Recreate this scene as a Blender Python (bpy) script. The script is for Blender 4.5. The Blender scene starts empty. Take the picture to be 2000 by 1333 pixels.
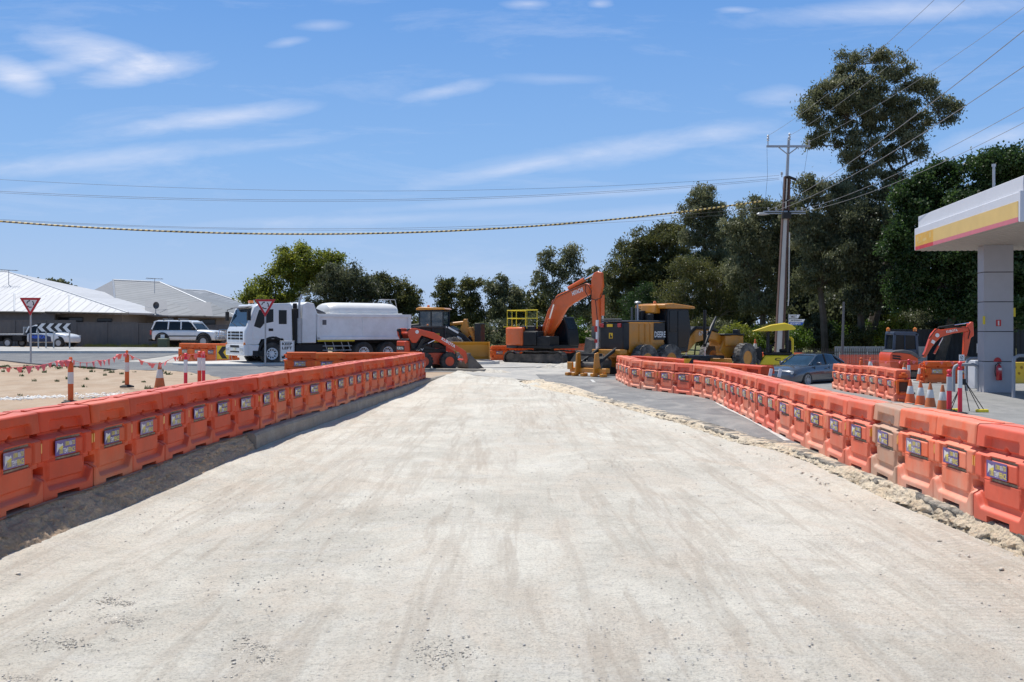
import bpy, math, random
import numpy as np
from mathutils import Vector, Matrix
random.seed(7); rng = np.random.default_rng(11)
R = math.radians
sc = bpy.context.scene; C = sc.collection
F = 1944.0; HZ = 642.0; CZ = 1.85           # focal length in photo pixels, horizon row, eye height

# ---------------------------------------------------------------- camera
cd = bpy.data.cameras.new('camera'); cam = bpy.data.objects.new('camera', cd); C.objects.link(cam)
cam.location = (0, 0, CZ); cam.rotation_euler = (R(90), 0, 0)
cd.sensor_width = 36; cd.lens = 36*F/2000; cd.shift_y = -(666.5-HZ)/2000
cd.clip_end = 3000; cd.clip_start = .05
sc.camera = cam
# ---------------------------------------------------------------- light
SUN_EL, SUN_AZ = R(67), R(-44)              # azimuth measured from +Y towards +X
sv = Vector((math.cos(SUN_EL)*math.sin(SUN_AZ), math.cos(SUN_EL)*math.cos(SUN_AZ), math.sin(SUN_EL)))
sd = bpy.data.lights.new('sun', 'SUN'); so = bpy.data.objects.new('sun', sd); C.objects.link(so)
sd.energy = 4.6; sd.angle = R(.53); sd.color = (1, .955, .89)
so.rotation_euler = sv.to_track_quat('Z', 'Y').to_euler()
sc.view_settings.view_transform = 'Standard'; sc.view_settings.look = 'None'
sc.view_settings.exposure = 0.1; sc.view_settings.gamma = 1
w = bpy.data.worlds.new('World'); sc.world = w; w.use_nodes = True
nt = w.node_tree; nt.nodes.clear()
def N(t, typ, **kw):
    n = t.nodes.new(typ)
    for k, v in kw.items():
        if k.startswith('i'): n.inputs[int(k[1:])].default_value = v
        else: setattr(n, k, v)
    return n
def math_(t, op, a, b=None, clamp=False):
    n = t.nodes.new('ShaderNodeMath'); n.operation = op; n.use_clamp = clamp
    for i, v in enumerate((a, b)):
        if v is None: continue
        if isinstance(v, (int, float)): n.inputs[i].default_value = v
        else: t.links.new(v, n.inputs[i])
    return n.outputs[0]
def ramp(t, src, stops):
    n = t.nodes.new('ShaderNodeValToRGB'); e = n.color_ramp.elements
    while len(e) < len(stops): e.new(.5)
    for q, (p, c) in zip(e, stops):
        q.position = p; q.color = (c, c, c, 1) if isinstance(c, (int, float)) else (*c[:3], 1)
    t.links.new(src, n.inputs[0]); return n.outputs[0]
def mixc(t, f, a, b, mode='MIX'):
    n = t.nodes.new('ShaderNodeMix'); n.data_type = 'RGBA'; n.blend_type = mode
    for s, v in ((0, f), (6, a), (7, b)):
        if isinstance(v, (int, float)): n.inputs[s].default_value = v
        elif isinstance(v, (tuple, list)): n.inputs[s].default_value = (*v[:3], 1)
        else: t.links.new(v, n.inputs[s])
    return n.outputs[2]
sky = N(nt, 'ShaderNodeTexSky'); sky.sky_type = 'NISHITA'; sky.sun_disc = False
sky.sun_elevation = SUN_EL; sky.sun_rotation = SUN_AZ; sky.altitude = 60; sky.air_density = 1.0; sky.dust_density = .6; sky.ozone_density = 2.2
geo = N(nt, 'ShaderNodeTexCoord'); sep = N(nt, 'ShaderNodeSeparateXYZ'); nt.links.new(geo.outputs['Generated'], sep.inputs[0])
yy = math_(nt, 'MAXIMUM', sep.outputs[1], .02)
U = math_(nt, 'DIVIDE', sep.outputs[0], yy); V = math_(nt, 'DIVIDE', sep.outputs[2], yy)
cmb = N(nt, 'ShaderNodeCombineXYZ'); nt.links.new(U, cmb.inputs[0]); nt.links.new(V, cmb.inputs[1])
def stretched(sx, sy, rot, scale, det, rough=.55, dist=0.):
    mp = N(nt, 'ShaderNodeMapping'); mp.inputs['Rotation'].default_value = (0, 0, rot); mp.inputs['Scale'].default_value = (sx, sy, 1)
    nt.links.new(cmb.outputs[0], mp.inputs[0])
    n = N(nt, 'ShaderNodeTexNoise'); n.inputs['Scale'].default_value = scale; n.inputs['Detail'].default_value = det
    n.inputs['Roughness'].default_value = rough; n.inputs['Distortion'].default_value = dist
    nt.links.new(mp.outputs[0], n.inputs['Vector']); return n.outputs[0]
nz = stretched(1, 3.2, R(-9), 7, 6, .6, .6)
warp = math_(nt, 'MULTIPLY', math_(nt, 'SUBTRACT', nz, .5), 1.5)
total = None
def px(x, y): return (x-1000)/F, (HZ-y)/F
for (cx, cy, rx, ry, rot, amp) in ((30,150,75,28,-25,.9),(185,95,130,30,-10,.85),(290,135,120,26,12,.9),(120,128,110,16,10,.5),(415,232,190,20,7,.85),(200,312,330,22,6,.6),
        (520,285,170,12,8,.25),(860,180,100,14,10,.65),(560,84,40,8,8,.5),(635,50,50,10,0,.4),(1080,155,110,10,0,.3),(1200,295,340,24,8,.6),(980,335,190,14,10,.45),(1420,255,120,20,6,.35),
        (1030,8,50,10,0,.7),(1170,8,30,10,0,.8),(1780,20,340,24,3,.8),(1440,20,40,6,0,.5),(1520,188,70,18,3,.5),(1950,270,120,24,10,.75),(1100,385,420,9,4,.4),(1300,415,400,14,3,.3),
        (1530,345,180,10,0,.35),(700,430,460,10,2,.25),(60,370,110,8,5,.2),(1010,530,500,20,0,.15)):
    u0, v0 = px(cx, cy); cr, sr = math.cos(R(rot)), math.sin(R(rot))
    du = math_(nt, 'SUBTRACT', U, u0); dv = math_(nt, 'SUBTRACT', V, v0)
    a = math_(nt, 'DIVIDE', math_(nt, 'ADD', math_(nt, 'MULTIPLY', du, cr), math_(nt, 'MULTIPLY', dv, sr)), rx*1.15/F)
    b = math_(nt, 'DIVIDE', math_(nt, 'SUBTRACT', math_(nt, 'MULTIPLY', dv, cr), math_(nt, 'MULTIPLY', du, sr)), ry*1.25/F)
    r2 = math_(nt, 'ADD', math_(nt, 'MULTIPLY', a, a), math_(nt, 'MULTIPLY', b, b))
    m = math_(nt, 'ADD', math_(nt, 'SUBTRACT', 1.0, math_(nt, 'SQRT', r2)), warp)
    m = math_(nt, 'MULTIPLY', math_(nt, 'SMOOTH_MIN', math_(nt, 'MAXIMUM', m, 0), 1.0), amp*.9)
    total = m if total is None else math_(nt, 'ADD', total, m)
wisp = stretched(1, 6, R(-7), 3.2, 9, .68, .5)
wisp = math_(nt, 'MULTIPLY', math_(nt, 'MAXIMUM', math_(nt, 'SUBTRACT', wisp, .52), 0), 1.3)
tex = stretched(1.2, 5, R(-12), 22, 5, .65, .3)
mask = math_(nt, 'ADD', math_(nt, 'MULTIPLY', total, math_(nt, 'ADD', .45, math_(nt, 'MULTIPLY', tex, .95))), wisp)
mask = math_(nt, 'MULTIPLY', mask, .82, True)
hor = math_(nt, 'MULTIPLY', math_(nt, 'SUBTRACT', 1.0, math_(nt, 'MULTIPLY', math_(nt, 'ABSOLUTE', V), 3.0), True), .22)
grad = ramp(nt, sep.outputs[2], [(0, (.39, .51, .74)), (.05, (.35, .50, .76)), (.16, (.225, .425, .77)), (.32, (.125, .31, .70)), (.45, (.10, .23, .47)), (1, (.075, .155, .32))])
# colour ramps clamp at 1, so the gradient is stored at a tenth and scaled back
sc10 = N(nt, 'ShaderNodeVectorMath', operation='SCALE'); nt.links.new(grad, sc10.inputs[0]); sc10.inputs['Scale'].default_value = 10.
skyc = mixc(nt, .9, sky.outputs[0], sc10.outputs[0])
skyc = mixc(nt, mask, skyc, (7.2, 7.6, 8.9))
bg = N(nt, 'ShaderNodeBackground'); bg.inputs[1].default_value = .105
nt.links.new(skyc, bg.inputs[0]); out = N(nt, 'ShaderNodeOutputWorld'); nt.links.new(bg.outputs[0], out.inputs[0])

# ---------------------------------------------------------------- terrain heights
CP = np.array([(-4.9,10,0),(-3.3,36,-.02),(-5,4,0),(-4.3,22,0),(4.8,10,-.1),(4.7,4,-.08),(5,20,-.15),(5.7,30,-.22),(4,38,-.17),(11.5,30,-.37),(12,38,-.48),(13,42,-.5),(16,34,-.35),(14.5,29,-.37),
  (9,12,-.25),(9,20,-.3),(-9,23,.1),(-9,10,.1),(-14,40,.15),(-20,44,.22),(-27,52,.25),(-12,48,.18),(-15,51,.1),(-28,62,.31),(-30,70,.42),(-20,66,.36),(-20,75,.5),(-40,60,.32),(-40,75,.52),(0,55,-.15),(-5,47,-.1),(5,55,-.2),(5,43,-.2),
  (9,46,-.25),(14,55,-.5),(18,48,-.6),(-6,60,-.1),(4,62,-.3),(20,60,-.6),(0,90,0),(30,90,-.5),(-40,90,.6),(-20,95,.4),(40,30,-.4),(-30,25,.2),(-30,0,.1),(30,0,-.2),(0,150,0),(-80,120,.6),(80,120,-.5)])
def G(x, y):
    x = np.asarray(x, float); y = np.asarray(y, float)
    d2 = (x[..., None]-CP[:, 0])**2 + ((y[..., None]-CP[:, 1])*.8)**2
    wt = 1/(d2+3.0)**2
    return (wt*CP[:, 2]).sum(-1)/wt.sum(-1)
def g(x, y): return float(G(np.array([x]), np.array([y]))[0])
def at(pxx, Y): return (pxx-1000)*Y/F
def zz(py, Y): return CZ - (py-HZ)*Y/F
def sstep(a, b, x):
    t = np.clip((np.asarray(x, float)-a)/(b-a), 0, 1); return t*t*(3-2*t)
rowL = np.array([(-5.02,3.0),(-4.98,6),(-4.95,10),(-4.8,12.4),(-4.76,15.8),(-4.54,18),(-4.46,20.5),(-4.18,22.2),(-3.98,25),(-3.88,28),(-3.6,31),(-3.36,34),(-3.22,37.1)])
rowR = np.array([(4.05,38.9),(4.05,34.3),(5.64,30.2),(5.75,28.4),(5.52,25.2),(5.19,21.6),(5.05,19.6),(4.98,17.7),(4.86,13),(4.8,10),(4.8,5.0)])
def XL(y):   # foot of the left scarp / kerb face
    return np.interp(y, [-10,4,8.9,13.3,16.5,18.3,21.7,26.7,34,41.2,46,60], [-4.78,-4.74,-4.58,-4.42,-4.42,-4.4,-4.14,-3.75,-3.25,-2.44,-2.3,-2.3])
def XR(y):
    return np.interp(y, [-10,4,8.9,10.5,12.2,15.1,17,18.6,21.7,25.5,30.2,35.8,38,40,60], [4.6,4.6,4.55,4.5,4.45,4.55,4.37,3.91,3.63,2.89,2.13,.46,.1,1.6,1.6])
def XRtop(y):
    return np.interp(y, [-10,4,9,13,15.4,17,18.2,20.7,25.5,27.8,35.8,37.5,60], [4.95,4.95,4.86,4.78,4.76,4.7,4.2,3.95,3.2,2.76,1.55,.9,.5])
def zroad(x, y):
    t = sstep(30, 42.5, y)
    return -.29*(1-t) + G(x, y)*t

# ---------------------------------------------------------------- helpers
MATS = {}
def M(name, col, rough=.55, metal=0., var=.12, scale=3., bump=0., bscale=60., dirt=None, dscale=1.5, coat=0., emit=None, trans=0., rnd=0., fine=0.):
    if name in MATS: return MATS[name]
    m = bpy.data.materials.new(name); m.use_nodes = True; t = m.node_tree
    b = t.nodes['Principled BSDF']
    tc = N(t, 'ShaderNodeTexCoord')
    n = N(t, 'ShaderNodeTexNoise'); n.inputs['Scale'].default_value = scale; n.inputs['Detail'].default_value = 6; n.inputs['Roughness'].default_value = .65
    t.links.new(tc.outputs['Object'], n.inputs['Vector'])
    f = ramp(t, n.outputs[0], [(.3, 0.), (.7, 1.)])
    c = mixc(t, f, tuple(v*(1-var) for v in col), tuple(min(1, v*(1+var)) for v in col))
    if fine:
        n3 = N(t, 'ShaderNodeTexNoise'); n3.inputs['Scale'].default_value = bscale*1.7; n3.inputs['Detail'].default_value = 3
        t.links.new(tc.outputs['Object'], n3.inputs['Vector'])
        f3 = ramp(t, n3.outputs[0], [(.35, 1-fine), (.65, 1+0*fine)]); c = mixc(t, 1., c, f3, 'MULTIPLY')
    if dirt:
        n2 = N(t, 'ShaderNodeTexNoise'); n2.inputs['Scale'].default_value = dscale; n2.inputs['Detail'].default_value = 8; n2.inputs['Roughness'].default_value = .7
        t.links.new(tc.outputs['Object'], n2.inputs['Vector'])
        f2 = ramp(t, n2.outputs[0], [(.42, 0.), (.75, dirt[3])]); c = mixc(t, f2, c, dirt[:3])
    if rnd:
        oi = N(t, 'ShaderNodeObjectInfo'); hs = N(t, 'ShaderNodeHueSaturation')
        t.links.new(math_(t, 'ADD', 1-rnd/2, math_(t, 'MULTIPLY', oi.outputs['Random'], rnd)), hs.inputs['Value'])
        t.links.new(c, hs.inputs['Color']); c = hs.outputs[0]
    t.links.new(c, b.inputs['Base Color'])
    b.inputs['Roughness'].default_value = rough; b.inputs['Metallic'].default_value = metal; b.inputs['Coat Weight'].default_value = coat
    if emit: b.inputs['Emission Color'].default_value = (*emit, 1); b.inputs['Emission Strength'].default_value = 1
    if trans: b.inputs['Transmission Weight'].default_value = trans
    if bump:
        n4 = N(t, 'ShaderNodeTexNoise'); n4.inputs['Scale'].default_value = bscale; n4.inputs['Detail'].default_value = 5
        t.links.new(tc.outputs['Object'], n4.inputs['Vector'])
        bp = N(t, 'ShaderNodeBump'); bp.inputs['Strength'].default_value = min(1, bump); bp.inputs['Distance'].default_value = .02
        t.links.new(n4.outputs[0], bp.inputs['Height']); t.links.new(bp.outputs[0], b.inputs['Normal'])
    MATS[name] = m; return m
def tag(o, label=None, cat=None, group=None, kind=None):
    if label: o['label'] = label
    if cat: o['category'] = cat
    if group: o['group'] = group
    if kind: o['kind'] = kind
    return o
def link(o, parent=None):
    C.objects.link(o)
    if parent is not None: o.parent = parent
    return o
def empty(name, loc=(0,0,0), rz=0., s=1.):
    o = bpy.data.objects.new(name, None); C.objects.link(o); o.location = loc; o.rotation_euler = (0, 0, rz); o.scale = (s, s, s)
    o.empty_display_size = .2; return o
def thing(name, label, cat, loc=(0,0,0), rz=0., group=None, s=1.):
    return tag(empty(name, loc, rz, s), label, cat, group)
def copy_tree(o, parent=None):
    c = o.copy(); C.objects.link(c); c.parent = parent
    for ch in list(o.children): copy_tree(ch, c)
    return c
def npmesh(name, v, f, k=4):
    me = bpy.data.meshes.new(name); v = np.asarray(v, np.float32); f = np.asarray(f, np.int32).reshape(-1)
    me.vertices.add(len(v)); me.vertices.foreach_set('co', v.reshape(-1))
    nf = len(f)//k
    me.loops.add(len(f)); me.loops.foreach_set('vertex_index', f)
    me.polygons.add(nf); me.polygons.foreach_set('loop_start', np.arange(nf, dtype=np.int32)*k)
    me.update(calc_edges=True); me.validate(); return me
def gridfaces(nu, nv):
    i = np.arange(nu-1)[:, None]*nv+np.arange(nv-1)[None, :]
    return np.stack([i, i+nv, i+nv+1, i+1], -1).reshape(-1, 4)
class MB:
    def __init__(s): s.v = []; s.f = []
    def add(s, vs, fs):
        b = len(s.v); s.v += [tuple(p) for p in vs]; s.f += [tuple(b+i for i in f) for f in fs]; return s
    def box(s, x, y, z, sx, sy, sz, rz=0., ry=0., rx=0.):
        m = Matrix.Translation((x, y, z)) @ Matrix.Rotation(rz, 4, 'Z') @ Matrix.Rotation(ry, 4, 'Y') @ Matrix.Rotation(rx, 4, 'X')
        vs = [m @ Vector((a*sx/2, b*sy/2, c*sz/2)) for a in (-1, 1) for b in (-1, 1) for c in (-1, 1)]
        return s.add(vs, [(0,1,3,2),(4,6,7,5),(0,4,5,1),(2,3,7,6),(0,2,6,4),(1,5,7,3)])
    def bx(s, x0, x1, y0, y1, z0, z1): return s.box((x0+x1)/2, (y0+y1)/2, (z0+z1)/2, x1-x0, y1-y0, z1-z0)
    def prism(s, pts, y0, y1):       # polygon in x-z, extruded along y
        n = len(pts); ar = sum(pts[i][0]*pts[(i+1) % n][1]-pts[(i+1) % n][0]*pts[i][1] for i in range(n))
        if ar < 0: pts = pts[::-1]
        vs = [(p[0], y0, p[1]) for p in pts]+[(p[0], y1, p[1]) for p in pts]
        return s.add(vs, [tuple(range(n)), tuple(range(2*n-1, n-1, -1))]+[(i, i+n, (i+1) % n+n, (i+1) % n) for i in range(n)])
    def plate(s, pts, z0, z1):       # polygon in x-y, extruded along z
        n = len(pts); ar = sum(pts[i][0]*pts[(i+1) % n][1]-pts[(i+1) % n][0]*pts[i][1] for i in range(n))
        if ar < 0: pts = pts[::-1]
        vs = [(p[0], p[1], z0) for p in pts]+[(p[0], p[1], z1) for p in pts]
        return s.add(vs, [tuple(range(n-1, -1, -1)), tuple(range(n, 2*n))]+[(i, (i+1) % n, (i+1) % n+n, i+n) for i in range(n)])
    def xprism(s, pts, x0, x1):      # polygon in y-z, extruded along x
        n = len(pts); ar = sum(pts[i][0]*pts[(i+1) % n][1]-pts[(i+1) % n][0]*pts[i][1] for i in range(n))
        if ar < 0: pts = pts[::-1]
        vs = [(x0, p[0], p[1]) for p in pts]+[(x1, p[0], p[1]) for p in pts]
        return s.add(vs, [tuple(range(n-1, -1, -1)), tuple(range(n, 2*n))]+[(i, (i+1) % n, (i+1) % n+n, i+n) for i in range(n)])
    def cyl(s, p0, p1, r0, r1=None, n=14, cap=True):
        r1 = r0 if r1 is None else r1; p0, p1 = Vector(p0), Vector(p1); d = (p1-p0).normalized()
        a = d.orthogonal().normalized(); b = d.cross(a); vs = []
        for p, r in ((p0, r0), (p1, r1)):
            vs += [p+(a*math.cos(2*math.pi*i/n)+b*math.sin(2*math.pi*i/n))*r for i in range(n)]
        fs = [(i, (i+1) % n, (i+1) % n+n, i+n) for i in range(n)]
        if cap: fs += [tuple(range(n-1, -1, -1)), tuple(range(n, 2*n))]
        return s.add(vs, fs)
    def tube(s, pts, r, n=8, cap=True):
        pts = [Vector(p) for p in pts]; rs = r if isinstance(r, (list, tuple)) else [r]*len(pts)
        a = None; vs = []
        for k, p in enumerate(pts):
            d = (pts[min(k+1, len(pts)-1)]-pts[max(k-1, 0)]).normalized()
            a = d.orthogonal().normalized() if a is None else (a-d*a.dot(d)).normalized()
            b = d.cross(a); vs += [p+(a*math.cos(2*math.pi*i/n)+b*math.sin(2*math.pi*i/n))*rs[k] for i in range(n)]
        fs = [(k*n+i, k*n+(i+1) % n, (k+1)*n+(i+1) % n, (k+1)*n+i) for k in range(len(pts)-1) for i in range(n)]
        if cap: fs += [tuple(range(n-1, -1, -1)), tuple(range((len(pts)-1)*n, len(pts)*n))]
        return s.add(vs, fs)
    def lathe(s, prof, c=(0,0,0), axis='z', n=20, cap=True):
        vs = []
        for r, h in prof:
            for i in range(n):
                a = 2*math.pi*i/n; u, v = r*math.cos(a), r*math.sin(a)
                p = (u, v, h) if axis == 'z' else ((u, h, v) if axis == 'y' else (h, u, v))
                vs.append((p[0]+c[0], p[1]+c[1], p[2]+c[2]))
        fs = [(k*n+i, k*n+(i+1) % n, (k+1)*n+(i+1) % n, (k+1)*n+i) for k in range(len(prof)-1) for i in range(n)]
        if cap and prof[0][0] > 1e-4: fs.append(tuple(range(n-1, -1, -1)))
        if cap and prof[-1][0] > 1e-4: fs.append(tuple(range((len(prof)-1)*n, len(prof)*n)))
        return s.add(vs, fs)
    def loft(s, secs, closed=True, cap=True):
        n = len(secs[0]); vs = [p for q in secs for p in q]; m = n if closed else n-1
        fs = [(k*n+i, k*n+(i+1) % n, (k+1)*n+(i+1) % n, (k+1)*n+i) for k in range(len(secs)-1) for i in range(m)]
        if cap: fs += [tuple(range(n-1, -1, -1)), tuple(range((len(secs)-1)*n, len(secs)*n))]
        return s.add(vs, fs)
    def build(s, name, mat, parent=None, bevel=0., smooth=True, seg=2, fix=True):
        me = bpy.data.meshes.new(name); me.from_pydata([tuple(p) for p in s.v], [], s.f)
        if fix:
            import bmesh
            bm = bmesh.new(); bm.from_mesh(me); bmesh.ops.recalc_face_normals(bm, faces=bm.faces); bm.to_mesh(me); bm.free()
        me.materials.append(mat)
        if smooth:
            for p in me.polygons: p.use_smooth = True
            me.set_sharp_from_angle(angle=R(34))
        o = bpy.data.objects.new(name, me); link(o, parent)
        if bevel:
            b = o.modifiers.new('bevel', 'BEVEL'); b.width = bevel; b.segments = seg; b.limit_method = 'ANGLE'; b.angle_limit = R(35)
        return o
def text_geo(txt, bold=.0):
    cu = bpy.data.curves.new('lettering', 'FONT'); cu.body = txt; cu.align_x = 'LEFT'; cu.resolution_u = 2; cu.offset = bold
    o = bpy.data.objects.new('lettering_tmp', cu); C.objects.link(o); dg = bpy.context.evaluated_depsgraph_get(); dg.update()
    me = bpy.data.meshes.new_from_object(o.evaluated_get(dg)); bpy.data.objects.remove(o); bpy.data.curves.remove(cu)
    v = np.array([tuple(p.co) for p in me.vertices]); f = [tuple(p.vertices) for p in me.polygons]; bpy.data.meshes.remove(me)
    v[:, 0] -= v[:, 0].min(); v[:, 1] -= v[:, 1].min(); v[:, 0] /= v[:, 0].max(); v[:, 1] /= v[:, 1].max(); return v, f
def text(mb, txt, o, right, up, wdt, hgt, bold=.03):   # o: lower left corner
    v, f = text_geo(txt, bold); o, right, up = Vector(o), Vector(right).normalized(), Vector(up).normalized()
    mb.add([o+right*float(p[0]*wdt)+up*float(p[1]*hgt) for p in v], f)
def flat(mb, pts3): mb.add(pts3, [tuple(range(len(pts3)))])
# ================================================================ ground sheets
def ground_mat(name, cols, kind):
    m = bpy.data.materials.new(name); m.use_nodes = True; t = m.node_tree; b = t.nodes['Principled BSDF']
    tc = N(t, 'ShaderNodeTexCoord'); P = tc.outputs['Object']
    def nz(scale, det=8, rough=.6, st=(1, 1, 1), off=0., rot=0., dist=0.):
        mp = N(t, 'ShaderNodeMapping'); mp.inputs['Scale'].default_value = st; mp.inputs['Location'].default_value = (off, off, 0); mp.inputs['Rotation'].default_value = (0, 0, rot)
        t.links.new(P, mp.inputs[0]); n = N(t, 'ShaderNodeTexNoise'); n.inputs['Scale'].default_value = scale
        n.inputs['Detail'].default_value = det; n.inputs['Roughness'].default_value = rough; n.inputs['Distortion'].default_value = dist
        t.links.new(mp.outputs[0], n.inputs['Vector']); return n.outputs[0]
    a, bb, cc, dd = cols
    c = mixc(t, ramp(t, nz(.55, 9, .62, (1, .8, 1), 3, .35, .9), [(.40, 0.), (.60, 1.)]), a, bb)
    c = mixc(t, ramp(t, nz(.7, 9, .66, (1.2, .6, 1), 9, -.3, 1.2), [(.46, 0.), (.62, .9)]), c, cc)
    c = mixc(t, ramp(t, nz(1.9, 10, .78, (1, .9, 1), 21, .3, .5), [(.54, 0.), (.70, .6)]), c, dd)
    if kind == 'dirt':
        c = mixc(t, ramp(t, nz(1.1, 8, .7, (.7, 2.2, 1), 33, .15, .6), [(.55, 0.), (.66, .5)]), c, (.66, .635, .575))
        c = mixc(t, ramp(t, nz(5, 9, .8, (.5, 1.8, 1), 61, .1, .4), [(.60, 0.), (.72, .55)]), c, (.36, .325, .27))
    fine = ramp(t, nz(38, 6, .75), [(.28, .52 if kind == 'dirt' else .8), (.5, 1.), (.75, 1.06)])
    c = mixc(t, 1., c, fine, 'MULTIPLY')
    if kind == 'dirt': c = mixc(t, 1., c, ramp(t, nz(9, 9, .8, (.8, 1.2, 1), 71), [(.30, .70), (.48, .98), (.7, 1.)]), 'MULTIPLY')
    if kind == 'dirt':
        for ang, off, wd in ((.05, 1.3, 1.0), (-.13, 7.7, .8), (.2, 3.1, .5)):   # faint wheel tracks along the carriageway
            s = nz(2.6, 4, .6, (1, .07, 1), off, ang, .15)
            c = mixc(t, ramp(t, s, [(.56, 0.), (.59, .3*wd), (.63, .4*wd), (.66, 0.)]), c, (.42, .36, .29))
            c = mixc(t, ramp(t, nz(3.1, 4, .6, (1, .08, 1), off+4, ang, .15), [(.58, 0.), (.62, .22*wd), (.66, 0.)]), c, (.70, .66, .59))
        # cleat marks
        wv = N(t, 'ShaderNodeTexWave'); wv.bands_direction = 'Y'; wv.inputs['Scale'].default_value = 3.2; wv.inputs['Distortion'].default_value = 2.; wv.inputs['Detail'].default_value = 3
        t.links.new(P, wv.inputs['Vector'])
        msk = ramp(t, nz(.8, 4, .5, (1.4, .3, 1), 41), [(.56, 0.), (.66, .3)])
        c = mixc(t, math_(t, 'MULTIPLY', ramp(t, wv.outputs['Fac'], [(.5, 0.), (.9, 1.)]), msk), c, (.40, .36, .30))
        vo = N(t, 'ShaderNodeTexVoronoi'); vo.inputs['Scale'].default_value = 45; t.links.new(P, vo.inputs['Vector'])
        pm = ramp(t, nz(.7, 5, .7, (1, 1, 1), 55), [(.52, 0.), (.66, 1.)])
        c = mixc(t, math_(t, 'MULTIPLY', ramp(t, vo.outputs['Distance'], [(.2, .6), (.36, 0.)]), pm), c, (.30, .27, .24))
    if kind == 'asphalt':
        vo = N(t, 'ShaderNodeTexVoronoi'); vo.inputs['Scale'].default_value = 70; t.links.new(P, vo.inputs['Vector'])
        c = mixc(t, ramp(t, vo.outputs['Distance'], [(.15, .35), (.4, 0.)]), c, (.38, .37, .35))
    t.links.new(c, b.inputs['Base Color']); b.inputs['Roughness'].default_value = .93; b.inputs['Specular IOR Level'].default_value = .2
    h = math_(t, 'ADD', math_(t, 'MULTIPLY', nz(9, 8, .7), 1.2), math_(t, 'MULTIPLY', nz(55, 5, .75), .5))
    bp = N(t, 'ShaderNodeBump'); bp.inputs['Strength'].default_value = 1. if kind == 'dirt' else .35; bp.inputs['Distance'].default_value = .03
    t.links.new(h, bp.inputs['Height']); t.links.new(bp.outputs[0], b.inputs['Normal'])
    MATS[name] = m; return m
m_dirt = ground_mat('limestone_rubble', [(.73,.69,.595), (.59,.555,.475), (.66,.59,.49), (.46,.425,.355)], 'dirt')
m_asph = ground_mat('dusty_asphalt', [(.19,.19,.19), (.25,.248,.24), (.33,.32,.30), (.14,.14,.14)], 'asphalt')
m_asph2 = ground_mat('grey_asphalt', [(.155,.158,.165), (.18,.183,.188), (.22,.22,.215), (.13,.13,.135)], 'asphalt')
m_dusty = ground_mat('dust_covered_asphalt', [(.37,.36,.34), (.46,.44,.40), (.52,.49,.44), (.25,.25,.24)], 'asphalt')
m_sand = ground_mat('sandy_soil', [(.43,.32,.225), (.37,.275,.195), (.46,.365,.27), (.30,.23,.17)], 'sand')
m_conc = ground_mat('concrete_paving', [(.42,.41,.385), (.37,.362,.34), (.47,.455,.43), (.31,.30,.285)], 'asphalt')
m_forec = ground_mat('forecourt_concrete', [(.26,.26,.25), (.235,.235,.228), (.30,.295,.285), (.19,.19,.187)], 'asphalt')
m_white = M('white_concrete', (.62,.60,.56), .85, var=.1, scale=2, bump=.3, dirt=(.4,.36,.3,.6))

def pnoise(x, y, sc, seed=0):      # cheap smooth value noise
    r = np.random.default_rng(seed).random((64, 64)); x = x*sc; y = y*sc
    i, j = np.floor(x).astype(int), np.floor(y).astype(int); fx, fy = x-i, y-j; fx = fx*fx*(3-2*fx); fy = fy*fy*(3-2*fy)
    q = lambda a, b: r[a % 64, b % 64]
    return (q(i, j)*(1-fx)+q(i+1, j)*fx)*(1-fy)+(q(i, j+1)*(1-fx)+q(i+1, j+1)*fx)*fy
def fbm(x, y, sc, o=4, seed=0): return sum(pnoise(x, y, sc*2**k, seed+k)/2**k for k in range(o))/sum(1/2**k for k in range(o))-.5

def sheet(name, xs, ys, zf, mat, smooth=True):
    X, Y = np.meshgrid(xs, ys, indexing='ij'); Z = zf(X, Y)
    me = npmesh(name, np.stack([X, Y, Z], -1).reshape(-1, 3), gridfaces(len(xs), len(ys))); me.materials.append(mat)
    me.polygons.foreach_set('use_smooth', np.ones(len(me.polygons), bool))
    return tag(link(bpy.data.objects.new(name, me)), kind='structure')
# base sheet to the horizon
gx = np.concatenate([-np.geomspace(900, 62, 22), np.arange(-60, 61, 1.), np.geomspace(62, 900, 22)])
gy = np.concatenate([-np.geomspace(300, 12, 12), np.arange(-10, 96, 1.), np.geomspace(98, 1500, 26)])
def base_z(X, Y):
    m = sstep(-1.6, .0, X-XL(Y)+.6)*(1-sstep(0, 1.6, X-XR(Y)-.6))*(1-sstep(46, 49, Y))
    m2 = ((X > XL(Y)-3.2) & (X < XR(Y)+3.2) & (Y < 49)).astype(float)
    return G(X, Y)-.03-.6*np.maximum(m, m2)
def base_z2(X, Y): return base_z(X, Y)+.0
sheet('ground', gx, gy, base_z2, m_sand)
# excavated carriageway between the scarps
ny = np.concatenate([np.arange(-10, 4, .5), np.geomspace(4, 50, 420)]); nu = np.linspace(0, 1, 230)
Yg, Ug = np.meshgrid(ny, nu, indexing='ij')
Xg = XL(Yg)-.12+(XR(Yg)+.12-XL(Yg)+.12)*Ug
Zg = zroad(Xg, Yg)+.035*fbm(Xg, Yg*.6, .35, 4, 3)+.016*fbm(Xg, Yg*.35, 2.2, 3, 9)+.022*fbm(Xg, Yg, 7, 3, 17)*np.clip(fbm(Xg, Yg, .5, 3, 31)*5, 0.1, 1)
Zg += .05*(1-sstep(0, .5, Xg-XL(Yg)))+.05*(1-sstep(0, .35, XR(Yg)-Xg))*(1-sstep(30, 40, Yg))
me = npmesh('dirt_road', np.stack([Xg, Yg, Zg], -1).reshape(-1, 3), gridfaces(len(ny), len(nu))[:, ::-1]); me.materials.append(m_dirt)
me.polygons.foreach_set('use_smooth', np.ones(len(me.polygons), bool))
tag(link(bpy.data.objects.new('dirt_road', me)), kind='structure')

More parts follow.
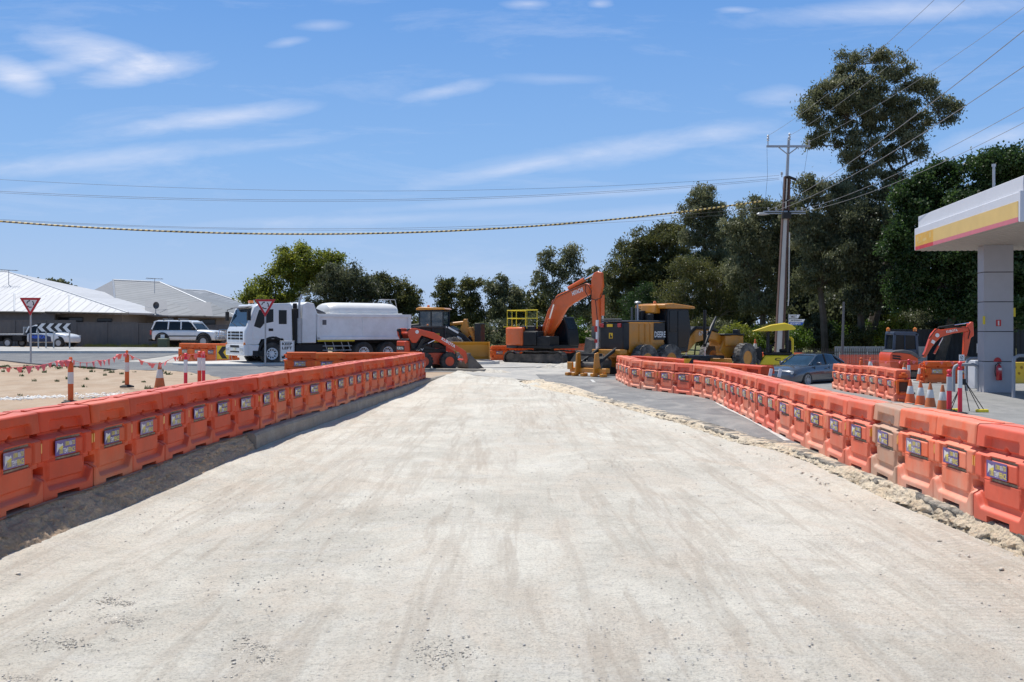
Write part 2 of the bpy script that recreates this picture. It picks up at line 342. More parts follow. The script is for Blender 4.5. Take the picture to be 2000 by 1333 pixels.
def rough(y, t, sc, seed):     # harsher, ridged noise for broken earth
    t = np.full_like(y, t); return sum((1-2*np.abs(pnoise(y, t, sc*2**k, seed+k)*2-1))*.68**k for k in range(4))/2.2
# scarps (cut earth): profile from the foot, up a rough face, to the lip under the barriers
def scarp(name, ys, foot, lip, side, mat, seed):
    n = 34; rows = []
    for k in range(n):
        t = k/(n-1)
        xf, xl = foot(ys), lip(ys); zf = zroad(xf, ys)-.04; zl = G(xl, ys)+.012
        s = np.clip(t*1.25, 0, 1); e = 2.1 if side > 0 else .75
        x = xf+(xl-xf)*(s**.8 if side < 0 else s**.85); z = zf+(zl-zf)*s**e
        if t > .8: x = xl+side*(t-.8)/.2*.35; z = zl+0*x
        nzz = fbm(ys, np.full_like(ys, t*2.3), 2.2, 5, seed); env = math.sin(math.pi*min(1, t*1.1+.04))
        x = x-side*(nzz*(.17 if side > 0 else .06)+rough(ys, t*.55, 5.5, seed+20)*(.13 if side > 0 else .075))*env; z = z+(fbm(ys+7, np.full_like(ys, t*3.), 5, 4, seed+5)*(.08 if side > 0 else .03)+rough(ys+3, t*.55, 9, seed+30)*(.05 if side > 0 else .025))*env+(.03*fbm(ys, np.full_like(ys, t), 9, 3, seed+8) if t > .75 else 0)
        rows.append(np.stack([x, ys, z], -1))
    v = np.stack(rows, 1)
    f = gridfaces(len(ys), n); f = f if side < 0 else f[:, ::-1]
    me = npmesh(name, v.reshape(-1, 3), f); me.materials.append(mat)
    return tag(link(bpy.data.objects.new(name, me)), kind='structure')
def cutmat(name, a, b_, c_):
    m = bpy.data.materials.new(name); m.use_nodes = True; t = m.node_tree; b = t.nodes['Principled BSDF']; tc = N(t, 'ShaderNodeTexCoord'); P = tc.outputs['Object']
    def nz(s, d, r, st=(1, 1, 1)):
        mp = N(t, 'ShaderNodeMapping'); mp.inputs['Scale'].default_value = st; t.links.new(P, mp.inputs[0]); n = N(t, 'ShaderNodeTexNoise'); n.inputs['Scale'].default_value = s; n.inputs['Detail'].default_value = d; n.inputs['Roughness'].default_value = r; t.links.new(mp.outputs[0], n.inputs['Vector']); return n.outputs[0]
    c = mixc(t, ramp(t, nz(2.2, 8, .7), [(.38, 0.), (.62, 1.)]), a, b_); c = mixc(t, ramp(t, nz(6, 8, .75), [(.5, 0.), (.66, .85)]), c, c_)
    c = mixc(t, 1., c, ramp(t, nz(34, 6, .8), [(.3, .66), (.5, 1.), (.7, 1.1)]), 'MULTIPLY')
    t.links.new(c, b.inputs['Base Color']); b.inputs['Roughness'].default_value = .95
    vo = N(t, 'ShaderNodeTexVoronoi'); vo.inputs['Scale'].default_value = 22; t.links.new(P, vo.inputs['Vector'])
    h = math_(t, 'ADD', math_(t, 'MULTIPLY', nz(14, 8, .8, (1, 1, .6)), 1.6), math_(t, 'MULTIPLY', vo.outputs['Distance'], .8))
    bp = N(t, 'ShaderNodeBump'); bp.inputs['Strength'].default_value = 1.; bp.inputs['Distance'].default_value = .035; t.links.new(h, bp.inputs['Height']); t.links.new(bp.outputs[0], b.inputs['Normal'])
    MATS[name] = m; return m
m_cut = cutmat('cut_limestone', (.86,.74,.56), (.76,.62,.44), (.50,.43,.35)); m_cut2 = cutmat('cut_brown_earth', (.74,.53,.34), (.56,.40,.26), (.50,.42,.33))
ysn = np.geomspace(4, 39, 700)
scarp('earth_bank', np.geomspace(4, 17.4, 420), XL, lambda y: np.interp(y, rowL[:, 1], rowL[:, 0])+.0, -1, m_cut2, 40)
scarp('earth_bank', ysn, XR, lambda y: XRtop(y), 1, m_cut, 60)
# broken asphalt lip over the right bank
def lip(ys, seed):
    n = 5; rows = []
    xe = XRtop(ys)+fbm(ys, ys*0, 1.3, 5, seed)*.22-.03
    for k, (dx, dz) in enumerate(((.02, -.06), (0, -.012), (.02, .012), (.2, .016), (.55, .014))):
        rows.append(np.stack([xe+dx+(fbm(ys, ys*0+k, 6, 3, seed+k)*.06 if k < 3 else 0), ys, G(xe+dx, ys)+dz+(fbm(ys, ys*0+k, 8, 3, seed+k)*.03 if k < 2 else 0)], -1))
    return rows
rows = lip(ysn, 90); me = npmesh('asphalt_edge', np.stack(rows, 1).reshape(-1, 3), gridfaces(len(ysn), 5)[:, ::-1])
me.materials.append(M('broken_asphalt', (.15,.14,.125), .95, var=.6, scale=9, bump=1, bscale=40, dirt=(.62,.55,.44,1.), dscale=4, fine=.5))
tag(link(bpy.data.objects.new('asphalt_edge', me)), kind='structure')

# side sheets
def side_sheet(name, ys, xa, xb, nx, zoff, mat, nseed=None, namp=0.):
    us = np.linspace(0, 1, nx)**1.5; Y, Uu = np.meshgrid(ys, us, indexing='ij'); A, B = xa(Y), xb(Y); X = A+(B-A)*Uu
    Z = G(X, Y)+zoff
    if namp:
        Z = Z+namp*fbm(X, Y, .9, 5, nseed)*np.clip(Uu*6, 0, 1); ed = np.interp(X, [-20.4,-15.9,-13.3,-10.5,-8.0,-6.2,-5.6], [44,40.6,39.3,35.5,30.6,27.5,27.9])
        Z = Z-.22*sstep(.15, .7, Y-ed)*(X < -5.0)
    f = gridfaces(len(ys), nx); f = f[:, ::-1] if xb(np.array([20.]))[0] > xa(np.array([20.]))[0] else f
    me = npmesh(name, np.stack([X, Y, Z], -1).reshape(-1, 3), f); me.materials.append(mat)
    me.polygons.foreach_set('use_smooth', np.ones(len(me.polygons), bool))
    return tag(link(bpy.data.objects.new(name, me)), kind='structure')
ysr = np.concatenate([np.arange(-10, 4, 1), np.geomspace(4, 44, 180)])
side_sheet('asphalt_road', ysr, lambda y: XRtop(y)+.25, lambda y: 0*y+9.5, 30, .018, m_asph)
side_sheet('forecourt', ysr, lambda y: 0*y+9.5, lambda y: 0*y+60, 30, .018, m_forec)
side_sheet('sand_verge', np.concatenate([np.arange(-10, 4, 1), np.geomspace(4, 44, 260)]), lambda y: (1-sstep(17, 17.6, y))*(np.interp(y, rowL[:, 1], rowL[:, 0])+.05)+sstep(17, 17.6, y)*(XL(y)-.12), lambda y: 0*y-16, 90, .018, m_sand, 77, .12)
# polygon sheets draped on the terrain
def drape(name, poly, zoff, mat, thick=0., bevel=0., cell=1.5):
    import bmesh
    bm = bmesh.new(); vs = [bm.verts.new((x, y, 0)) for x, y in poly]; bm.faces.new(vs)
    xs = [p[0] for p in poly]; ys = [p[1] for p in poly]
    for ax, lo, hi in ((0, min(xs), max(xs)), (1, min(ys), max(ys))):
        q = math.floor(lo)+cell
        while q < hi:
            no = (1, 0, 0) if ax == 0 else (0, 1, 0); co = (q, 0, 0) if ax == 0 else (0, q, 0)
            bmesh.ops.bisect_plane(bm, geom=bm.verts[:]+bm.edges[:]+bm.faces[:], plane_co=co, plane_no=no); q += cell
    bmesh.ops.recalc_face_normals(bm, faces=bm.faces)
    if bm.faces[:][0].normal.z < 0: bmesh.ops.reverse_faces(bm, faces=bm.faces)
    if thick:
        r = bmesh.ops.extrude_face_region(bm, geom=bm.faces[:]); up = {v for v in r['geom'] if isinstance(v, bmesh.types.BMVert)}
        for v in bm.verts: v.co.z = thick if v in up else -.05
    for v in bm.verts: v.co.z += g(v.co.x, v.co.y)+zoff
    if thick: bmesh.ops.recalc_face_normals(bm, faces=bm.faces)
    else:       # a skirt, so that nothing shows below the free edge
        r = bmesh.ops.extrude_edge_only(bm, edges=[e for e in bm.edges if e.is_boundary])
        for v in r['geom']:
            if isinstance(v, bmesh.types.BMVert): v.co.z -= .14
    me = bpy.data.meshes.new(name); bm.to_mesh(me); bm.free(); me.materials.append(mat)
    o = link(bpy.data.objects.new(name, me)); tag(o, kind='structure')
    if bevel: b = o.modifiers.new('bevel', 'BEVEL'); b.width = bevel; b.segments = 2; b.limit_method = 'ANGLE'; b.angle_limit = R(60)
    return o
def arc(cx, cy, rx, ry, a0, a1, n=16): return [(cx+rx*math.cos(R(a0+(a1-a0)*i/n)), cy+ry*math.sin(R(a0+(a1-a0)*i/n))) for i in range(n+1)]
drape('intersection_asphalt', [(-2.2, 44.5), (-1.6, 41.2), (.6, 38.2), (1.9, 37.9), (2.3, 36.9), (2.9, 37.6), (3.3, 37.2), (3.7, 39.4), (4.6, 40.6), (5.2, 40.1), (6.6, 41.3), (9.5, 41.5), (60, 42), (60, 66), (6, 66), (-20, 62), (-20, 50), (-8, 46)], .012, m_dusty)
drape('roundabout_road', [(-60, 56), (-34, 52.5), (-26.6, 51), (-20.4, 44), (-15.9, 40.6), (-13.3, 39.3), (-10.5, 35.5), (-8.0, 30.6), (-6.2, 27.5), (-5.2, 28.4), (-4.7, 37), (-5.0, 44.8), (-9, 46.3), (-20, 50.5), (-20, 61), (-60, 61)], .03, m_asph2)
drape('concrete_path', [(-60, 61), (-17, 61), (-14, 57), (-12, 60), (-14, 66), (-17, 70), (-60, 70.5)], .02, m_conc, .10)
drape('white_kerb', [(-60, 60.4), (-17.2, 60.4), (-17.2, 61.3), (-60, 61.3)], .02, m_white, .16)
drape('splitter_island', arc(-12.6, 46.6, 3.2, 2.6, 0, 360, 28)[:-1], .0, m_white, .14, .04)
drape('traffic_island', arc(-4.6, 56.5, 3.9, 2.4, 0, 360, 32)[:-1], .0, m_white, .17, .05)
# worn line along the kept asphalt at the right
def strip(name, pts, wd, mat, zoff):
    n = len(pts); v = []
    for i, (x, y) in enumerate(pts):
        a = pts[max(i-1, 0)]; b = pts[min(i+1, n-1)]; dx, dy = b[0]-a[0], b[1]-a[1]; L = math.hypot(dx, dy)
        for s in (-1, 1): X, Y = x+s*wd/2*dy/L, y-s*wd/2*dx/L; v.append((X, Y, g(X, Y)+zoff))
    me = bpy.data.meshes.new(name); me.from_pydata(v, [], [(2*i, 2*i+1, 2*i+3, 2*i+2) for i in range(n-1)]); me.materials.append(mat)
    return tag(link(bpy.data.objects.new(name, me)), kind='structure')
m_line = M('worn_line_paint', (.6,.6,.57), .8, var=.15, scale=5, dirt=(.25,.25,.24,.8), dscale=6)
strip('road_marking', [(4.83+.84*t, 17.0+10.6*t) for t in np.linspace(.06, 1, 14)], .11, m_line, .026)
strip('road_marking', [(3.05+.05*t, 36.9+2*t) for t in np.linspace(0, 1, 4)], .12, m_line, .026)
# kerb along the far half of the left row
ks = np.concatenate([[17.2], np.linspace(17.6, 41.2, 60)])
mbk = MB(); secs = []
for y in ks:
    xf = float(XL(y)); a = g(xf, y); zt = a+.01; zb = -.32
    j = .012*math.sin(y*3.1)+.008*math.sin(y*7.7)
    secs.append([(xf-.34, y, zb), (xf-.32, y, zt+.0), (xf-.16, y, zt+.03), (xf-.05+j, y, zt+.015), (xf-.015+j, y, zt-.03), (xf+.0+j, y, zb)])
mbk.loft(secs); tag(mbk.build('kerb', M('old_kerb_concrete', (.35,.315,.26), .92, var=.2, scale=2.5, bump=.9, bscale=25, dirt=(.22,.18,.14,.7), dscale=1.2, fine=.2)), kind='structure')
# old kerb stones left on the dirt, ahead of the loader
for (x0, y0, x1, y1) in ((-5.6, 46.2, -1.2, 44.6),):
    mbk = MB(); dx, dy = x1-x0, y1-y0; mbk.box((x0+x1)/2, (y0+y1)/2, g((x0+x1)/2, (y0+y1)/2)+.03, math.hypot(dx, dy), .3, .2, rz=math.atan2(dy, dx))
    tag(mbk.build('kerb', MATS['old_kerb_concrete'], bevel=.03), kind='structure')

# loose stones, clods, rubble (uncountable)
def stones(name, pts, sizes, mat, flatness=.6):
    base = np.array([(1,0,0),(-1,0,0),(0,1,0),(0,-1,0),(0,0,1),(0,0,-.6)], float); tri = np.array([(0,2,4),(2,1,4),(1,3,4),(3,0,4),(2,0,5),(1,2,5),(3,1,5),(0,3,5)])
    n = len(pts); s = np.asarray(sizes)[:, None, None]; v = base[None]*s*(.55+.75*rng.random((n, 6, 1)))
    v[..., 2] *= flatness; a = rng.random(n)*6.28; ca, sa = np.cos(a)[:, None], np.sin(a)[:, None]
    X = v[..., 0]*ca-v[..., 1]*sa; Y = v[..., 0]*sa+v[..., 1]*ca; v = np.stack([X, Y, v[..., 2]], -1)+np.asarray(pts)[:, None, :]
    f = (tri[None]+np.arange(n)[:, None, None]*6).reshape(-1, 3)
    me = npmesh(name, v.reshape(-1, 3), f, 3); me.materials.append(mat); o = link(bpy.data.objects.new(name, me))
    return tag(o, kind='stuff')
def rz_(X, Y): return zroad(X, Y)
m_stone = M('pale_stone', (.54,.51,.46), .95, var=.35, scale=11)
n = 30000; Y = 4.5+rng.random(n)**1.8*30; U_ = rng.random(n); X = XL(Y)+.1+(XR(Y)-XL(Y)-.2)*U_
keep = fbm(X, Y, .45, 3, 5)+rng.random(n)*.25 > .06; X, Y = X[keep], Y[keep]
o = stones('gravel', np.stack([X, Y, rz_(X, Y)+.004], -1), .003+.011*rng.random(len(X))**4, m_stone); tag(o, 'loose pale gravel and pebbles scattered over the dirt carriageway', 'gravel')
# darker clods in patches in the foreground and crumbs under the banks
pts = []; sz = []
for (px_, py_, ax, ay, cnt) in ((250,1165,60,9,420),(235,1200,46,10,420),(150,1245,120,14,420),(540,1250,90,34,800),(600,1150,60,5,90),(60,1312,50,6,120),(520,1310,70,8,120),(860,1265,70,22,260)):
    for _ in range(cnt):
        qx, qy = px_+random.gauss(0, ax*.6), py_+random.gauss(0, ay*.6); Yq = 2.1*F/(qy-HZ); pts.append((at(qx, Yq), Yq, float(zroad(np.array([0.]), np.array([Yq]))[0])+.006)); sz.append(random.choice((.003, .004, .006, .009, .014))*random.uniform(.6, 1.2)); pts[-1] = (pts[-1][0], pts[-1][1], pts[-1][2]-sz[-1]*.3-.004)
for side, cnt in ((1, 2600), (-1, 1800)):
    for _ in range(cnt):
        y = 6+random.random()**1.5*(30 if side > 0 else 11); x = (float(XR(y))-abs(random.gauss(0, .14))+.08) if side > 0 else (float(XL(y))+abs(random.gauss(0, .1))-.05)
        pts.append((x, y, float(zroad(np.array([x]), np.array([y]))[0])+.02)); sz.append(random.choice((.008, .014, .022, .03)))
tag(stones('earth_crumbs', pts, sz, M('earth_clod', (.56,.51,.43), .95, var=.45, scale=8)), 'crumbled earth clods and stones lying along the cut banks', 'clods')
# spoil heaps at the end of the carriageway
def heap(cx, cy, rx, ry, h, seed, label, mat=None):
    n = 46; a = np.linspace(-1, 1, n); A, B = np.meshgrid(a, a, indexing='ij'); X = cx+A*rx*1.2; Y = cy+B*ry*1.2
    Z = np.clip(1-A**2-B**2, 0, 1)**1.3*h*(1+.9*fbm(X, Y, 1.6, 4, seed)*2)+.09*fbm(X, Y, 4, 3, seed+3)*np.clip(1.1-A**2-B**2, 0, 1)
    z0 = np.minimum(zroad(X, Y), G(X, Y)) if cy < 42 else G(X, Y)
    Z = z0+Z-.03; me = npmesh('spoil_heap', np.stack([X, Y, Z], -1).reshape(-1, 3), gridfaces(n, n)); me.materials.append(mat or m_dirt)
    me.polygons.foreach_set('use_smooth', np.ones(len(me.polygons), bool)); tag(link(bpy.data.objects.new('spoil_heap', me)), label, 'dirt heap')
heap(-.9, 39.0, 1.2, .9, .12, 4, 'low crumbly dirt heap just past the end of the left kerb')
heap(-1.1, 45.0, 1.3, .8, .15, 8, 'small pale earth heap in front of the old kerb stones')
heap(3.4, 51, 2.2, 1.0, .28, 12, 'pale sand heap between the excavator tracks and the yellow ripper')
heap(1.3, 36.6, .9, .6, .10, 16, 'broken earth at the tip of the right bank')
# dark broken crack across the old surface
ys_ = np.linspace(0, 1, 90); pts = [(float(at(835+330*t, 48.5+5*math.sin(t*2.6))), 47.2+4.2*math.sin(t*2.2)+.25*math.sin(t*23)) for t in ys_]
strip('road_crack', pts, .34, M('dark_crack_earth', (.07,.06,.05), .95, var=.4, scale=4), .02)
# white rubble strip and weeds on the sand
pts = []; sz = []
for _ in range(2600):
    t = random.random(); x = -14.2+5.6*t+random.gauss(0, .12); y = 23.2+3.8*t+random.gauss(0, .25+.3*t); pts.append((x, y, g(x, y)+.03)); sz.append(random.choice((.015, .02, .03, .045, .07))*random.uniform(.7, 1.2))
tag(stones('white_rubble', pts, sz, M('white_rubble', (.68,.66,.62), .9, var=.2, scale=6), .5), 'line of broken white rubble on the sand behind the left barriers', 'rubble')

m_field = ground_mat('dry_grass_field', [(.13,.14,.05), (.20,.18,.08), (.09,.11,.035), (.26,.22,.12)], 'sand')
drape('grass_field', [(-16, 72), (-8, 67), (6, 67), (12, 60.5), (90, 58), (160, 70), (200, 260), (-60, 260), (-30, 120)], .03, m_field, cell=6)
# ================================================================ water-filled barriers
BP, BH = 1.08, .965
def plastic(name, col, top, dust, dustamt, rnd=.18):
    m = bpy.data.materials.new(name); m.use_nodes = True; t = m.node_tree; b = t.nodes['Principled BSDF']
    tc = N(t, 'ShaderNodeTexCoord'); oi = N(t, 'ShaderNodeObjectInfo')
    ad = N(t, 'ShaderNodeVectorMath', operation='ADD'); t.links.new(tc.outputs['Object'], ad.inputs[0])
    sc_ = N(t, 'ShaderNodeVectorMath', operation='SCALE'); t.links.new(oi.outputs['Location'], sc_.inputs[0]); sc_.inputs['Scale'].default_value = 1.7
    t.links.new(sc_.outputs[0], ad.inputs[1]); P = ad.outputs[0]
    def nz(s, d=7, r=.65, st=(1, 1, 1)):
        mp = N(t, 'ShaderNodeMapping'); mp.inputs['Scale'].default_value = st; t.links.new(P, mp.inputs[0])
        n = N(t, 'ShaderNodeTexNoise'); n.inputs['Scale'].default_value = s; n.inputs['Detail'].default_value = d; n.inputs['Roughness'].default_value = r; t.links.new(mp.outputs[0], n.inputs['Vector']); return n.outputs[0]
    c = mixc(t, ramp(t, nz(1.6), [(.35, 0.), (.65, 1.)]), tuple(v*.86 for v in col), tuple(min(1, v*1.12) for v in col))
    gm = N(t, 'ShaderNodeNewGeometry'); sp = N(t, 'ShaderNodeSeparateXYZ'); t.links.new(gm.outputs['Normal'], sp.inputs[0])
    so_ = N(t, 'ShaderNodeSeparateXYZ'); t.links.new(tc.outputs['Object'], so_.inputs[0])
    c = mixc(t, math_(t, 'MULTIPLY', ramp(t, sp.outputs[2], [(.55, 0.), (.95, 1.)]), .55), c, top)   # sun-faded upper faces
    dm = math_(t, 'MULTIPLY', ramp(t, nz(2.8, 9, .72, (1, 1, .45)), [(.4, 0.), (.72, 1.)]), dustamt)
    low = ramp(t, so_.outputs[2], [(0., .55), (.3, .12), (.45, 0.)])
    dm = math_(t, 'ADD', dm, math_(t, 'MULTIPLY', low, math_(t, 'ADD', .25, math_(t, 'MULTIPLY', nz(4), .9))), True)
    dm = math_(t, 'MULTIPLY', dm, math_(t, 'ADD', .25, math_(t, 'MULTIPLY', oi.outputs['Random'], 1.5)), True)
    c = mixc(t, dm, c, dust)
    c = mixc(t, ramp(t, nz(9, 8, .8, (1, 1, .12)), [(.62, 0.), (.72, .3)]), c, (.27, .10, .06))   # scuffs and run marks
    hs = N(t, 'ShaderNodeHueSaturation'); t.links.new(c, hs.inputs['Color'])
    t.links.new(math_(t, 'ADD', 1-rnd/2, math_(t, 'MULTIPLY', oi.outputs['Random'], rnd)), hs.inputs['Value'])
    t.links.new(math_(t, 'ADD', .499, math_(t, 'MULTIPLY', oi.outputs['Random'], .009)), hs.inputs['Hue'])
    t.links.new(hs.outputs[0], b.inputs['Base Color']); b.inputs['Roughness'].default_value = .52; b.inputs['Specular IOR Level'].default_value = .35
    b.inputs['Subsurface Weight'].default_value = .0
    bp = N(t, 'ShaderNodeBump'); bp.inputs['Strength'].default_value = .25; bp.inputs['Distance'].default_value = .01; t.links.new(nz(5, 5), bp.inputs['Height']); t.links.new(bp.outputs[0], b.inputs['Normal'])
    MATS[name] = m; return m
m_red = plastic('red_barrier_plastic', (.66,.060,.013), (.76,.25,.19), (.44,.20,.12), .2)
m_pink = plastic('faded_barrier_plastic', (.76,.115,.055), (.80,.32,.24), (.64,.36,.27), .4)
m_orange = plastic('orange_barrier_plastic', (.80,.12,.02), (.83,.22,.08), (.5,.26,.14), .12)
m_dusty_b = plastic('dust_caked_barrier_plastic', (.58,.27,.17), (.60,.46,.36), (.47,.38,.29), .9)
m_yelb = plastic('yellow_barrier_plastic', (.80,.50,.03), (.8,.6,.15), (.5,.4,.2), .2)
m_hole = M('dark_slot', (.10,.055,.035), .9)
m_refl = M('amber_reflector', (.75,.30,.02), .35, coat=.5)
m_slotboard = M('dusty_slot_back', (.25,.20,.14), .95, var=.5, scale=9)
def relief(u, v):
    """half thickness of the moulding at length u (0..1) and height v (0..1)"""
    def bx(u0, u1, v0, v1, e=.012): return sstep(u0-e, u0+e, u)*(1-sstep(u1-e, u1+e, u))*sstep(v0-e, v0+e, v)*(1-sstep(v1-e, v1+e, v))
    du = np.minimum(u, 1-u)
    t = np.full_like(u, .20)
    # foot beam, higher towards both ends
    ft = .135+.13*(1-sstep(.03, .15, du)); t = np.maximum(t, .20+.06*(1-sstep(ft-.022, ft+.022, v)))
    # tapered lower panel
    inn = sstep(.16-.18*(v-.2), .19-.18*(v-.2), du); t = t+(.025*inn-.0)*sstep(.21, .23, v)*(1-sstep(.43, .45, v))
    # middle band
    t = t+.045*sstep(.435, .455, v)*(1-sstep(.69, .71, v))*sstep(.0, .05, du+.03-.2*np.clip(np.abs(v-.57)-.08, 0, .1))
    t = t-.024*bx(.15, .85, .45, .68, .007)+.016*bx(.19, .68, .475, .65, .007)
    t = t-.014*bx(.2, .8, .222, .232, .004)-.012*(bx(.168, .176, .24, .42, .004)+bx(.824, .832, .24, .42, .004))
    # seam step and underside of the cap
    t = t-.05*bx(-.1, 1.1, .72, .768, .007)
    capl = .765+.0*u; cap = sstep(capl-.01, capl+.01, v)
    tc_ = .232-.022*(v-.77)/.23
    rec = sstep(.17+.5*np.clip(v-.86, 0, 1), .20+.5*np.clip(v-.86, 0, 1), du)*(1-sstep(.875, .9, v))
    t = t*(1-cap)+cap*(tc_-.055*rec)
    # notch at the seam centre, slots, joint holes
    t = t-.075*np.exp(-(((u-.5)/.034)**2+((v-.762)/.03)**2)**2)-.05*bx(.485, .515, .70, .76, .006)
    t = t-.035*bx(.22, .70, .655, .685, .006)-.035*bx(.22, .70, .435, .465, .006)
    t = t-.12*(1-sstep(.085, .10, du))*sstep(.29, .30, v)*(1-sstep(.375, .385, v))
    t = t-.10*(1-sstep(.06, .07, du))*sstep(.715, .725, v)*(1-sstep(.76, .77, v))
    return t
def barrier_mesh(name, end=0, nu=96, nv=90):
    uu = np.linspace(0, 1, nu); vv = np.linspace(0, 1, nv)
    V_, U_ = np.meshgrid(vv, uu, indexing='ij'); T = relief(U_, V_)
    rnd_ = np.clip((1-V_)/.018, 0, 1); T = T-.02*(1-rnd_)**2
    X = (U_-.5)*BP*.978; X = X*(1-.0*V_); Z = V_*BH
    ed = np.minimum(U_, 1-U_); T = T-.014*(1-np.clip(ed/.025, 0, 1))**2
    vt = np.concatenate([np.stack([X, -T, Z], -1).reshape(-1, 3), np.stack([X, T, Z], -1).reshape(-1, 3)]); n = nv*nu
    gf = gridfaces(nv, nu)
    cu, cv = (gf % nu).mean(1)/(nu-1), (gf//nu).mean(1)/(nv-1)
    keep = ~((cu > .29) & (cu < .73) & (cv < .062)); opened = gf[keep]
    fs = [opened[:, ::-1], opened+n]
    def bridge(idx): idx = np.asarray(idx); return np.stack([idx[:-1], idx[1:], idx[1:]+n, idx[:-1]+n], -1)
    row = lambda r: np.arange(r*nu, r*nu+nu)
    fs += [bridge(row(nv-1))[:, ::-1], bridge(np.arange(nv)*nu), bridge(np.arange(nv)*nu+nu-1)[:, ::-1]]
    # roof and cheeks of the fork opening
    kc = [k for k in range(nu-1) if .29 < (k+.5)/(nu-1) < .73]; vr = [r for r in range(nv-1) if (r+.5)/(nv-1) < .062]; top = vr[-1]+1
    fs += [bridge(np.arange(kc[0], kc[-1]+2)+top*nu)]
    fs += [bridge(np.arange(top+1)*nu+kc[0])[:, ::-1], bridge(np.arange(top+1)*nu+kc[-1]+1)]
    b = np.concatenate([np.arange(0, kc[0]+1), ]); fs += [bridge(b), bridge(np.arange(kc[-1]+1, nu))]
    me = npmesh(name, vt, np.concatenate(fs)); me.polygons.foreach_set('use_smooth', np.ones(len(me.polygons), bool)); me.set_sharp_from_angle(angle=R(50))
    return me
me_body = barrier_mesh('barrier_body')
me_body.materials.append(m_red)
def sub_slot(s, z): return MB().box(-.04*BP, s*.214, z*BH, .46*BP, .006, .022)
STK = (.16, .115)
def sticker_mb(side):
    mb = MB(); y = side*.2455; x0 = -.24*BP if side < 0 else .24*BP-.36; mb.box(x0+.205 if side < 0 else x0+.155, y, .565*BH, .41, .004, .164); return mb
def sticker_text(side, part):
    mb = MB(); y = side*.2485; r = (1, 0, 0) if side < 0 else (-1, 0, 0); x0 = -.24*BP if side < 0 else .24*BP; sg = 1 if side < 0 else -1; z0 = .565*BH-.0775
    if part == 'y':
        text(mb, '1300', (x0+sg*.165, y, z0+.088), r, (0, 0, 1), .075, .046); text(mb, '733', (x0+sg*.295, y, z0+.088), r, (0, 0, 1), .052, .046)
        text(mb, '1300', (x0+sg*.06, y, z0+.014), r, (0, 0, 1), .07, .054); text(mb, 'FENCE', (x0+sg*.228, y, z0+.014), r, (0, 0, 1), .122, .054)
        mb.add([(x0+sg*a, y, z0+b_) for a, b_ in ((.045,.075),(.12,.10),(.14,.085),(.115,.062),(.075,.066))], [(0,1,2,3,4)])
    else:
        text(mb, '836', (x0+sg*.246, y, z0+.088), r, (0, 0, 1), .045, .046); text(mb, 'TEMP', (x0+sg*.134, y, z0+.014), r, (0, 0, 1), .09, .054)
        mb.add([(x0+sg*a, y-side*.0005, z0+b_) for a, b_ in ((.02,.03),(.03,.13),(.10,.112),(.125,.125),(.135,.10),(.06,.07))], [(0,1,2,3,4,5)])
    mb.v = [(x0+(v[0]-x0)*1.14, v[1], z0+.0775+(v[2]-z0-.0775)*1.06) for v in mb.v]
    return mb
m_purple = M('faded_purple_sticker', (.085,.055,.23), .5, var=.2, scale=8, dirt=(.36,.28,.27,.4), dscale=6, rnd=.5)
m_bleach = M('bleached_sticker', (.36,.30,.33), .6, var=.3, scale=14, dirt=(.45,.33,.27,.8), dscale=8); m_bleach2 = M('scuffed_sticker', (.17,.13,.28), .6, var=.4, scale=20, dirt=(.5,.42,.38,.9), dscale=12)
m_styel = M('sticker_yellow', (.75,.60,.06), .5, var=.15, scale=9, dirt=(.5,.42,.3,.6), dscale=9)
m_stwhi = M('sticker_white', (.72,.70,.68), .5, var=.15, scale=9, dirt=(.45,.38,.3,.6), dscale=9)
_B = {}
def barrier(x, y, rz, mat, label, group, z=None, side=-1, sticker=True, refl=True):
    """one module; side = face (in local y) that carries the sticker the camera sees"""
    if not _B:
        for s in (-1, 1):
            r = thing('barrier', 'x', 'barrier')
            b = link(bpy.data.objects.new('body', me_body), r)
            for z_ in (.45, .67): sub_slot(s, z_).build('slot', m_slotboard, b, smooth=False)
            st = sticker_mb(s).build('sticker', m_purple, r, smooth=False)
            sticker_text(s, 'y').build('lettering', m_styel, st, smooth=False, fix=False); sticker_text(s, 'w').build('lettering', m_stwhi, st, smooth=False, fix=False)
            for e in (-1, 1): MB().box(e*(BP/2-.018), s*.228, .60*BH, .02, .035, .10).build('reflector', m_refl, r, smooth=False)
            # locking lugs and the moulded line on the cap
            mb = MB(); mb.tube([(-BP/2, -.07, BH+.002), (-.2, .02, BH+.004), (.1, -.02, BH+.004), (BP/2, .06, BH+.002)], .008, 6); mb.cyl((BP/2-.06, .02, BH-.02), (BP/2-.06, .02, BH+.012), .03, n=10)
            mb.build('cap_rib', m_red, b)
            _B[s] = r
    t = copy_tree(_B[side]); t.location = (x, y, g(x, y) if z is None else z); t.rotation_euler = (random.uniform(-.006, .006), random.uniform(-.008, .008), rz)
    t['label'] = label; t['group'] = group; t['category'] = 'barrier'
    def setm(o):
        for c in o.children: setm(c)
        if o.name.startswith(('body', 'cap_rib')) and o.type == 'MESH':
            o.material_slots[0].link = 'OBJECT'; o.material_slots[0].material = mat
    setm(t)
    q = random.random()
    if q < .30:
        for c in t.children:
            if c.name.startswith('sticker'): c.material_slots[0].link = 'OBJECT'; c.material_slots[0].material = m_bleach if q < .17 else m_bleach2
    if not sticker:
        for c in list(t.children):
            if c.name.startswith('sticker'):
                for d in list(c.children): bpy.data.objects.remove(d)
                bpy.data.objects.remove(c)
    return t
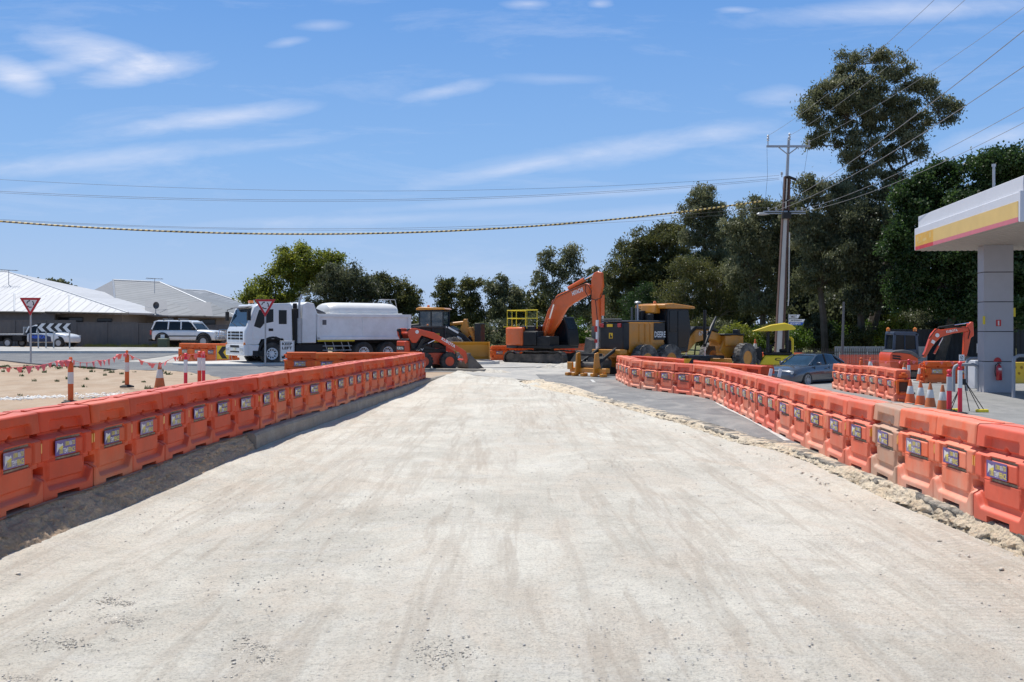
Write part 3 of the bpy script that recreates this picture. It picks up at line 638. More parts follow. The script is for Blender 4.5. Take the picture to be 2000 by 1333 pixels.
def end_lugs(t, sgn):      # what shows at the free end of a row
    mb = MB(); x = sgn*BP/2
    for z, wz, ww in ((.87, .05, .12), (.66, .06, .30), (.27, .07, .24), (.07, .08, .34)): mb.box(x+sgn*.05, 0, z, .13, ww, wz)
    mb.box(x+sgn*.03, -.17, .47, .09, .07, .42); mb.box(x+sgn*.03, .17, .47, .09, .07, .42); mb.box(x+sgn*.02, 0, .79, .07, .26, .09)
    o = mb.build('end_lug', m_orange, t, bevel=.015); o.data.materials[0] = m_orange
    mb = MB(); mb.box(x+sgn*.004, 0, .47, .02, .24, .28); mb.build('end_recess', m_hole, t, smooth=False)
ORD = ['first','second','third','fourth','fifth','sixth','seventh','eighth','ninth','tenth','eleventh','twelfth','thirteenth','fourteenth','fifteenth','sixteenth','seventeenth','eighteenth','nineteenth','twentieth',
       'twenty-first','twenty-second','twenty-third','twenty-fourth','twenty-fifth','twenty-sixth','twenty-seventh','twenty-eighth','twenty-ninth','thirtieth','thirty-first','thirty-second','thirty-third','thirty-fourth','thirty-fifth','thirty-sixth','thirty-seventh']
def along(poly, step, start=0.):
    P_ = [Vector((p[0], p[1])) for p in poly]; L = [0]
    for a, b in zip(P_, P_[1:]): L.append(L[-1]+(b-a).length)
    def pt(s):
        for k in range(len(P_)-1):
            if s <= L[k+1] or k == len(P_)-2: return P_[k]+(P_[k+1]-P_[k])*((s-L[k])/(L[k+1]-L[k]))
    n = int(round((L[-1]-start)/step)); st = (L[-1]-start)/n; out = []
    for i in range(n):
        a, b = pt(start+i*st), pt(start+(i+1)*st); out.append(((a+b)/2, math.atan2((b-a).y, (b-a).x)))
    return out
# left row: road-facing side is +x, i.e. local -y when the module runs towards the camera
def off_row(poly, d): # move a line of face points sideways to the module centre line
    P_ = np.array(poly); T = np.gradient(P_, axis=0); T /= np.linalg.norm(T, axis=1)[:, None]; Nn = np.stack([-T[:, 1], T[:, 0]], 1); return P_+Nn*d
Lrow = along(off_row(rowL, .25), BP)      # runs away from the camera, normal to the left
look = ['with a crisp purple sticker', 'with a peeling sticker', 'with a sun-bleached sticker', 'with a scratched sticker', 'with a dusty foot']
for i, (p, a) in enumerate(Lrow):
    jit = R(1.3)*(-1)**i+random.uniform(-.015, .015)
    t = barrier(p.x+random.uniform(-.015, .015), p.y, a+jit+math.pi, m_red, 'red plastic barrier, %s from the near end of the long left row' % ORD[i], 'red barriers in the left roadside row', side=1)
# the corner: side=+1 above faces local +y -> world right
end_lugs(t, -1)
Rrow = along(off_row(rowR[::-1], -.25), BP)
nR = len(Rrow)
for i, (p, a) in enumerate(Rrow):
    jit = R(1.2)*(-1)**i+random.uniform(-.015, .015)
    dusty = (abs(p.y-12.9) < .55)
    lab = 'beige barrier caked in dust in the right roadside row' if dusty else 'faded pink-red barrier, %s from the near end of the right row' % ORD[i]
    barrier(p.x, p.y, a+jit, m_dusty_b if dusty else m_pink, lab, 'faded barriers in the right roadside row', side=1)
# side row behind the left corner
for i, (p, a) in enumerate(along([(-8.3, 36.9), (-3.45, 37.6)], BP)):
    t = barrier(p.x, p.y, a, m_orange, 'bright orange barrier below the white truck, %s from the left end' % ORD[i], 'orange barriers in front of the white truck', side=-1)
    if i == 0: end_lugs(t, -1)
# second row behind the right row, seen from its back
for i, (p, a) in enumerate(along([(4.7, 38.3), (5.8, 36.4), (7.6, 29.6)], BP)):
    barrier(p.x, p.y, a, m_red, 'dark red barrier seen from behind, %s of the back row from the grader' % ORD[i], 'red barriers in the back row before the grader', sticker=False)
# block of barriers on the forecourt
blk = along([(11.75, 29.9), (12.6, 38.4)], BP)
for i, (p, a) in enumerate(blk):
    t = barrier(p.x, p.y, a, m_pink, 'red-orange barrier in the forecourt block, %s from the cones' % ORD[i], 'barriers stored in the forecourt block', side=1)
    if i == 0: end_lugs(t, -1)
# island group, left
for i, (p, a) in enumerate(along([(-17.4, 52.6), (-14.0, 50.4)], BP)):
    t = barrier(p.x, p.y, a, m_orange, 'orange barrier beside the yellow chevron sign, %s from the left' % ORD[i], 'orange barriers on the roundabout', side=-1)
    if i == 2: end_lugs(t, 1)
    if i == 0: end_lugs(t, -1)
# group left of the excavator, behind it, far ones
for k, (pts, mat, txt, grp) in enumerate((([(-1.3, 62.5), (4.0, 63.5)], m_orange, 'orange barrier between the bucket blade and the excavator tracks, %s from the left', 'barriers behind the excavator'),
        ([(17.6, 42.6), (19.8, 42.2)], m_orange, 'bright orange barrier beside the grey forecourt column, %s from the left', 'orange barriers beside the column'),
        ([(13.2, 58), (17.2, 57)], m_red, 'red barrier behind the roller, %s from the left', 'barriers behind the roller'))):
    for i, (p, a) in enumerate(along(pts, BP)):
        t = barrier(p.x, p.y, a, mat, txt % ORD[i], grp, side=-1)
        if i == 0: end_lugs(t, -1)
# yellow barriers at the right edge
for i, (p, a) in enumerate(along([(21.1, 42.6), (24.3, 42.9)], BP)):
    t = thing('barrier', 'yellow plastic barrier with round holes right of the column, %s from the column' % ORD[i], 'barrier', (p.x, p.y, g(p.x, p.y)), a, 'yellow barriers right of the column')
    mb = MB(); mb.xprism([(-.28, 0), (.28, 0), (.28, .12), (.17, .3), (.13, .92), (-.13, .92), (-.17, .3), (-.28, .12)], -BP/2, BP/2); mb.build('body', m_yelb, t, bevel=.02)
    mb = MB()
    for hx in (-.3, 0, .3):
        for hz in (.45, .7): mb.cyl((hx+(.12 if hz > .5 else 0), -.165, hz), (hx+(.12 if hz > .5 else 0), -.13, hz), .06, n=12)
    mb.build('hole', M('yellow_hole_shade', (.35,.2,.02), .8), t)
# remove the pattern modules themselves
def kill(o):
    for c in list(o.children): kill(c)
    bpy.data.objects.remove(o)
for r in _B.values(): kill(r)
# ================================================================ vehicles and machines (local x = forward, y = left)
m_tyre = M('tyre_rubber', (.028,.028,.028), .85, var=.3, scale=4, dirt=(.20,.17,.14,.55), dscale=2.5)
m_tyre_d = M('dusty_tyre_rubber', (.06,.058,.055), .9, var=.3, scale=4, dirt=(.32,.30,.27,.85), dscale=3)
m_black = M('black_machine_paint', (.007,.008,.010), .5, var=.3, scale=3, dirt=(.05,.045,.04,.35), dscale=1.5)
m_blackm = M('matt_black', (.02,.02,.021), .8, var=.2)
m_glass = M('tinted_glass', (.010,.014,.018), .10, var=.1); m_glass.node_tree.nodes['Principled BSDF'].inputs['Specular IOR Level'].default_value = .28
m_glass2 = M('windscreen_glass', (.02,.045,.075), .07, var=.3, scale=2)
m_chrome = M('chrome', (.7,.7,.7), .18, 1., var=.05)
m_steel = M('galvanised_steel', (.42,.43,.44), .5, .5, var=.12, scale=4)
m_rod = M('polished_rod', (.75,.76,.78), .15, 1., var=.03)
m_wht = M('white_vehicle_paint', (.76,.77,.78), .28, var=.03, coat=.5, dirt=(.45,.42,.37,.22), dscale=1.2)
m_body_w = M('white_tipper_paint', (.80,.80,.80), .4, var=.05, dirt=(.42,.40,.36,.4), dscale=.9)
m_cream = M('cream_tank_plastic', (.86,.84,.79), .35, var=.03, dirt=(.5,.45,.36,.25), dscale=.8)
m_grey_pl = M('grey_plastic', (.10,.10,.105), .6)
m_hit = M('orange_excavator_paint', (.76,.13,.018), .38, var=.08, coat=.3, dirt=(.40,.13,.05,.35), dscale=1.6)
m_kub = M('orange_red_loader_paint', (.72,.075,.02), .35, var=.06, coat=.3, dirt=(.30,.12,.07,.45), dscale=2)
m_deer = M('construction_yellow_paint', (.62,.24,.012), .4, var=.08, coat=.3, dirt=(.30,.20,.09,.5), dscale=1.6)
m_yel = M('bright_yellow_paint', (.85,.66,.02), .4, var=.05, dirt=(.5,.4,.15,.3))
m_track = M('dusty_track_steel', (.075,.068,.062), .75, .2, var=.4, scale=3, dirt=(.26,.22,.18,.8), dscale=2, bump=.4, bscale=20)
m_bucket = M('worn_bucket_steel', (.085,.08,.075), .6, .4, var=.35, scale=2, dirt=(.28,.25,.21,.7), dscale=1.5)
m_lampw = M('headlamp_glass', (.65,.68,.7), .08, .3, var=.2, coat=1.)
m_lampr = M('red_lamp', (.45,.012,.01), .25, coat=.6)
m_lampo = M('amber_lamp', (.80,.22,.02), .25, coat=.6)
m_wtext = M('white_lettering', (.82,.82,.80), .5, var=.03)
m_btext = M('black_lettering', (.015,.015,.017), .5, var=.03)
m_grey = M('silver_grey_paint', (.105,.115,.135), .24, .55, var=.03, coat=.9)
m_plate = M('number_plate', (.70,.68,.55), .5)
m_stripe = M('yellow_sign_face', (.80,.50,.02), .45, var=.08)

def wheel(par, x, y, z, Rr, wd, tm, rm, hub=.55, lugs=0, out=1, spokes=0):
    mb = MB(); r0 = Rr*hub
    mb.lathe([(r0, -wd*.42), (Rr*.80, -wd*.5), (Rr*.95, -wd*.45), (Rr, -wd*.33), (Rr, wd*.33), (Rr*.95, wd*.45), (Rr*.80, wd*.5), (r0, wd*.42)], (x, y, z), 'y', 32, False)
    if lugs:
        for i in range(lugs):
            for s in (-1, 1):
                a = 2*math.pi*(i+(.5 if s > 0 else 0))/lugs
                mb.box(x+math.cos(a)*(Rr-.005), y+s*wd*.24, z+math.sin(a)*(Rr-.005), .07*Rr/.6, wd*.48, .09*Rr/.6*1.6, ry=-a+R(0), rz=0)
    o = mb.build('wheel', tm, par)
    mb = MB(); f = out
    mb.lathe([(r0*1.0, -wd*.40), (r0*1.02, f*wd*.42), (r0*.92, f*wd*.44), (r0*.86, f*wd*.25), (r0*.45, f*wd*.16), (r0*.4, f*wd*.34), (.002, f*wd*.36)], (x, y, z), 'y', 24)
    for i in range(spokes):
        a = 2*math.pi*i/spokes; mb.cyl((x+math.cos(a)*r0*.36, y+f*wd*.20, z+math.sin(a)*r0*.36), (x+math.cos(a)*r0*.36, y+f*wd*.30, z+math.sin(a)*r0*.36), r0*.05, n=8)
    rim = mb.build('rim', rm, o)
    if spokes:
        mb = MB()
        for i in range(spokes): a = 2*math.pi*i/spokes; mb.cyl((x+math.cos(a)*r0*.68, y+f*wd*.17, z+math.sin(a)*r0*.68), (x+math.cos(a)*r0*.68, y+f*wd*.245, z+math.sin(a)*r0*.68), r0*.13, n=10)
        mb.build('rim_hole', m_blackm, rim)
    return o
def part(par, name, mat, bevel, fn, label=None):
    mb = MB(); fn(mb); o = mb.build(name, mat, par, bevel=bevel)
    if label: o['label'] = label
    return o
def lettering(par, txt, o, right, up, wd, h, mat, bold=.03, name='lettering'):
    mb = MB(); text(mb, txt, o, right, up, wd, h, bold); return mb.build(name, mat, par, smooth=False, fix=False)
def body_sec(x, zs, ws, n=1):    # symmetric ring at station x from (half width, z) pairs, bottom to top
    pts = [(x, w_, z_) for w_, z_ in zip(ws, zs)]; return pts+[(x, -w_, z_) for w_, z_ in reversed(list(zip(ws, zs)))]

# ---------------------------------------------------------------- white tipper truck with a water tank
def truck():
    Y = 47.5; X = at(457, 45.4); yaw = math.pi+R(35)
    t = thing('tipper_truck', 'white tipper truck with a rounded cream water tank in its tray', 'truck', (X, 45.6, g(X, 46)), yaw)
    # local x: 0 at the front bumper, negative towards the tail
    def cab(mb):
        prof = [(0, .95), (0, 1.55), (-.10, 1.75), (-.42, 2.62), (-.62, 2.80), (-2.15, 2.86), (-2.25, 2.78), (-2.3, 1.0), (-1.95, .95), (-1.85, 1.22), (-.75, 1.22), (-.62, .95)]
        n = len(prof); rings = []
        for y, sx, sz in ((-1.23, .06, .04), (-1.17, 0, 0), (1.17, 0, 0), (1.23, .06, .04)):
            rings.append([(min(p[0], -.0)-sx*(1 if p[0] > -1.2 else -1)*.8, y, p[1]-(sz if p[1] > 2 else 0)) for p in prof])
        mb.loft([[(q[0], q[1], q[2]) for q in r] for r in rings])
    part(t, 'cab', m_wht, .05, cab)
    part(t, 'windscreen', m_glass2, .01, lambda mb: mb.loft([[(-.115, -1.08, 1.78), (-.115, 1.08, 1.78), (-.10, 1.1, 1.77), (-.10, -1.1, 1.77)], [(-.405, -1.0, 2.56), (-.405, 1.0, 2.56), (-.38, 1.0, 2.57), (-.38, -1.0, 2.57)]]))
    part(t, 'sun_visor', m_grey_pl, .01, lambda mb: mb.box(-.28, 0, 2.66, .34, 2.0, .03, ry=.25))
    for s in (1, -1):
        part(t, 'door', m_wht, .015, lambda mb: mb.prism([(-.35, 1.2), (-.35, 1.85), (-.60, 2.62), (-1.42, 2.68), (-1.42, 1.2)], s*1.225, s*1.245))
        part(t, 'side_window', m_glass, .008, lambda mb: mb.prism([(-.42, 1.78), (-.66, 2.52), (-1.34, 2.56), (-1.34, 1.98), (-.9, 1.9), (-.72, 1.68)], s*1.24, s*1.253))
        part(t, 'side_window', m_glass, .02, lambda mb: mb.prism([(-1.60, 1.88), (-1.60, 2.52), (-1.98, 2.52), (-1.98, 1.88)], s*1.228, s*1.245))
        part(t, 'door_handle', m_blackm, .01, lambda mb: mb.box(-1.22, s*1.25, 1.62, .22, .02, .12))
        part(t, 'mirror', m_blackm, .03, lambda mb: (mb.box(-.12, s*1.42, 2.25, .14, .16, .42), mb.tube([(-.3, s*1.2, 2.6), (-.12, s*1.42, 2.55), (-.12, s*1.42, 2.3)], .018)))
        part(t, 'wheel_arch', m_blackm, .02, lambda mb: mb.loft([[(-1.32+.62*math.cos(a), s*1.0, .55+.66*math.sin(a)), (-1.32+.62*math.cos(a), s*1.25, .55+.66*math.sin(a)), (-1.32+.72*math.cos(a), s*1.25, .55+.78*math.sin(a)), (-1.32+.72*math.cos(a), s*1.0, .55+.78*math.sin(a))] for a in [R(k) for k in range(-8, 189, 14)]]))
        part(t, 'headlight', m_lampw, .02, lambda mb: mb.box(.035, s*.92, .72, .06, .36, .20))
        part(t, 'step', m_blackm, .01, lambda mb: mb.box(-.62, s*1.15, .55, .5, .2, .25))
        part(t, 'indicator', m_lampo, .01, lambda mb: mb.box(-.02, s*1.16, .98, .1, .1, .12))
    part(t, 'wheel_well', m_blackm, .0, lambda mb: mb.bx(-1.97, -.70, -1.02, 1.02, .5, 1.235))
    part(t, 'bumper', m_wht, .05, lambda mb: (mb.box(-.1, 0, .70, .26, 2.46, .52), mb.box(-.4, 1.16, .70, .6, .14, .5), mb.box(-.4, -1.16, .70, .6, .14, .5)))
    def grille(mb):
        for z in (1.50, 1.36, 1.22):
            for y0, y1 in ((-.98, -.62), (-.52, -.02), (.02, .52), (.62, .98)): mb.bx(-.01, .012, y0, y1, z-.05, z+.045)
        mb.bx(.0, .035, -.6, .6, .80, .92); mb.bx(.0, .035, -.6, .6, .58, .66)
    part(t, 'grille', m_blackm, .01, grille)
    part(t, 'number_plate', m_plate, 0, lambda mb: mb.box(.045, 0, .74, .01, .38, .12))
    part(t, 'wiper', m_blackm, 0, lambda mb: (mb.tube([(-.1, .9, 1.78), (-.17, .1, 1.95)], .014), mb.tube([(-.1, -.1, 1.78), (-.17, -.85, 1.95)], .014)))
    part(t, 'roof_lamp', m_lampo, .02, lambda mb: (mb.box(-1.0, .7, 2.93, .2, .25, .12), mb.box(-1.0, -.7, 2.93, .2, .25, .12)))
    lettering(t, '100', (-1.7, 1.235, 1.5), (-1, 0, 0), (0, 0, 1), .22, .07, m_btext) if False else None
    # chassis, engine gear
    part(t, 'chassis', m_blackm, .02, lambda mb: (mb.bx(-8.3, -.3, .32, .45, .75, 1.0), mb.bx(-8.3, -.3, -.45, -.32, .75, 1.0), mb.bx(-8.3, -2.4, -.9, .9, .98, 1.16), mb.bx(-4.1, -2.5, .45, 1.1, .45, .95), mb.bx(-4.1, -2.5, -1.1, -.45, .45, .95)))
    part(t, 'air_intake', m_blackm, .03, lambda mb: (mb.bx(-2.62, -2.38, .7, 1.15, 1.0, 2.6), mb.cyl((-2.5, .95, 2.6), (-2.5, .95, 2.85), .1)))
    part(t, 'exhaust_stack', m_steel, 0, lambda mb: (mb.cyl((-2.62, 1.18, 1.0), (-2.62, 1.18, 2.15), .11), mb.tube([(-2.62, 1.18, 2.1), (-2.62, 1.18, 2.95), (-2.75, 1.18, 3.25)], .055)))
    part(t, 'headboard', m_body_w, .04, lambda mb: mb.prism([(-2.72, 1.0), (-2.78, 2.80), (-3.0, 2.92), (-3.35, 2.85), (-3.55, 2.3), (-3.45, 1.0)], -1.2, 1.2))
    def tray(mb):
        x0, x1, z0, z1 = -3.5, -8.45, 1.16, 2.34
        for s in (-1, 1): mb.bx(x1, x0, s*1.2-.03, s*1.2+.03, z0, z1)
        mb.bx(x1, x0, -1.2, 1.2, z0, z0+.1); mb.bx(x1, x1+.06, -1.2, 1.2, z0, z1); mb.bx(x0-.06, x0, -1.2, 1.2, z0, z1)
        for s in (-1, 1):
            mb.bx(x1-.03, x0+.03, s*1.25-.05, s*1.25+.05, z1-.12, z1+.02); mb.bx(x1-.03, x0+.03, s*1.25-.04, s*1.25+.04, z0-.02, z0+.13)
            for x in (x0-.05, x1+.06): mb.bx(x-.08, x+.08, s*1.25-.04, s*1.25+.04, z0, z1)
            mb.bx(-5.85, -5.81, s*1.235-.015, s*1.235+.015, z0, z1)
    part(t, 'tray', m_body_w, .012, tray)
    part(t, 'side_rail', m_yel, .01, lambda mb: (mb.bx(-5.4, -3.5, 1.22, 1.27, 1.07, 1.12), mb.bx(-5.4, -3.5, -1.27, -1.22, 1.07, 1.12)))
    part(t, 'tarp_roll', m_grey_pl, .02, lambda mb: mb.tube([(-3.3, -1.1, 2.6), (-3.9, -1.1, 2.36), (-3.9, 1.1, 2.36), (-3.3, 1.1, 2.6)], .09))
    part(t, 'info_decal', m_grey_pl, 0, lambda mb: mb.bx(-3.95, -3.75, 1.232, 1.24, 1.85, 2.08))
    # cream tank standing in the tray
    def tank(mb):
        secs = []
        for x, k in ((-4.25, .62), (-4.32, .82), (-4.5, .95), (-4.8, 1.), (-7.5, 1.), (-7.8, .95), (-7.98, .82), (-8.05, .62)):
            ring = []
            for i in range(20):
                a = 2*math.pi*i/20; cy, sz_ = math.cos(a), math.sin(a)
                yy_ = 1.02*(abs(cy)**.65)*(1 if cy > 0 else -1)*k; z_ = 2.38+.56*(abs(sz_)**.75)*(1 if sz_ > 0 else -1)*k
                ring.append((x, yy_, z_))
            secs.append(ring)
        mb.loft(secs)
    part(t, 'water_tank', m_cream, 0, tank)
    part(t, 'tank_skirt', m_cream, .02, lambda mb: mb.bx(-8.1, -4.2, -1.06, 1.06, 2.34, 2.42))
    part(t, 'ladder', m_steel, 0, lambda mb: (mb.tube([(-7.4, .4, 2.9), (-7.4, .4, 3.12), (-8.05, .4, 3.12), (-8.2, .4, 2.4)], .02), mb.tube([(-7.4, -.1, 2.9), (-7.4, -.1, 3.12), (-8.05, -.1, 3.12), (-8.2, -.1, 2.4)], .02), mb.tube([(-7.4, -.1, 3.12), (-7.4, .4, 3.12)], .02)))
    for x in (-1.32, -5.9, -7.2):
        for s in (1, -1): wheel(t, x, s*1.03, .52, .52, .30 if x > -2 else .55, m_tyre, m_wht if x > -2 else m_body_w, .52, out=s, spokes=10)
    def guard(mb):
        for s in (-1, 1):
            for x in (-3.9, -4.3, -4.75, -5.1): mb.tube([(x, s*1.15, 1.05), (x-.14, s*1.15, .62)], .02)
            for z in (.65, .85): mb.tube([(-3.8, s*1.15, z), (-5.3, s*1.15, z)], .022)
    part(t, 'side_guard', m_steel, 0, guard)
    part(t, 'mudguard', m_blackm, .01, lambda mb: [mb.bx(-7.95, -5.25, s*1.18-.25, s*1.18+.02, 1.08, 1.13) for s in (-1, 1)])
truck()

# ---------------------------------------------------------------- passenger cars by lofted sections
def loft_car(t, name, mat, st, bevel=0.):
    if name != 'body':
        mb = MB(); mb.loft([body_sec(x, zs, ws) for x, zs, ws in st]); return mb.build(name, mat, t)
    mb = MB(); mb.loft([body_sec(x, zs, ws) for x, zs, ws in st]); o = mb.build(name, mat, t)
    for p_ in o.data.polygons: p_.use_smooth = True
    at_ = o.data.attributes.get('sharp_edge')
    if at_: o.data.attributes.remove(at_)
    m_ = o.modifiers.new('subdivision', 'SUBSURF'); m_.levels = m_.render_levels = 2; return o
def sedan():
    L = 4.52; X = at(1521, 40.5); yaw = R(-128)
    cx, cy = at(1577, 43.0), 43.0; cz = g(cx, cy)-.12
    t = thing('sedan_car', 'silver grey sedan with dark windows behind the right barriers', 'car', (cx, cy, cz), R(-140))
    st = []
    for x, zt, wt, wm, zm, zb in ((2.29,.58,.60,.68,.42,.22),(2.24,.70,.70,.82,.48,.16),(2.04,.79,.78,.90,.56,.15),(1.6,.88,.80,.93,.60,.15),(1.2,.92,.80,.93,.62,.15),(.75,.93,.79,.905,.65,.17),(0,.95,.78,.905,.66,.17),(-.8,.96,.78,.905,.67,.17),(-1.4,.97,.77,.90,.68,.18),(-1.8,.97,.74,.87,.68,.2),(-2.12,.93,.68,.80,.62,.24),(-2.25,.82,.62,.72,.55,.30)):
        st.append((x, [zb, zb+.06, zm-.1, zm+.04, zt-.10, zt-.02, zt+.012], [wm*.88, wm*.97, wm*1.0, wm, wt+.05, wt, wt*.55]))
    body = loft_car(t, 'body', m_grey, st)
    gs = []
    for x, zr, wr, wb in ((.98,.91,.66,.72),(.72,1.05,.62,.72),(.35,1.26,.56,.73),(.05,1.355,.54,.73),(-.5,1.385,.54,.73),(-1.0,1.345,.53,.72),(-1.45,1.16,.54,.70),(-1.78,.975,.55,.66)):
        gs.append((x, [.90, .93, (zr+.9)/2, zr-.03, zr], [wb, wb, (wb+wr)/2+.01, wr+.015, wr*.6]))
    loft_car(t, 'windows', m_glass2, gs)
    rf = []
    for x, zr, wr in ((.22,1.325,.55),(.03,1.372,.54),(-.5,1.402,.54),(-.98,1.362,.53),(-1.15,1.30,.53)):
        rf.append((x, [zr-.05, zr-.02, zr], [wr+.012, wr, wr*.6]))
    loft_car(t, 'roof', m_grey, rf)
    for s in (1, -1):
        part(t, 'windscreen_pillar', m_grey, .005, lambda mb: mb.tube([(.98, s*.72, .93), (.55, s*.655, 1.17), (.20, s*.565, 1.335)], .03, 6))
        part(t, 'window_pillar', m_blackm, .003, lambda mb: mb.tube([(-.28, s*.745, .95), (-.32, s*.565, 1.365)], .026, 6))
        part(t, 'rear_pillar', m_grey, .005, lambda mb: mb.tube([(-1.12, s*.54, 1.31), (-1.45, s*.60, 1.12), (-1.8, s*.66, .97)], [.03, .06, .04], 6))
        part(t, 'side_mirror', m_grey, .02, lambda mb: mb.loft([[(.55+a*.05, s*(.83+r_*.0)+s*q*.1, .99+h) for a, h in ((1,-.05),(1,.05),(-1,.06),(-1,-.06))] for q, r_ in ((0,0),(1,0),(1.9,0))]))
        part(t, 'headlight', m_lampw, .02, lambda mb: mb.box(2.135, s*.60, .63, .12, .36, .13, rz=-s*.42))
        part(t, 'kidney_grille', m_blackm, .01, lambda mb: mb.box(2.235, s*.14, .60, .06, .22, .14))
        part(t, 'door_handle', m_grey, .008, lambda mb: (mb.box(-.1, s*.91, .78, .2, .03, .03), mb.box(-1.0, s*.905, .80, .2, .03, .03)))
        part(t, 'tail_light', m_lampr, .01, lambda mb: mb.box(-2.17, s*.62, .76, .12, .26, .14))
        part(t, 'door_seam', m_blackm, 0, lambda mb: [mb.box(x, s*.872, .60, .008, .03, .5) for x in (.78, -.3, -1.15)])
    part(t, 'lower_intake', m_blackm, .01, lambda mb: mb.box(2.19, 0, .28, .1, 1.1, .12))
    part(t, 'number_plate', m_plate, 0, lambda mb: mb.box(2.275, 0, .39, .02, .38, .1))
    for x in (1.38, -1.38):
        for s in (1, -1):
            part(t, 'wheel_well', m_blackm, 0, lambda mb: mb.cyl((x, s*.78, .33), (x, s*.899, .33), .365, n=24))
            wheel(t, x, s*.872, .32, .32, .17, m_tyre, m_steel, .70, out=s, spokes=0)
            part(t, 'spoke', m_steel, 0, lambda mb: [mb.box(x+.11*math.cos(2*math.pi*i/7), s*.925, .32+.11*math.sin(2*math.pi*i/7), .2, .012, .022, ry=-2*math.pi*i/7) for i in range(7)])
sedan()

def suv():
    cx, Y = at(369, 73.5), 73.5
    t = thing('four_wheel_drive', 'white four wheel drive with roof racks and bull bar by the grey fence', 'car', (cx, Y, zz(678.5, Y)), R(-9), s=1.09)
    st = []
    for x, zt, w_, zb in ((2.35,.98,.72,.5),(2.25,1.10,.82,.45),(1.9,1.16,.88,.45),(1.0,1.20,.90,.45),(.85,1.22,.91,.45),(-.5,1.22,.91,.45),(-2.1,1.22,.90,.45),(-2.35,1.2,.86,.5)):
        st.append((x, [zb, zb+.05, .85, zt-.12, zt], [w_*.92, w_, w_+.02, w_, w_*.9]))
    loft_car(t, 'body', m_wht, st)
    loft_car(t, 'windows', m_glass, [(x, [1.18, 1.2, zr], [.86, .86, wr]) for x, zr, wr in ((.98,1.22,.8),(.55,1.66,.74),(.4,1.74,.72),(-2.0,1.76,.72),(-2.28,1.25,.8))])
    loft_car(t, 'roof', m_wht, [(x, [zr-.08, zr-.02, zr+.02], [wr+.03, wr+.02, wr*.8]) for x, zr, wr in ((.62,1.68,.74),(.35,1.79,.73),(-1.9,1.81,.73),(-2.14,1.74,.74))])
    for s in (1, -1):
        for x0, x1 in ((.98, .52), (-.12, -.16), (-1.05, -1.05), (-2.22, -2.02)):
            part(t, 'window_pillar', m_wht, 0, lambda mb: mb.tube([(x0, s*.87, 1.2), (x1, s*.755, 1.74)], .05 if x0 != .98 else .04, 6))
        part(t, 'side_strip', m_blackm, 0, lambda mb: mb.box(-.1, s*.925, .76, 2.2, .02, .07))
        part(t, 'headlight', m_lampw, .01, lambda mb: mb.box(2.27, s*.68, .98, .1, .26, .16))
        part(t, 'side_mirror', m_blackm, .02, lambda mb: mb.box(.78, s*1.0, 1.27, .1, .2, .16))
        part(t, 'roof_rack', m_blackm, 0, lambda mb: [mb.box(x, s*.6, 1.85, .05, .08, .1) for x in (-.4, -1.5)])
        for x in (1.5, -1.45):
            part(t, 'wheel_arch', m_blackm, 0, lambda mb: mb.loft([[(x+.44*math.cos(a), s*.8, .48+.44*math.sin(a)), (x+.44*math.cos(a), s*.95, .48+.44*math.sin(a)), (x+.53*math.cos(a), s*.95, .48+.53*math.sin(a)), (x+.53*math.cos(a), s*.8, .48+.53*math.sin(a))] for a in [R(k) for k in range(0, 181, 15)]]))
            part(t, 'wheel_well', m_blackm, 0, lambda mb: mb.cyl((x, s*.7, .46), (x, s*.925, .46), .44, n=20))
            wheel(t, x, s*.90, .40, .40, .2, m_tyre, m_steel, .55, out=s)
    part(t, 'roof_rack', m_steel, 0, lambda mb: (mb.box(-.4, 0, 1.90, .07, 1.35, .04), mb.box(-1.5, 0, 1.90, .07, 1.35, .04)))
    part(t, 'bull_bar', m_chrome, 0, lambda mb: (mb.tube([(2.45, -.7, .7), (2.5, -.65, 1.15), (2.5, .65, 1.15), (2.45, .7, .7)], .04), mb.tube([(2.5, -.7, .85), (2.5, .7, .85)], .03), mb.tube([(2.5, -.3, .6), (2.5, -.3, 1.15)], .03), mb.tube([(2.5, .3, .6), (2.5, .3, 1.15)], .03)))
    part(t, 'bumper', m_steel, .03, lambda mb: mb.box(2.4, 0, .62, .2, 1.7, .22))
    wh = MB(); wh.lathe([(.01, -.12), (.3, -.13), (.39, -.08), (.39, .08), (.3, .13), (.01, .12)], (-2.5, 0, .98), 'x', 24); wh.build('spare_wheel', m_tyre, t)
    part(t, 'rear_bumper', m_blackm, .03, lambda mb: mb.box(-2.42, 0, .5, .18, 1.6, .16))
    part(t, 'tail_light', m_lampr, .0, lambda mb: (mb.box(-2.34, .8, 1.0, .06, .12, .3), mb.box(-2.34, -.8, 1.0, .06, .12, .3)))
suv()

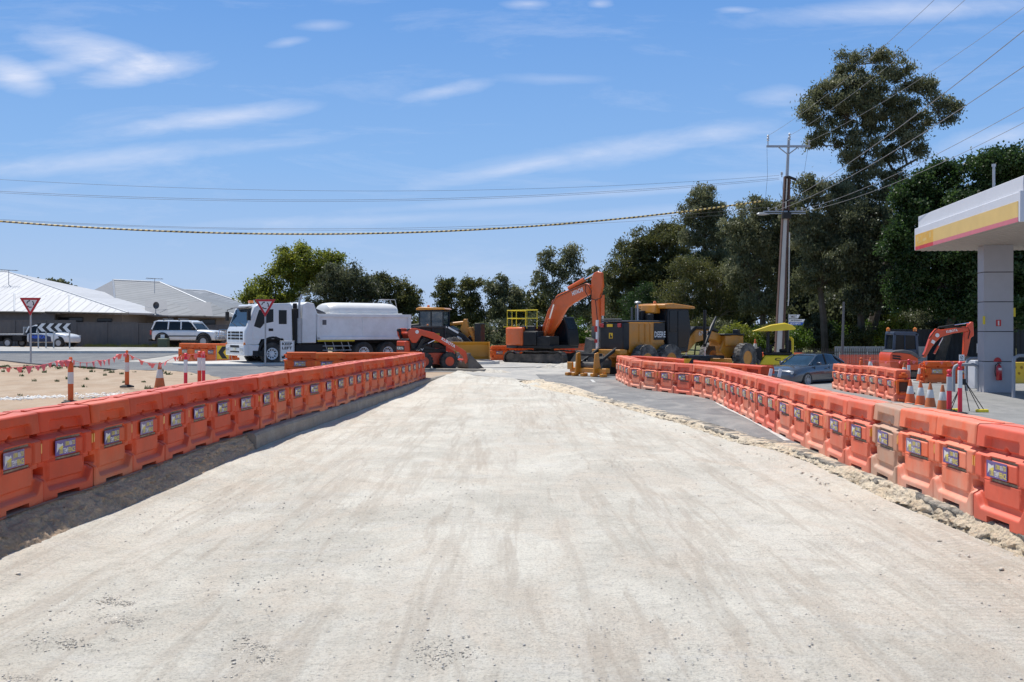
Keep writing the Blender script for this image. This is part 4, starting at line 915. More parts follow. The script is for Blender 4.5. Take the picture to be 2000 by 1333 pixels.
def ute():
    Y = 73.0; cx = at(62, Y)
    t = thing('utility_truck', 'white flat tray utility with blue writing on its door behind the chevron board', 'utility truck', (cx, Y, zz(679, Y)), R(-7))
    # front at +x (image right)
    st = []
    for x, zt, w_ in ((3.45,.70,.70),(3.35,.90,.82),(3.0,1.02,.88),(2.2,1.12,.90),(1.9,1.14,.90),(.3,1.10,.90),(.05,1.1,.88)):
        st.append((x, [.35, .42, .7, zt-.1, zt], [w_*.9, w_, w_+.01, w_, w_*.9]))
    loft_car(t, 'body', m_wht, st)
    loft_car(t, 'windows', m_glass, [(x, [1.06, 1.08, zr], [.85, .85, wr]) for x, zr, wr in ((2.35,1.1,.8),(1.65,1.52,.66),(1.3,1.6,.62),(.6,1.6,.62),(.3,1.5,.64),(.08,1.1,.8))])
    loft_car(t, 'roof', m_wht, [(x, [zr-.06, zr, zr+.03], [wr+.04, wr+.02, wr*.8]) for x, zr, wr in ((1.68,1.52,.66),(1.3,1.61,.62),(.6,1.62,.62),(.22,1.5,.66))])
    for s in (1, -1):
        part(t, 'window_pillar', m_wht, 0, lambda mb: [mb.tube([(x0, s*.87, 1.09), (x1, s*.68, 1.54)], .05, 6) for x0, x1 in ((2.35, 1.66), (.95, .95), (.12, .25))])
        part(t, 'wheel_well', m_blackm, 0, lambda mb: mb.cyl((2.65, s*.7, .42), (2.65, s*.893, .42), .42, n=20))
        part(t, 'door_panel', M('dark_blue_decal', (.02,.03,.08), .4), 0, lambda mb: mb.prism([(.35, .42), (.35, .98), (1.3, .95), (2.05, .80), (2.1, .42)], s*.905, s*.912))
        for x in (2.65, -1.3): wheel(t, x, s*.867, .34, .34, .18, m_tyre, m_steel, .6, out=s)
        part(t, 'headlight', m_lampw, .01, lambda mb: mb.box(3.28, s*.72, .82, .16, .22, .14))
    lettering(t, 'FABRICAT', (.45, -.915, .66), (1, 0, 0), (0, 0, 1), 1.35, .24, M('blue_lettering', (.03,.12,.65), .4))
    part(t, 'tray', m_steel, .01, lambda mb: (mb.bx(-3.2, -.02, -.98, .98, .92, 1.0), mb.bx(-3.2, -3.15, -.98, .98, .75, .95), mb.bx(-.1, -.04, -.9, .9, .95, 1.5)))
    part(t, 'chassis', m_blackm, 0, lambda mb: (mb.bx(-2.9, .2, -.45, .45, .45, .8), mb.bx(-2.4, -1.9, -.9, .9, .5, .85), mb.bx(-.9, -.2, -.9, .9, .5, .85)))
ute()
# ---------------------------------------------------------------- orange excavator
def track(par, L, Rr, wd, y, name='track', mat=None, sag=.0, hi=None):
    """crawler: tyre-like belt with grousers, plus frame and rollers"""
    mat = mat or m_track; n = 44; pts = []
    hi = hi or Rr; per = []
    for i in range(16): a = R(-90+180*i/15); per.append((L/2-Rr+Rr*math.cos(a), Rr+Rr*math.sin(a)))
    for i in range(16): a = R(90+180*i/15); per.append((-L/2+Rr+Rr*math.cos(a), Rr+Rr*math.sin(a)))
    per.append(per[0]); out = [per[0]]
    dens = []
    for a, b in zip(per, per[1:]):
        d = math.dist(a, b); k = max(1, int(d/.12))
        for j in range(k): dens.append((a[0]+(b[0]-a[0])*j/k, a[1]+(b[1]-a[1])*j/k))
    mb = MB(); c = (0, Rr); sec = []
    m_ = len(dens)
    for i, (x, z) in enumerate(dens):
        x2, z2 = dens[(i+1) % m_]; tx, tz = x2-x, z2-z; l = math.hypot(tx, tz) or 1; nx, nz_ = tz/l, -tx/l
        if (x < L/2-Rr and x > -L/2+Rr and z > Rr): z += .0-sag*math.sin((x+L/2)/L*9)**2
        sec.append([(x+nx*0, y-wd/2, z+nz_*0), (x, y+wd/2, z), (x-nx*.05, y+wd/2, z-nz_*.05), (x-nx*.05, y-wd/2, z-nz_*.05)])
        if i % 2 == 0: mb.box(x+nx*.0, y, z+nz_*.0, .035, wd, .05, ry=math.atan2(nx, nz_) if True else 0)
    sec.append(sec[0]); mb.loft(sec, cap=False)
    o = mb.build(name, mat, par)
    mb = MB(); mb.bx(-L/2+Rr*1.2, L/2-Rr*1.2, y-wd*.3, y+wd*.3, Rr*.55, Rr*1.35)
    mb.prism([(-L/2+Rr, Rr*.5), (-L/2+Rr*1.4, Rr*1.6), (L/2-Rr*1.4, Rr*1.6), (L/2-Rr, Rr*.5)], y-wd*.34, y+wd*.34)
    mb.build('track_frame', m_track, o, bevel=.02)
    mb = MB()
    for sx in (-1, 1): mb.lathe([(.02, -wd*.36), (Rr*.75, -wd*.34), (Rr*.8, 0), (Rr*.75, wd*.34), (.02, wd*.36)], (sx*(L/2-Rr), y, Rr), 'y', 18)
    k = int(L/.5)
    for i in range(k): mb.cyl((-L/2+Rr*1.6+(L-Rr*3.2)*i/(k-1), y-wd*.38, Rr*.3), (-L/2+Rr*1.6+(L-Rr*3.2)*i/(k-1), y+wd*.38, Rr*.3), Rr*.26, n=10)
    mb.build('roller', m_track, o)
    return o
def ram(par, p0, p1, r, mat, frac=.55, name='hydraulic_ram'):
    p0, p1 = Vector(p0), Vector(p1); mid = p0+(p1-p0)*frac
    mb = MB(); mb.cyl(p0, mid, r, n=12); o = mb.build(name, mat, par); mb = MB(); mb.cyl(mid, p1, r*.5, n=10); mb.build('rod', m_rod, o); return o
def excavator():
    Y = 60.; S = Y/F
    X = at(1062, Y); Z = zz(713.5, Y)
    t = thing('excavator', 'large orange tracked excavator with its boom raised and yellow handrails', 'excavator', (X, Y, Z), 0)
    und = empty('undercarriage', (0, 0, 0), R(-28)); und.parent = t
    for s in (-1, 1): track(und, 3.95, .44, .60, s*1.15, sag=.03)
    part(und, 'carbody', m_track, .03, lambda mb: (mb.bx(-.8, .8, -1, 1, .35, .85), mb.cyl((0, 0, .8), (0, 0, 1.05), .62, n=24)))
    up = empty('upper_structure', (0, 0, 0), R(-42)); up.parent = t
    # everything in the side plane is written in photo-plane metres, then stretched forward by the yaw
    k = 1/math.cos(R(42)); zx = lambda u, v: ((900+u/5-1062)*S*k*.98, (713.5-(520+v/5))*S)
    def P_(*uv): return [zx(a, b) for a, b in zip(uv[::2], uv[1::2])]
    part(up, 'house', m_black, .04, lambda mb: (mb.bx(-1.2, 1.7, -1.25, 1.25, 1.02, 1.22), mb.bx(-1.0, .55, -1.2, .2, 1.2, 2.05), mb.bx(.5, 1.5, -1.25, -.35, 1.2, 1.75), mb.bx(-1.1, .2, .2, 1.2, 1.2, 2.1)))
    part(up, 'counterweight', m_hit, .10, lambda mb: mb.plate([(-.55, -1.36), (-1.7, -1.30), (-2.25, -.95), (-2.45, -.4), (-2.45, .4), (-2.25, .95), (-1.7, 1.28), (-.95, 1.32), (-.95, -.9), (-.55, -.9)], 1.18, 2.28))
    part(up, 'counterweight_sill', m_black, .04, lambda mb: mb.plate([(-1.0, -1.3), (-1.68, -1.25), (-2.2, -.93), (-2.4, -.4), (-2.4, .4), (-2.2, .93), (-1.68, 1.25), (-1.0, 1.3)], 1.02, 1.2))
    lettering(up, '1', (-2.33, -.80, 1.35), (.45, -1, 0), (0, 0, 1), .08, .3, m_wtext) if False else None
    part(up, 'side_door', m_black, .02, lambda mb: (mb.bx(-.5, .5, -1.31, -1.2, 1.22, 2.0), mb.bx(-.95, -.2, -1.0, .9, 2.05, 2.35)))
    part(up, 'engine_hood', m_black, .05, lambda mb: mb.bx(-1.0, .2, -1.1, .9, 2.0, 2.36))
    def rails(mb):
        z0, z1, z2 = 2.28, 2.82, 3.3; a = [(-2.3, -.9), (-1.1, -1.25), (-1.1, -1.25), (.5, -1.25)]; b = [(-2.3, .9), (-2.3, -.9)]
        for z in (z1, z2): mb.tube([(-2.2, .85, z), (-2.2, -.85, z), (-1.15, -1.2, z), (.55, -1.2, z)], .028, 6)
        for x, y in ((-2.2, .85), (-2.2, 0), (-2.2, -.85), (-1.65, -1.03), (-1.15, -1.2), (-.3, -1.2), (.5, -1.2)): mb.tube([(x, y, 2.2), (x, y, z2)], .018, 6)
        mb.bx(-2.45, -1.05, -.95, .95, 2.28, 2.33)
    part(up, 'handrail', m_yel, 0, rails)
    # cab on the left side
    part(up, 'cab', m_black, .06, lambda mb: mb.prism([(.15, 1.15), (.15, 2.72), (.35, 2.9), (1.3, 2.9), (1.62, 2.2), (1.72, 1.6), (1.72, 1.15)], .30, 1.28))
    part(up, 'cab_window', m_glass, .01, lambda mb: (mb.prism([(.3, 1.95), (.3, 2.65), (.78, 2.72), (.78, 1.95)], .285, .305), mb.prism([(.84, 1.4), (.84, 2.72), (1.25, 2.72), (1.5, 2.15), (1.6, 1.6), (1.6, 1.4)], .285, .305), mb.add([(1.36, .36, 2.78), (1.36, 1.22, 2.78), (1.655, 1.22, 2.15), (1.655, .36, 2.15)], [(0, 1, 2, 3)])))
    # boom, stick
    bo = part(up, 'boom', m_hit, .05, lambda mb: mb.prism(P_(815,640, 850,540, 880,440, 925,340, 975,285, 1060,250, 1150,215, 1235,185, 1270,200, 1262,290, 1190,330, 1110,375, 1060,415, 1015,490, 985,560, 930,640, 880,690, 835,690), -.34, -.10))
    mbt = MB(); o = zx(1118, 303); q = zx(1215, 262); dv = Vector((q[0]-o[0], 0, q[1]-o[1]))
    text(mbt, 'HITACHI', (o[0], -.365, o[1]), dv, (-dv.z, 0, dv.x), dv.length, .26, .04); mbt.build('lettering', m_wtext, bo, smooth=False, fix=False)
    st = part(up, 'stick', m_hit, .04, lambda mb: mb.prism(P_(1283,240, 1280,150, 1300,95, 1335,80, 1372,95, 1380,220, 1352,330, 1352,600, 1290,600, 1280,400), -.32, -.12))
    pts = P_(1070,245, 1300,100); ram(up, (pts[0][0], -.22, pts[0][1]+.1), (pts[1][0], -.22, pts[1][1]), .12, m_hit, .62)
    for yb in (-.56, .12):
        pts = P_(862,735, 965,380); ram(up, (pts[0][0], yb, pts[0][1]), (pts[1][0], yb, pts[1][1]), .11, m_hit, .62)
    pts = P_(1362,300, 1372,620); ram(up, (pts[0][0]+.1, -.22, pts[0][1]), (pts[1][0], -.22, pts[1][1]), .11, m_hit, .6)
    part(up, 'bucket_linkage', m_bucket, .03, lambda mb: (mb.prism(P_(1290,590, 1355,590, 1345,720, 1310,760, 1290,700), -.42, -.02), mb.prism(P_(1350,610, 1395,610, 1385,720, 1350,720), -.4, -.04)))
    part(up, 'hose', m_blackm, 0, lambda mb: [mb.tube([(a[0], y, a[1]) for a in P_(*c)], .022, 6) for c, y in (((1250,185, 1240,260, 1275,330, 1330,345, 1380,330, 1400,280), -.46), ((1262,195, 1300,260, 1290,330, 1350,350), -.5), ((900,420, 960,320, 1060,270, 1240,200), -.44), ((1330,345, 1340,450, 1350,560), -.44))])
    bk = part(up, 'bucket', m_bucket, .03, lambda mb: mb.prism(P_(1290,690, 1345,720, 1350,800, 1310,850, 1330,960, 1250,975, 1115,968, 1150,920, 1195,850, 1215,815, 1275,820), -.95, .5))
    part(bk, 'tooth', m_bucket, 0, lambda mb: [mb.box(zx(1110, 968)[0], -.85+.3*i, .07, .3, .09, .06) for i in range(5)])
    part(up, 'work_light', m_lampw, .01, lambda mb: mb.box(1.3, .45, 2.96, .08, .16, .1))
excavator()

# ---------------------------------------------------------------- motor grader
def grader():
    Y = 42.4; X = at(1197, Y); ang = R(40)
    t = thing('motor_grader', 'yellow and black motor grader seen from its rear corner with ripper lowered', 'motor grader', (X, Y+.6, g(5, 43)-.0), ang)
    # x = 0 rear face of the engine box, +x forward; camera sees the rear and the right side (y < 0)
    HB = 2.5
    part(t, 'engine_cover', m_deer, .05, lambda mb: (mb.bx(.35, 2.6, -.72, .72, 1.0, 2.32), mb.bx(.1, 3.0, -.6, .6, .8, 1.2)))
    part(t, 'rear_cover', m_black, .06, lambda mb: mb.bx(-.02, .55, -.70, .70, 1.12, 2.30))
    part(t, 'engine_lid', m_grey_pl, .03, lambda mb: mb.bx(.0, 2.75, -.66, .66, 2.32, 2.40))
    part(t, 'vent_louvre', m_black, .0, lambda mb: [mb.bx(1.9, 2.62, -.735, -.72, 1.55, 2.3)])
    part(t, 'cover_rib', m_deer, .01, lambda mb: [mb.bx(x, x+.04, -.745, -.71, 1.45, 2.28) for x in (.95, 1.3, 1.35, 1.65)]+[mb.bx(.4, 2.6, -.735, -.71, 1.38, 1.42)])
    part(t, 'rear_lamp', m_lampr, .02, lambda mb: (mb.box(-.05, .52, 2.18, .06, .2, .16), mb.box(-.05, -.52, 2.18, .06, .2, .16)))
    part(t, 'number_plate', m_stripe, 0, lambda mb: mb.box(-.05, .05, 2.18, .02, .34, .12))
    part(t, 'emblem', m_stripe, 0, lambda mb: mb.bx(-.032, -.02, -.10, .12, 1.62, 1.86))
    mb = MB(); flat(mb, [(-.034, .09, 1.65), (-.034, -.07, 1.65), (-.034, -.07, 1.72), (-.034, -.0, 1.74), (-.034, .03, 1.83), (-.034, .07, 1.82), (-.034, .05, 1.74)]); mb.build('emblem_mark', m_btext, t, smooth=False, fix=False)
    lettering(t, 'DEERE', (1.93, -.745, 1.66), (1, 0, 0), (0, 0, 1), .72, .26, m_wtext, .02)
    # cab
    part(t, 'cab', m_black, .04, lambda mb: (mb.prism([(2.75, 1.0), (2.75, 2.95), (4.15, 2.95), (4.35, 2.0), (4.1, 1.0)], -.80, .80)))
    part(t, 'cab_window', m_glass, .01, lambda mb: [mb.prism([(2.85, 1.9), (2.85, 2.85), (3.35, 2.85), (3.35, 1.9)], s*.805, s*.82) for s in (-1, 1)]+[mb.prism([(3.42, 1.2), (3.42, 2.85), (4.05, 2.85), (4.22, 2.0), (4.02, 1.2)], s*.805, s*.82) for s in (-1, 1)]+[mb.bx(2.73, 2.745, -.66, .66, 2.45, 2.86)])
    part(t, 'roof', m_deer, .06, lambda mb: (mb.prism([(2.45, 2.93), (2.45, 3.12), (3.0, 3.18), (4.5, 3.05), (4.55, 2.95)], -.9, .9), mb.prism([(2.3, 2.72), (2.35, 3.12), (2.62, 3.12), (2.66, 2.72)], -.45, .45)))
    part(t, 'exhaust', m_grey_pl, .0, lambda mb: (mb.cyl((1.9, .25, 2.38), (1.9, .25, 2.95), .10), mb.cyl((1.5, .2, 2.38), (1.5, .2, 3.0), .05), mb.cyl((1.9, .25, 2.9), (1.9, .25, 3.2), .05)))
    part(t, 'air_cleaner', m_black, .03, lambda mb: (mb.cyl((2.2, .3, 2.38), (2.2, .3, 2.85), .20), mb.cyl((2.2, -.25, 2.38), (2.2, -.25, 2.7), .16)))
    part(t, 'positioning_mast', m_steel, .0, lambda mb: (mb.tube([(1.55, -.1, 2.38), (1.55, -.1, 3.15)], .035), mb.lathe([(.001, 3.15), (.14, 3.16), (.15, 3.2), (.1, 3.25), (.001, 3.26)], (1.55, -.1, 0))))
    part(t, 'beacon', m_lampo, .0, lambda mb: mb.lathe([(.07, 3.16), (.07, 3.24), (.05, 3.29), (.001, 3.3)], (3.0, .2, 0)))
    part(t, 'handrail', m_grey_pl, 0, lambda mb: (mb.tube([(0, -.6, 2.35), (0, -.6, 2.45), (0, .6, 2.45), (0, .6, 2.35)], .025)))
    part(t, 'warning_post', m_wtext, .0, lambda mb: (mb.bx(-.12, -.04, .72, .84, 1.0, 2.42),))
    part(t, 'warning_post', m_lampr, .0, lambda mb: (mb.bx(-.14, -.05, .74, .9, 1.9, 2.15), mb.bx(-.14, -.05, .74, .9, 1.42, 1.58)))
    # front frame: arch, nose
    part(t, 'front_frame', m_deer, .04, lambda mb: mb.prism([(4.1, 1.35), (4.7, 1.45), (5.4, 2.02), (6.4, 2.0), (6.9, 1.85), (7.6, 1.70), (8.5, 1.55), (8.5, 1.05), (7.9, .75), (7.4, .8), (7.3, 1.2), (6.9, 1.45), (6.2, 1.55), (5.4, 1.40), (4.8, .95), (4.1, .9)], -.22, .22))
    part(t, 'frame_cap', m_black, .03, lambda mb: mb.prism([(4.5, 1.5), (4.6, 1.75), (5.3, 2.15), (6.5, 2.13), (7.0, 1.98), (7.0, 1.86), (6.4, 2.01), (5.4, 2.03)], -.25, .25))
    mbt = MB(); text(mbt, '670GP', (5.55, -.235, 1.72), (1, 0, 0), (0, 0, 1), .85, .20, .02); mbt.build('lettering', m_wtext, t, smooth=False, fix=False)
    part(t, 'nose', m_deer, .05, lambda mb: (mb.bx(7.2, 8.6, -.5, .5, 1.2, 1.72), mb.box(7.5, -.35, 1.1, .9, .1, .8, ry=.5), mb.bx(7.5, 8.4, -.3, .3, .6, 1.3)))
    part(t, 'nose_cap', m_black, .03, lambda mb: (mb.bx(7.1, 8.65, -.53, .53, 1.72, 1.8), mb.box(8.3, -.3, 1.9, .25, .3, .22)))
    part(t, 'lift_cylinder', m_black, 0, lambda mb: [mb.cyl((5.6, s*.55, 1.2), (5.55, s*.6, 2.9), .075) for s in (-1, 1)])
    part(t, 'cylinder_rod', m_rod, 0, lambda mb: [mb.cyl((5.6, s*.55, .7), (5.6, s*.55, 1.25), .04) for s in (-1, 1)])
    part(t, 'side_arm', m_black, .02, lambda mb: (mb.tube([(5.2, -.9, 1.3), (5.9, -.7, 2.1), (6.5, -.5, 2.6)], [.06, .09, .05]), mb.bx(4.4, 7.0, -.6, .6, .62, .78), mb.cyl((5.6, 0, .55), (5.6, 0, .72), .75, n=24)))
    part(t, 'mouldboard', m_deer, .02, lambda mb: mb.loft([[(6.0+.12*math.sin(a), -1.75, .42+.28*math.cos(a)) for a in [R(q) for q in (20, 60, 100, 140, 160)]]+[(5.96+.12*math.sin(a), -1.75, .42+.25*math.cos(a)) for a in [R(q) for q in (160, 140, 100, 60, 20)]], [(5.2+.12*math.sin(a), 1.75, .42+.28*math.cos(a)) for a in [R(q) for q in (20, 60, 100, 140, 160)]]+[(5.16+.12*math.sin(a), 1.75, .42+.25*math.cos(a)) for a in [R(q) for q in (160, 140, 100, 60, 20)]]]))
    # wheels
    for x in (1.0, 2.55, 8.0):
        for s in (-1, 1): wheel(t, x, s*1.02, .66, .66, .40, m_tyre_d, m_deer, .5, lugs=22, out=s)
    part(t, 'tandem_case', m_deer, .04, lambda mb: [mb.bx(.6, 3.0, s*.72-.12, s*.72+.1, .45, .85) for s in (-1, 1)])
    part(t, 'axle', m_black, 0, lambda mb: mb.bx(7.85, 8.15, -.85, .85, .5, .75))
    # ripper
    rp = part(t, 'ripper', m_deer, .03, lambda mb: (mb.bx(-1.45, -1.2, -1.1, 1.1, .18, .38), mb.bx(-.35, .1, -.85, .85, .95, 1.15), *[mb.prism([(-1.65, .08), (-1.55, 1.0), (-1.35, 1.05), (-1.28, .55), (-1.1, .1)], y-.045, y+.045) for y in (-.55, .55)],
        *[mb.cyl((-.15, y-.12, 1.02), (-.15, y+.12, 1.02), .13) for y in (-.62, .62, .2)], *[mb.bx(-1.7, -1.4, y-.09, y+.09, .03, .17) for y in (-1.05, -.5, .1, .65, 1.05)], mb.bx(-1.62, -1.5, .78, 1.08, .3, .62)))
    part(rp, 'ripper_arm', m_blackm, .02, lambda mb: [mb.box(-.78, y, .88, 1.3, .12, .12, ry=-.50) for y in (-.5, .5)]+[mb.bx(-1.3, -1.1, -.55, .55, .88, 1.0)])
    part(rp, 'ripper_ram', m_bucket, 0, lambda mb: (mb.cyl((-.2, 0, .55), (-1.25, 0, .65), .22), mb.cyl((-1.2, -.5, .5), (-1.2, .5, .5), .16)))
grader()

# ---------------------------------------------------------------- skid steer loader
def skid():
    Y = 46.8; X = at(842, Y)
    t = thing('skid_steer_loader', 'orange-red skid steer loader with black cab and its bucket on the ground', 'loader', (X, Y, zz(722.5, Y)), R(24), s=1.0)
    for x in (.62, -.62):
        for s in (-1, 1): wheel(t, x, s*.72, .41, .41, .32, m_tyre, m_kub, .52, lugs=16, out=s)
    part(t, 'chassis', m_kub, .03, lambda mb: (mb.prism([(-1.3, .28), (-1.3, 1.05), (.2, 1.02), (.85, .75), (1.0, .35), (.9, .25)], -.52, .52),))
    part(t, 'rear_door', m_kub, .05, lambda mb: mb.bx(-1.5, -1.22, -.62, .62, .5, 1.36))
    part(t, 'name_panel', m_btext, 0, lambda mb: mb.bx(-1.515, -1.5, -.58, .50, .92, 1.13))
    lettering(t, 'KUBOTA', (-1.522, .45, .96), (0, -1, 0), (0, 0, 1), .96, .13, m_wtext, .03)
    part(t, 'engine_cover', m_black, .04, lambda mb: (mb.bx(-1.35, -.6, -.58, .58, 1.3, 1.46), mb.bx(-1.45, -.5, -.55, .55, .9, 1.32)))
    part(t, 'cab', m_black, .03, lambda mb: (mb.bx(-.75, .55, -.56, .56, 1.93, 2.05), *[mb.bx(x, x+.09, s*.52-.045, s*.52+.045, .9, 1.98) for s in (-1, 1) for x in (-.75, -.15, .46)], mb.bx(-.75, .55, -.56, .56, .8, 1.0), mb.bx(-.75, -.66, -.5, .5, 1.0, 1.3)))
    part(t, 'cab_glass', m_glass, .0, lambda mb: (mb.bx(-.66, .46, -.50, -.49, 1.0, 1.93), mb.bx(-.66, .46, .49, .50, 1.0, 1.93), mb.bx(.44, .45, -.5, .5, 1.0, 1.93)))
    part(t, 'seat', M('yellow_seat_mesh', (.55,.35,.04), .8), .02, lambda mb: mb.box(.1, -.515, 1.5, .26, .01, .42))
    for s in (-1, 1):
        arm = part(t, 'lift_arm', m_kub, .03, lambda mb: mb.prism([(-1.42, 1.82), (-1.28, 1.95), (-1.05, 1.95), (-.15, 1.75), (1.25, .98), (1.45, .85), (1.55, .40), (1.42, .28), (1.28, .62), (1.1, .82), (-.2, 1.45), (-.75, 1.62), (-1.0, 1.28), (-1.2, 1.28), (-1.38, 1.6)], s*.78-.07, s*.78+.07))
        if s < 0:
            dv = Vector((.62, 0, -.36)); mbt = MB(); text(mbt, 'KUBOTA', (.18, -.862, 1.42), dv, (.36, 0, .62), .78, .14, .04); mbt.build('lettering', m_wtext, arm, smooth=False, fix=False)
            mb = MB(); mb.cyl((-.98, -.852, 1.78), (-.98, -.858, 1.78), .085, n=18); mb.build('decal', m_wtext, arm)
        part(t, 'rear_link', m_black, .02, lambda mb: (mb.prism([(-1.4, 1.85), (-1.28, 1.85), (-1.02, 1.0), (-1.18, 1.0)], s*.68-.05, s*.68+.05), mb.prism([(-.95, 1.0), (-.62, 1.55), (-.5, 1.5), (-.8, .95)], s*.70-.04, s*.70+.04), mb.cyl((-1.34, s*.84, 1.85), (-1.34, s*.65, 1.85), .09)))
        ram(t, (-1.05, s*.66, .95), (.0, s*.78, 1.45), .055, m_black, .6)
        part(t, 'lower_panel', m_black, .01, lambda mb: mb.prism([(-.75, 1.22), (.55, .84), (.95, .72), (.4, .86), (-.2, .98), (-.75, 1.0)], s*.64-.02, s*.64+.02))
    lettering(t, 'SSV', (-1.0, -.66, .92), (1, 0, 0), (0, 0, 1), .42, .11, m_wtext, .02)
    part(t, 'cross_tube', m_kub, .0, lambda mb: (mb.cyl((-1.2, -.75, 1.72), (-1.2, .75, 1.72), .07), mb.cyl((1.42, -.75, .45), (1.42, .75, .45), .06)))
    bk = part(t, 'bucket', m_bucket, .015, lambda mb: (mb.loft([[(x, y, z) for x, z in ((1.62, .78), (1.5, .4), (1.55, .08), (1.7, .02), (2.38, .0), (2.38, .03), (1.72, .06), (1.6, .12), (1.56, .4), (1.66, .78))] for y in (-.9, .9)]), *[mb.prism([(1.55, .80), (1.52, .05), (2.38, .0)], s*.9-.015, s*.9+.015) for s in (-1, 1)]))
    part(t, 'tilt_ram', m_rod, 0, lambda mb: [mb.cyl((1.35, s*.4, .35), (1.62, s*.4, .62), .05) for s in (-1, 1)])
    part(t, 'beacon', m_lampo, 0, lambda mb: mb.lathe([(.05, 2.05), (.05, 2.12), (.001, 2.15)], (-.1, .2, 0)))
    part(t, 'front_lamp', m_lampw, .01, lambda mb: (mb.box(.56, -.5, 2.0, .05, .12, .07), mb.box(.56, .5, 2.0, .05, .12, .07)))
skid()

# ---------------------------------------------------------------- wheel loader behind
def loader():
    Y = 58; X = at(850, Y)
    t = thing('wheel_loader', 'yellow and black wheel loader with a wide yellow bucket behind the orange-red loader', 'loader', (X, Y, g(X, Y)-.0), R(-12))
    for x in (1.35, -1.5):
        for s in (-1, 1): wheel(t, x, s*.98, .72, .72, .5, m_tyre_d, m_deer, .5, lugs=18, out=s)
    part(t, 'engine_hood', m_black, .08, lambda mb: (mb.prism([(-2.75, 1.0), (-2.75, 1.75), (-2.5, 2.1), (-.7, 2.25), (-.7, 1.0)], -.75, .75), mb.bx(-2.6, .5, -.6, .6, .6, 1.1)))
    part(t, 'front_frame', m_black, .05, lambda mb: mb.prism([(.3, .6), (.4, 1.7), (.9, 2.1), (1.3, 1.9), (1.7, .9), (1.6, .6)], -.5, .5))
    part(t, 'cab', m_black, .05, lambda mb: (mb.bx(-.8, .7, -.68, .68, 1.2, 1.75), *[mb.bx(x, x+.08, s*.64-.04, s*.64+.04, 1.7, 3.0) for s in (-1, 1) for x in (-.8, -.1, .62)], mb.bx(-.8, .7, -.68, .68, 2.92, 3.02)))
    part(t, 'cab_glass', M('blue_tinted_glass', (.02,.045,.07), .08, coat=.6), .0, lambda mb: mb.bx(-.74, .64, -.63, .63, 1.75, 2.92))
    part(t, 'roof', m_deer, .05, lambda mb: mb.prism([(-.95, 3.02), (-.95, 3.12), (-.7, 3.2), (.7, 3.14), (.85, 3.04)], -.74, .74))
    for s in (-1, 1):
        part(t, 'lift_arm', m_black, .04, lambda mb: mb.prism([(.55, 2.1), (.75, 2.2), (1.9, 1.6), (2.75, .75), (2.7, .45), (2.5, .55), (1.7, 1.25), (.6, 1.85)], s*.5-.08, s*.5+.08))
    part(t, 'decal', m_wtext, 0, lambda mb: (mb.box(1.25, -.59, 1.86, .7, .006, .10, ry=.5), mb.box(1.6, -.59, 1.4, .3, .006, .14, ry=.5)))
    part(t, 'tilt_linkage', m_deer, .03, lambda mb: (mb.prism([(1.5, 1.9), (1.75, 2.5), (1.95, 2.5), (2.1, 1.6), (1.9, 1.3)], -.12, .12), mb.cyl((.9, 0, 2.2), (1.8, 0, 2.3), .1), mb.box(2.3, -.3, 1.6, .2, .1, .9, ry=-.4), mb.box(2.3, .3, 1.6, .2, .1, .9, ry=-.4)))
    part(t, 'quick_coupler', m_black, .03, lambda mb: (mb.bx(2.5, 2.85, -.55, .55, .5, 2.25),))
    part(t, 'beacon', m_lampo, 0, lambda mb: mb.lathe([(.08, 3.18), (.08, 3.3), (.001, 3.34)], (-.5, .3, 0)))
    return t
ld_ = loader()
# its bucket, broadside with the hollow towards the camera
def blade(ld):
    Y = 56.0; X = at(918, Y); W_ = 1.08
    d = Matrix.Rotation(-ld.rotation_euler.z, 3, 'Z') @ (Vector((X, Y, zz(702.5, Y)))-Vector(ld.location))
    t = part(ld, 'bucket', M('bucket_yellow', (.50,.23,.015), .5, var=.15, dirt=(.25,.15,.06,.6)), .015, lambda mb: mb.loft([[(s*W_, y, z) for y, z in ((-.42, 0), (-.1, .0), (.12, .12), (.2, .5), (.1, .85), (-.12, 1.0), (-.12, .97), (.07, .82), (.16, .5), (.09, .15), (-.1, .04), (-.42, .03))] for s in (-1, 1)]))
    t.location = d; t.rotation_euler.z = R(4)-ld.rotation_euler.z
    part(t, 'side_plate', m_deer, .01, lambda mb: [mb.xprism([(-.42, 0), (-.1, 0), (.12, .12), (.2, .5), (.1, .85), (-.12, 1.0), (-.36, .55)], s*W_-.03, s*W_+.03) for s in (-1, 1)])
    part(t, 'cutting_edge', m_bucket, .005, lambda mb: mb.bx(-W_, W_, -.48, -.40, -.01, .03))
blade(ld_)

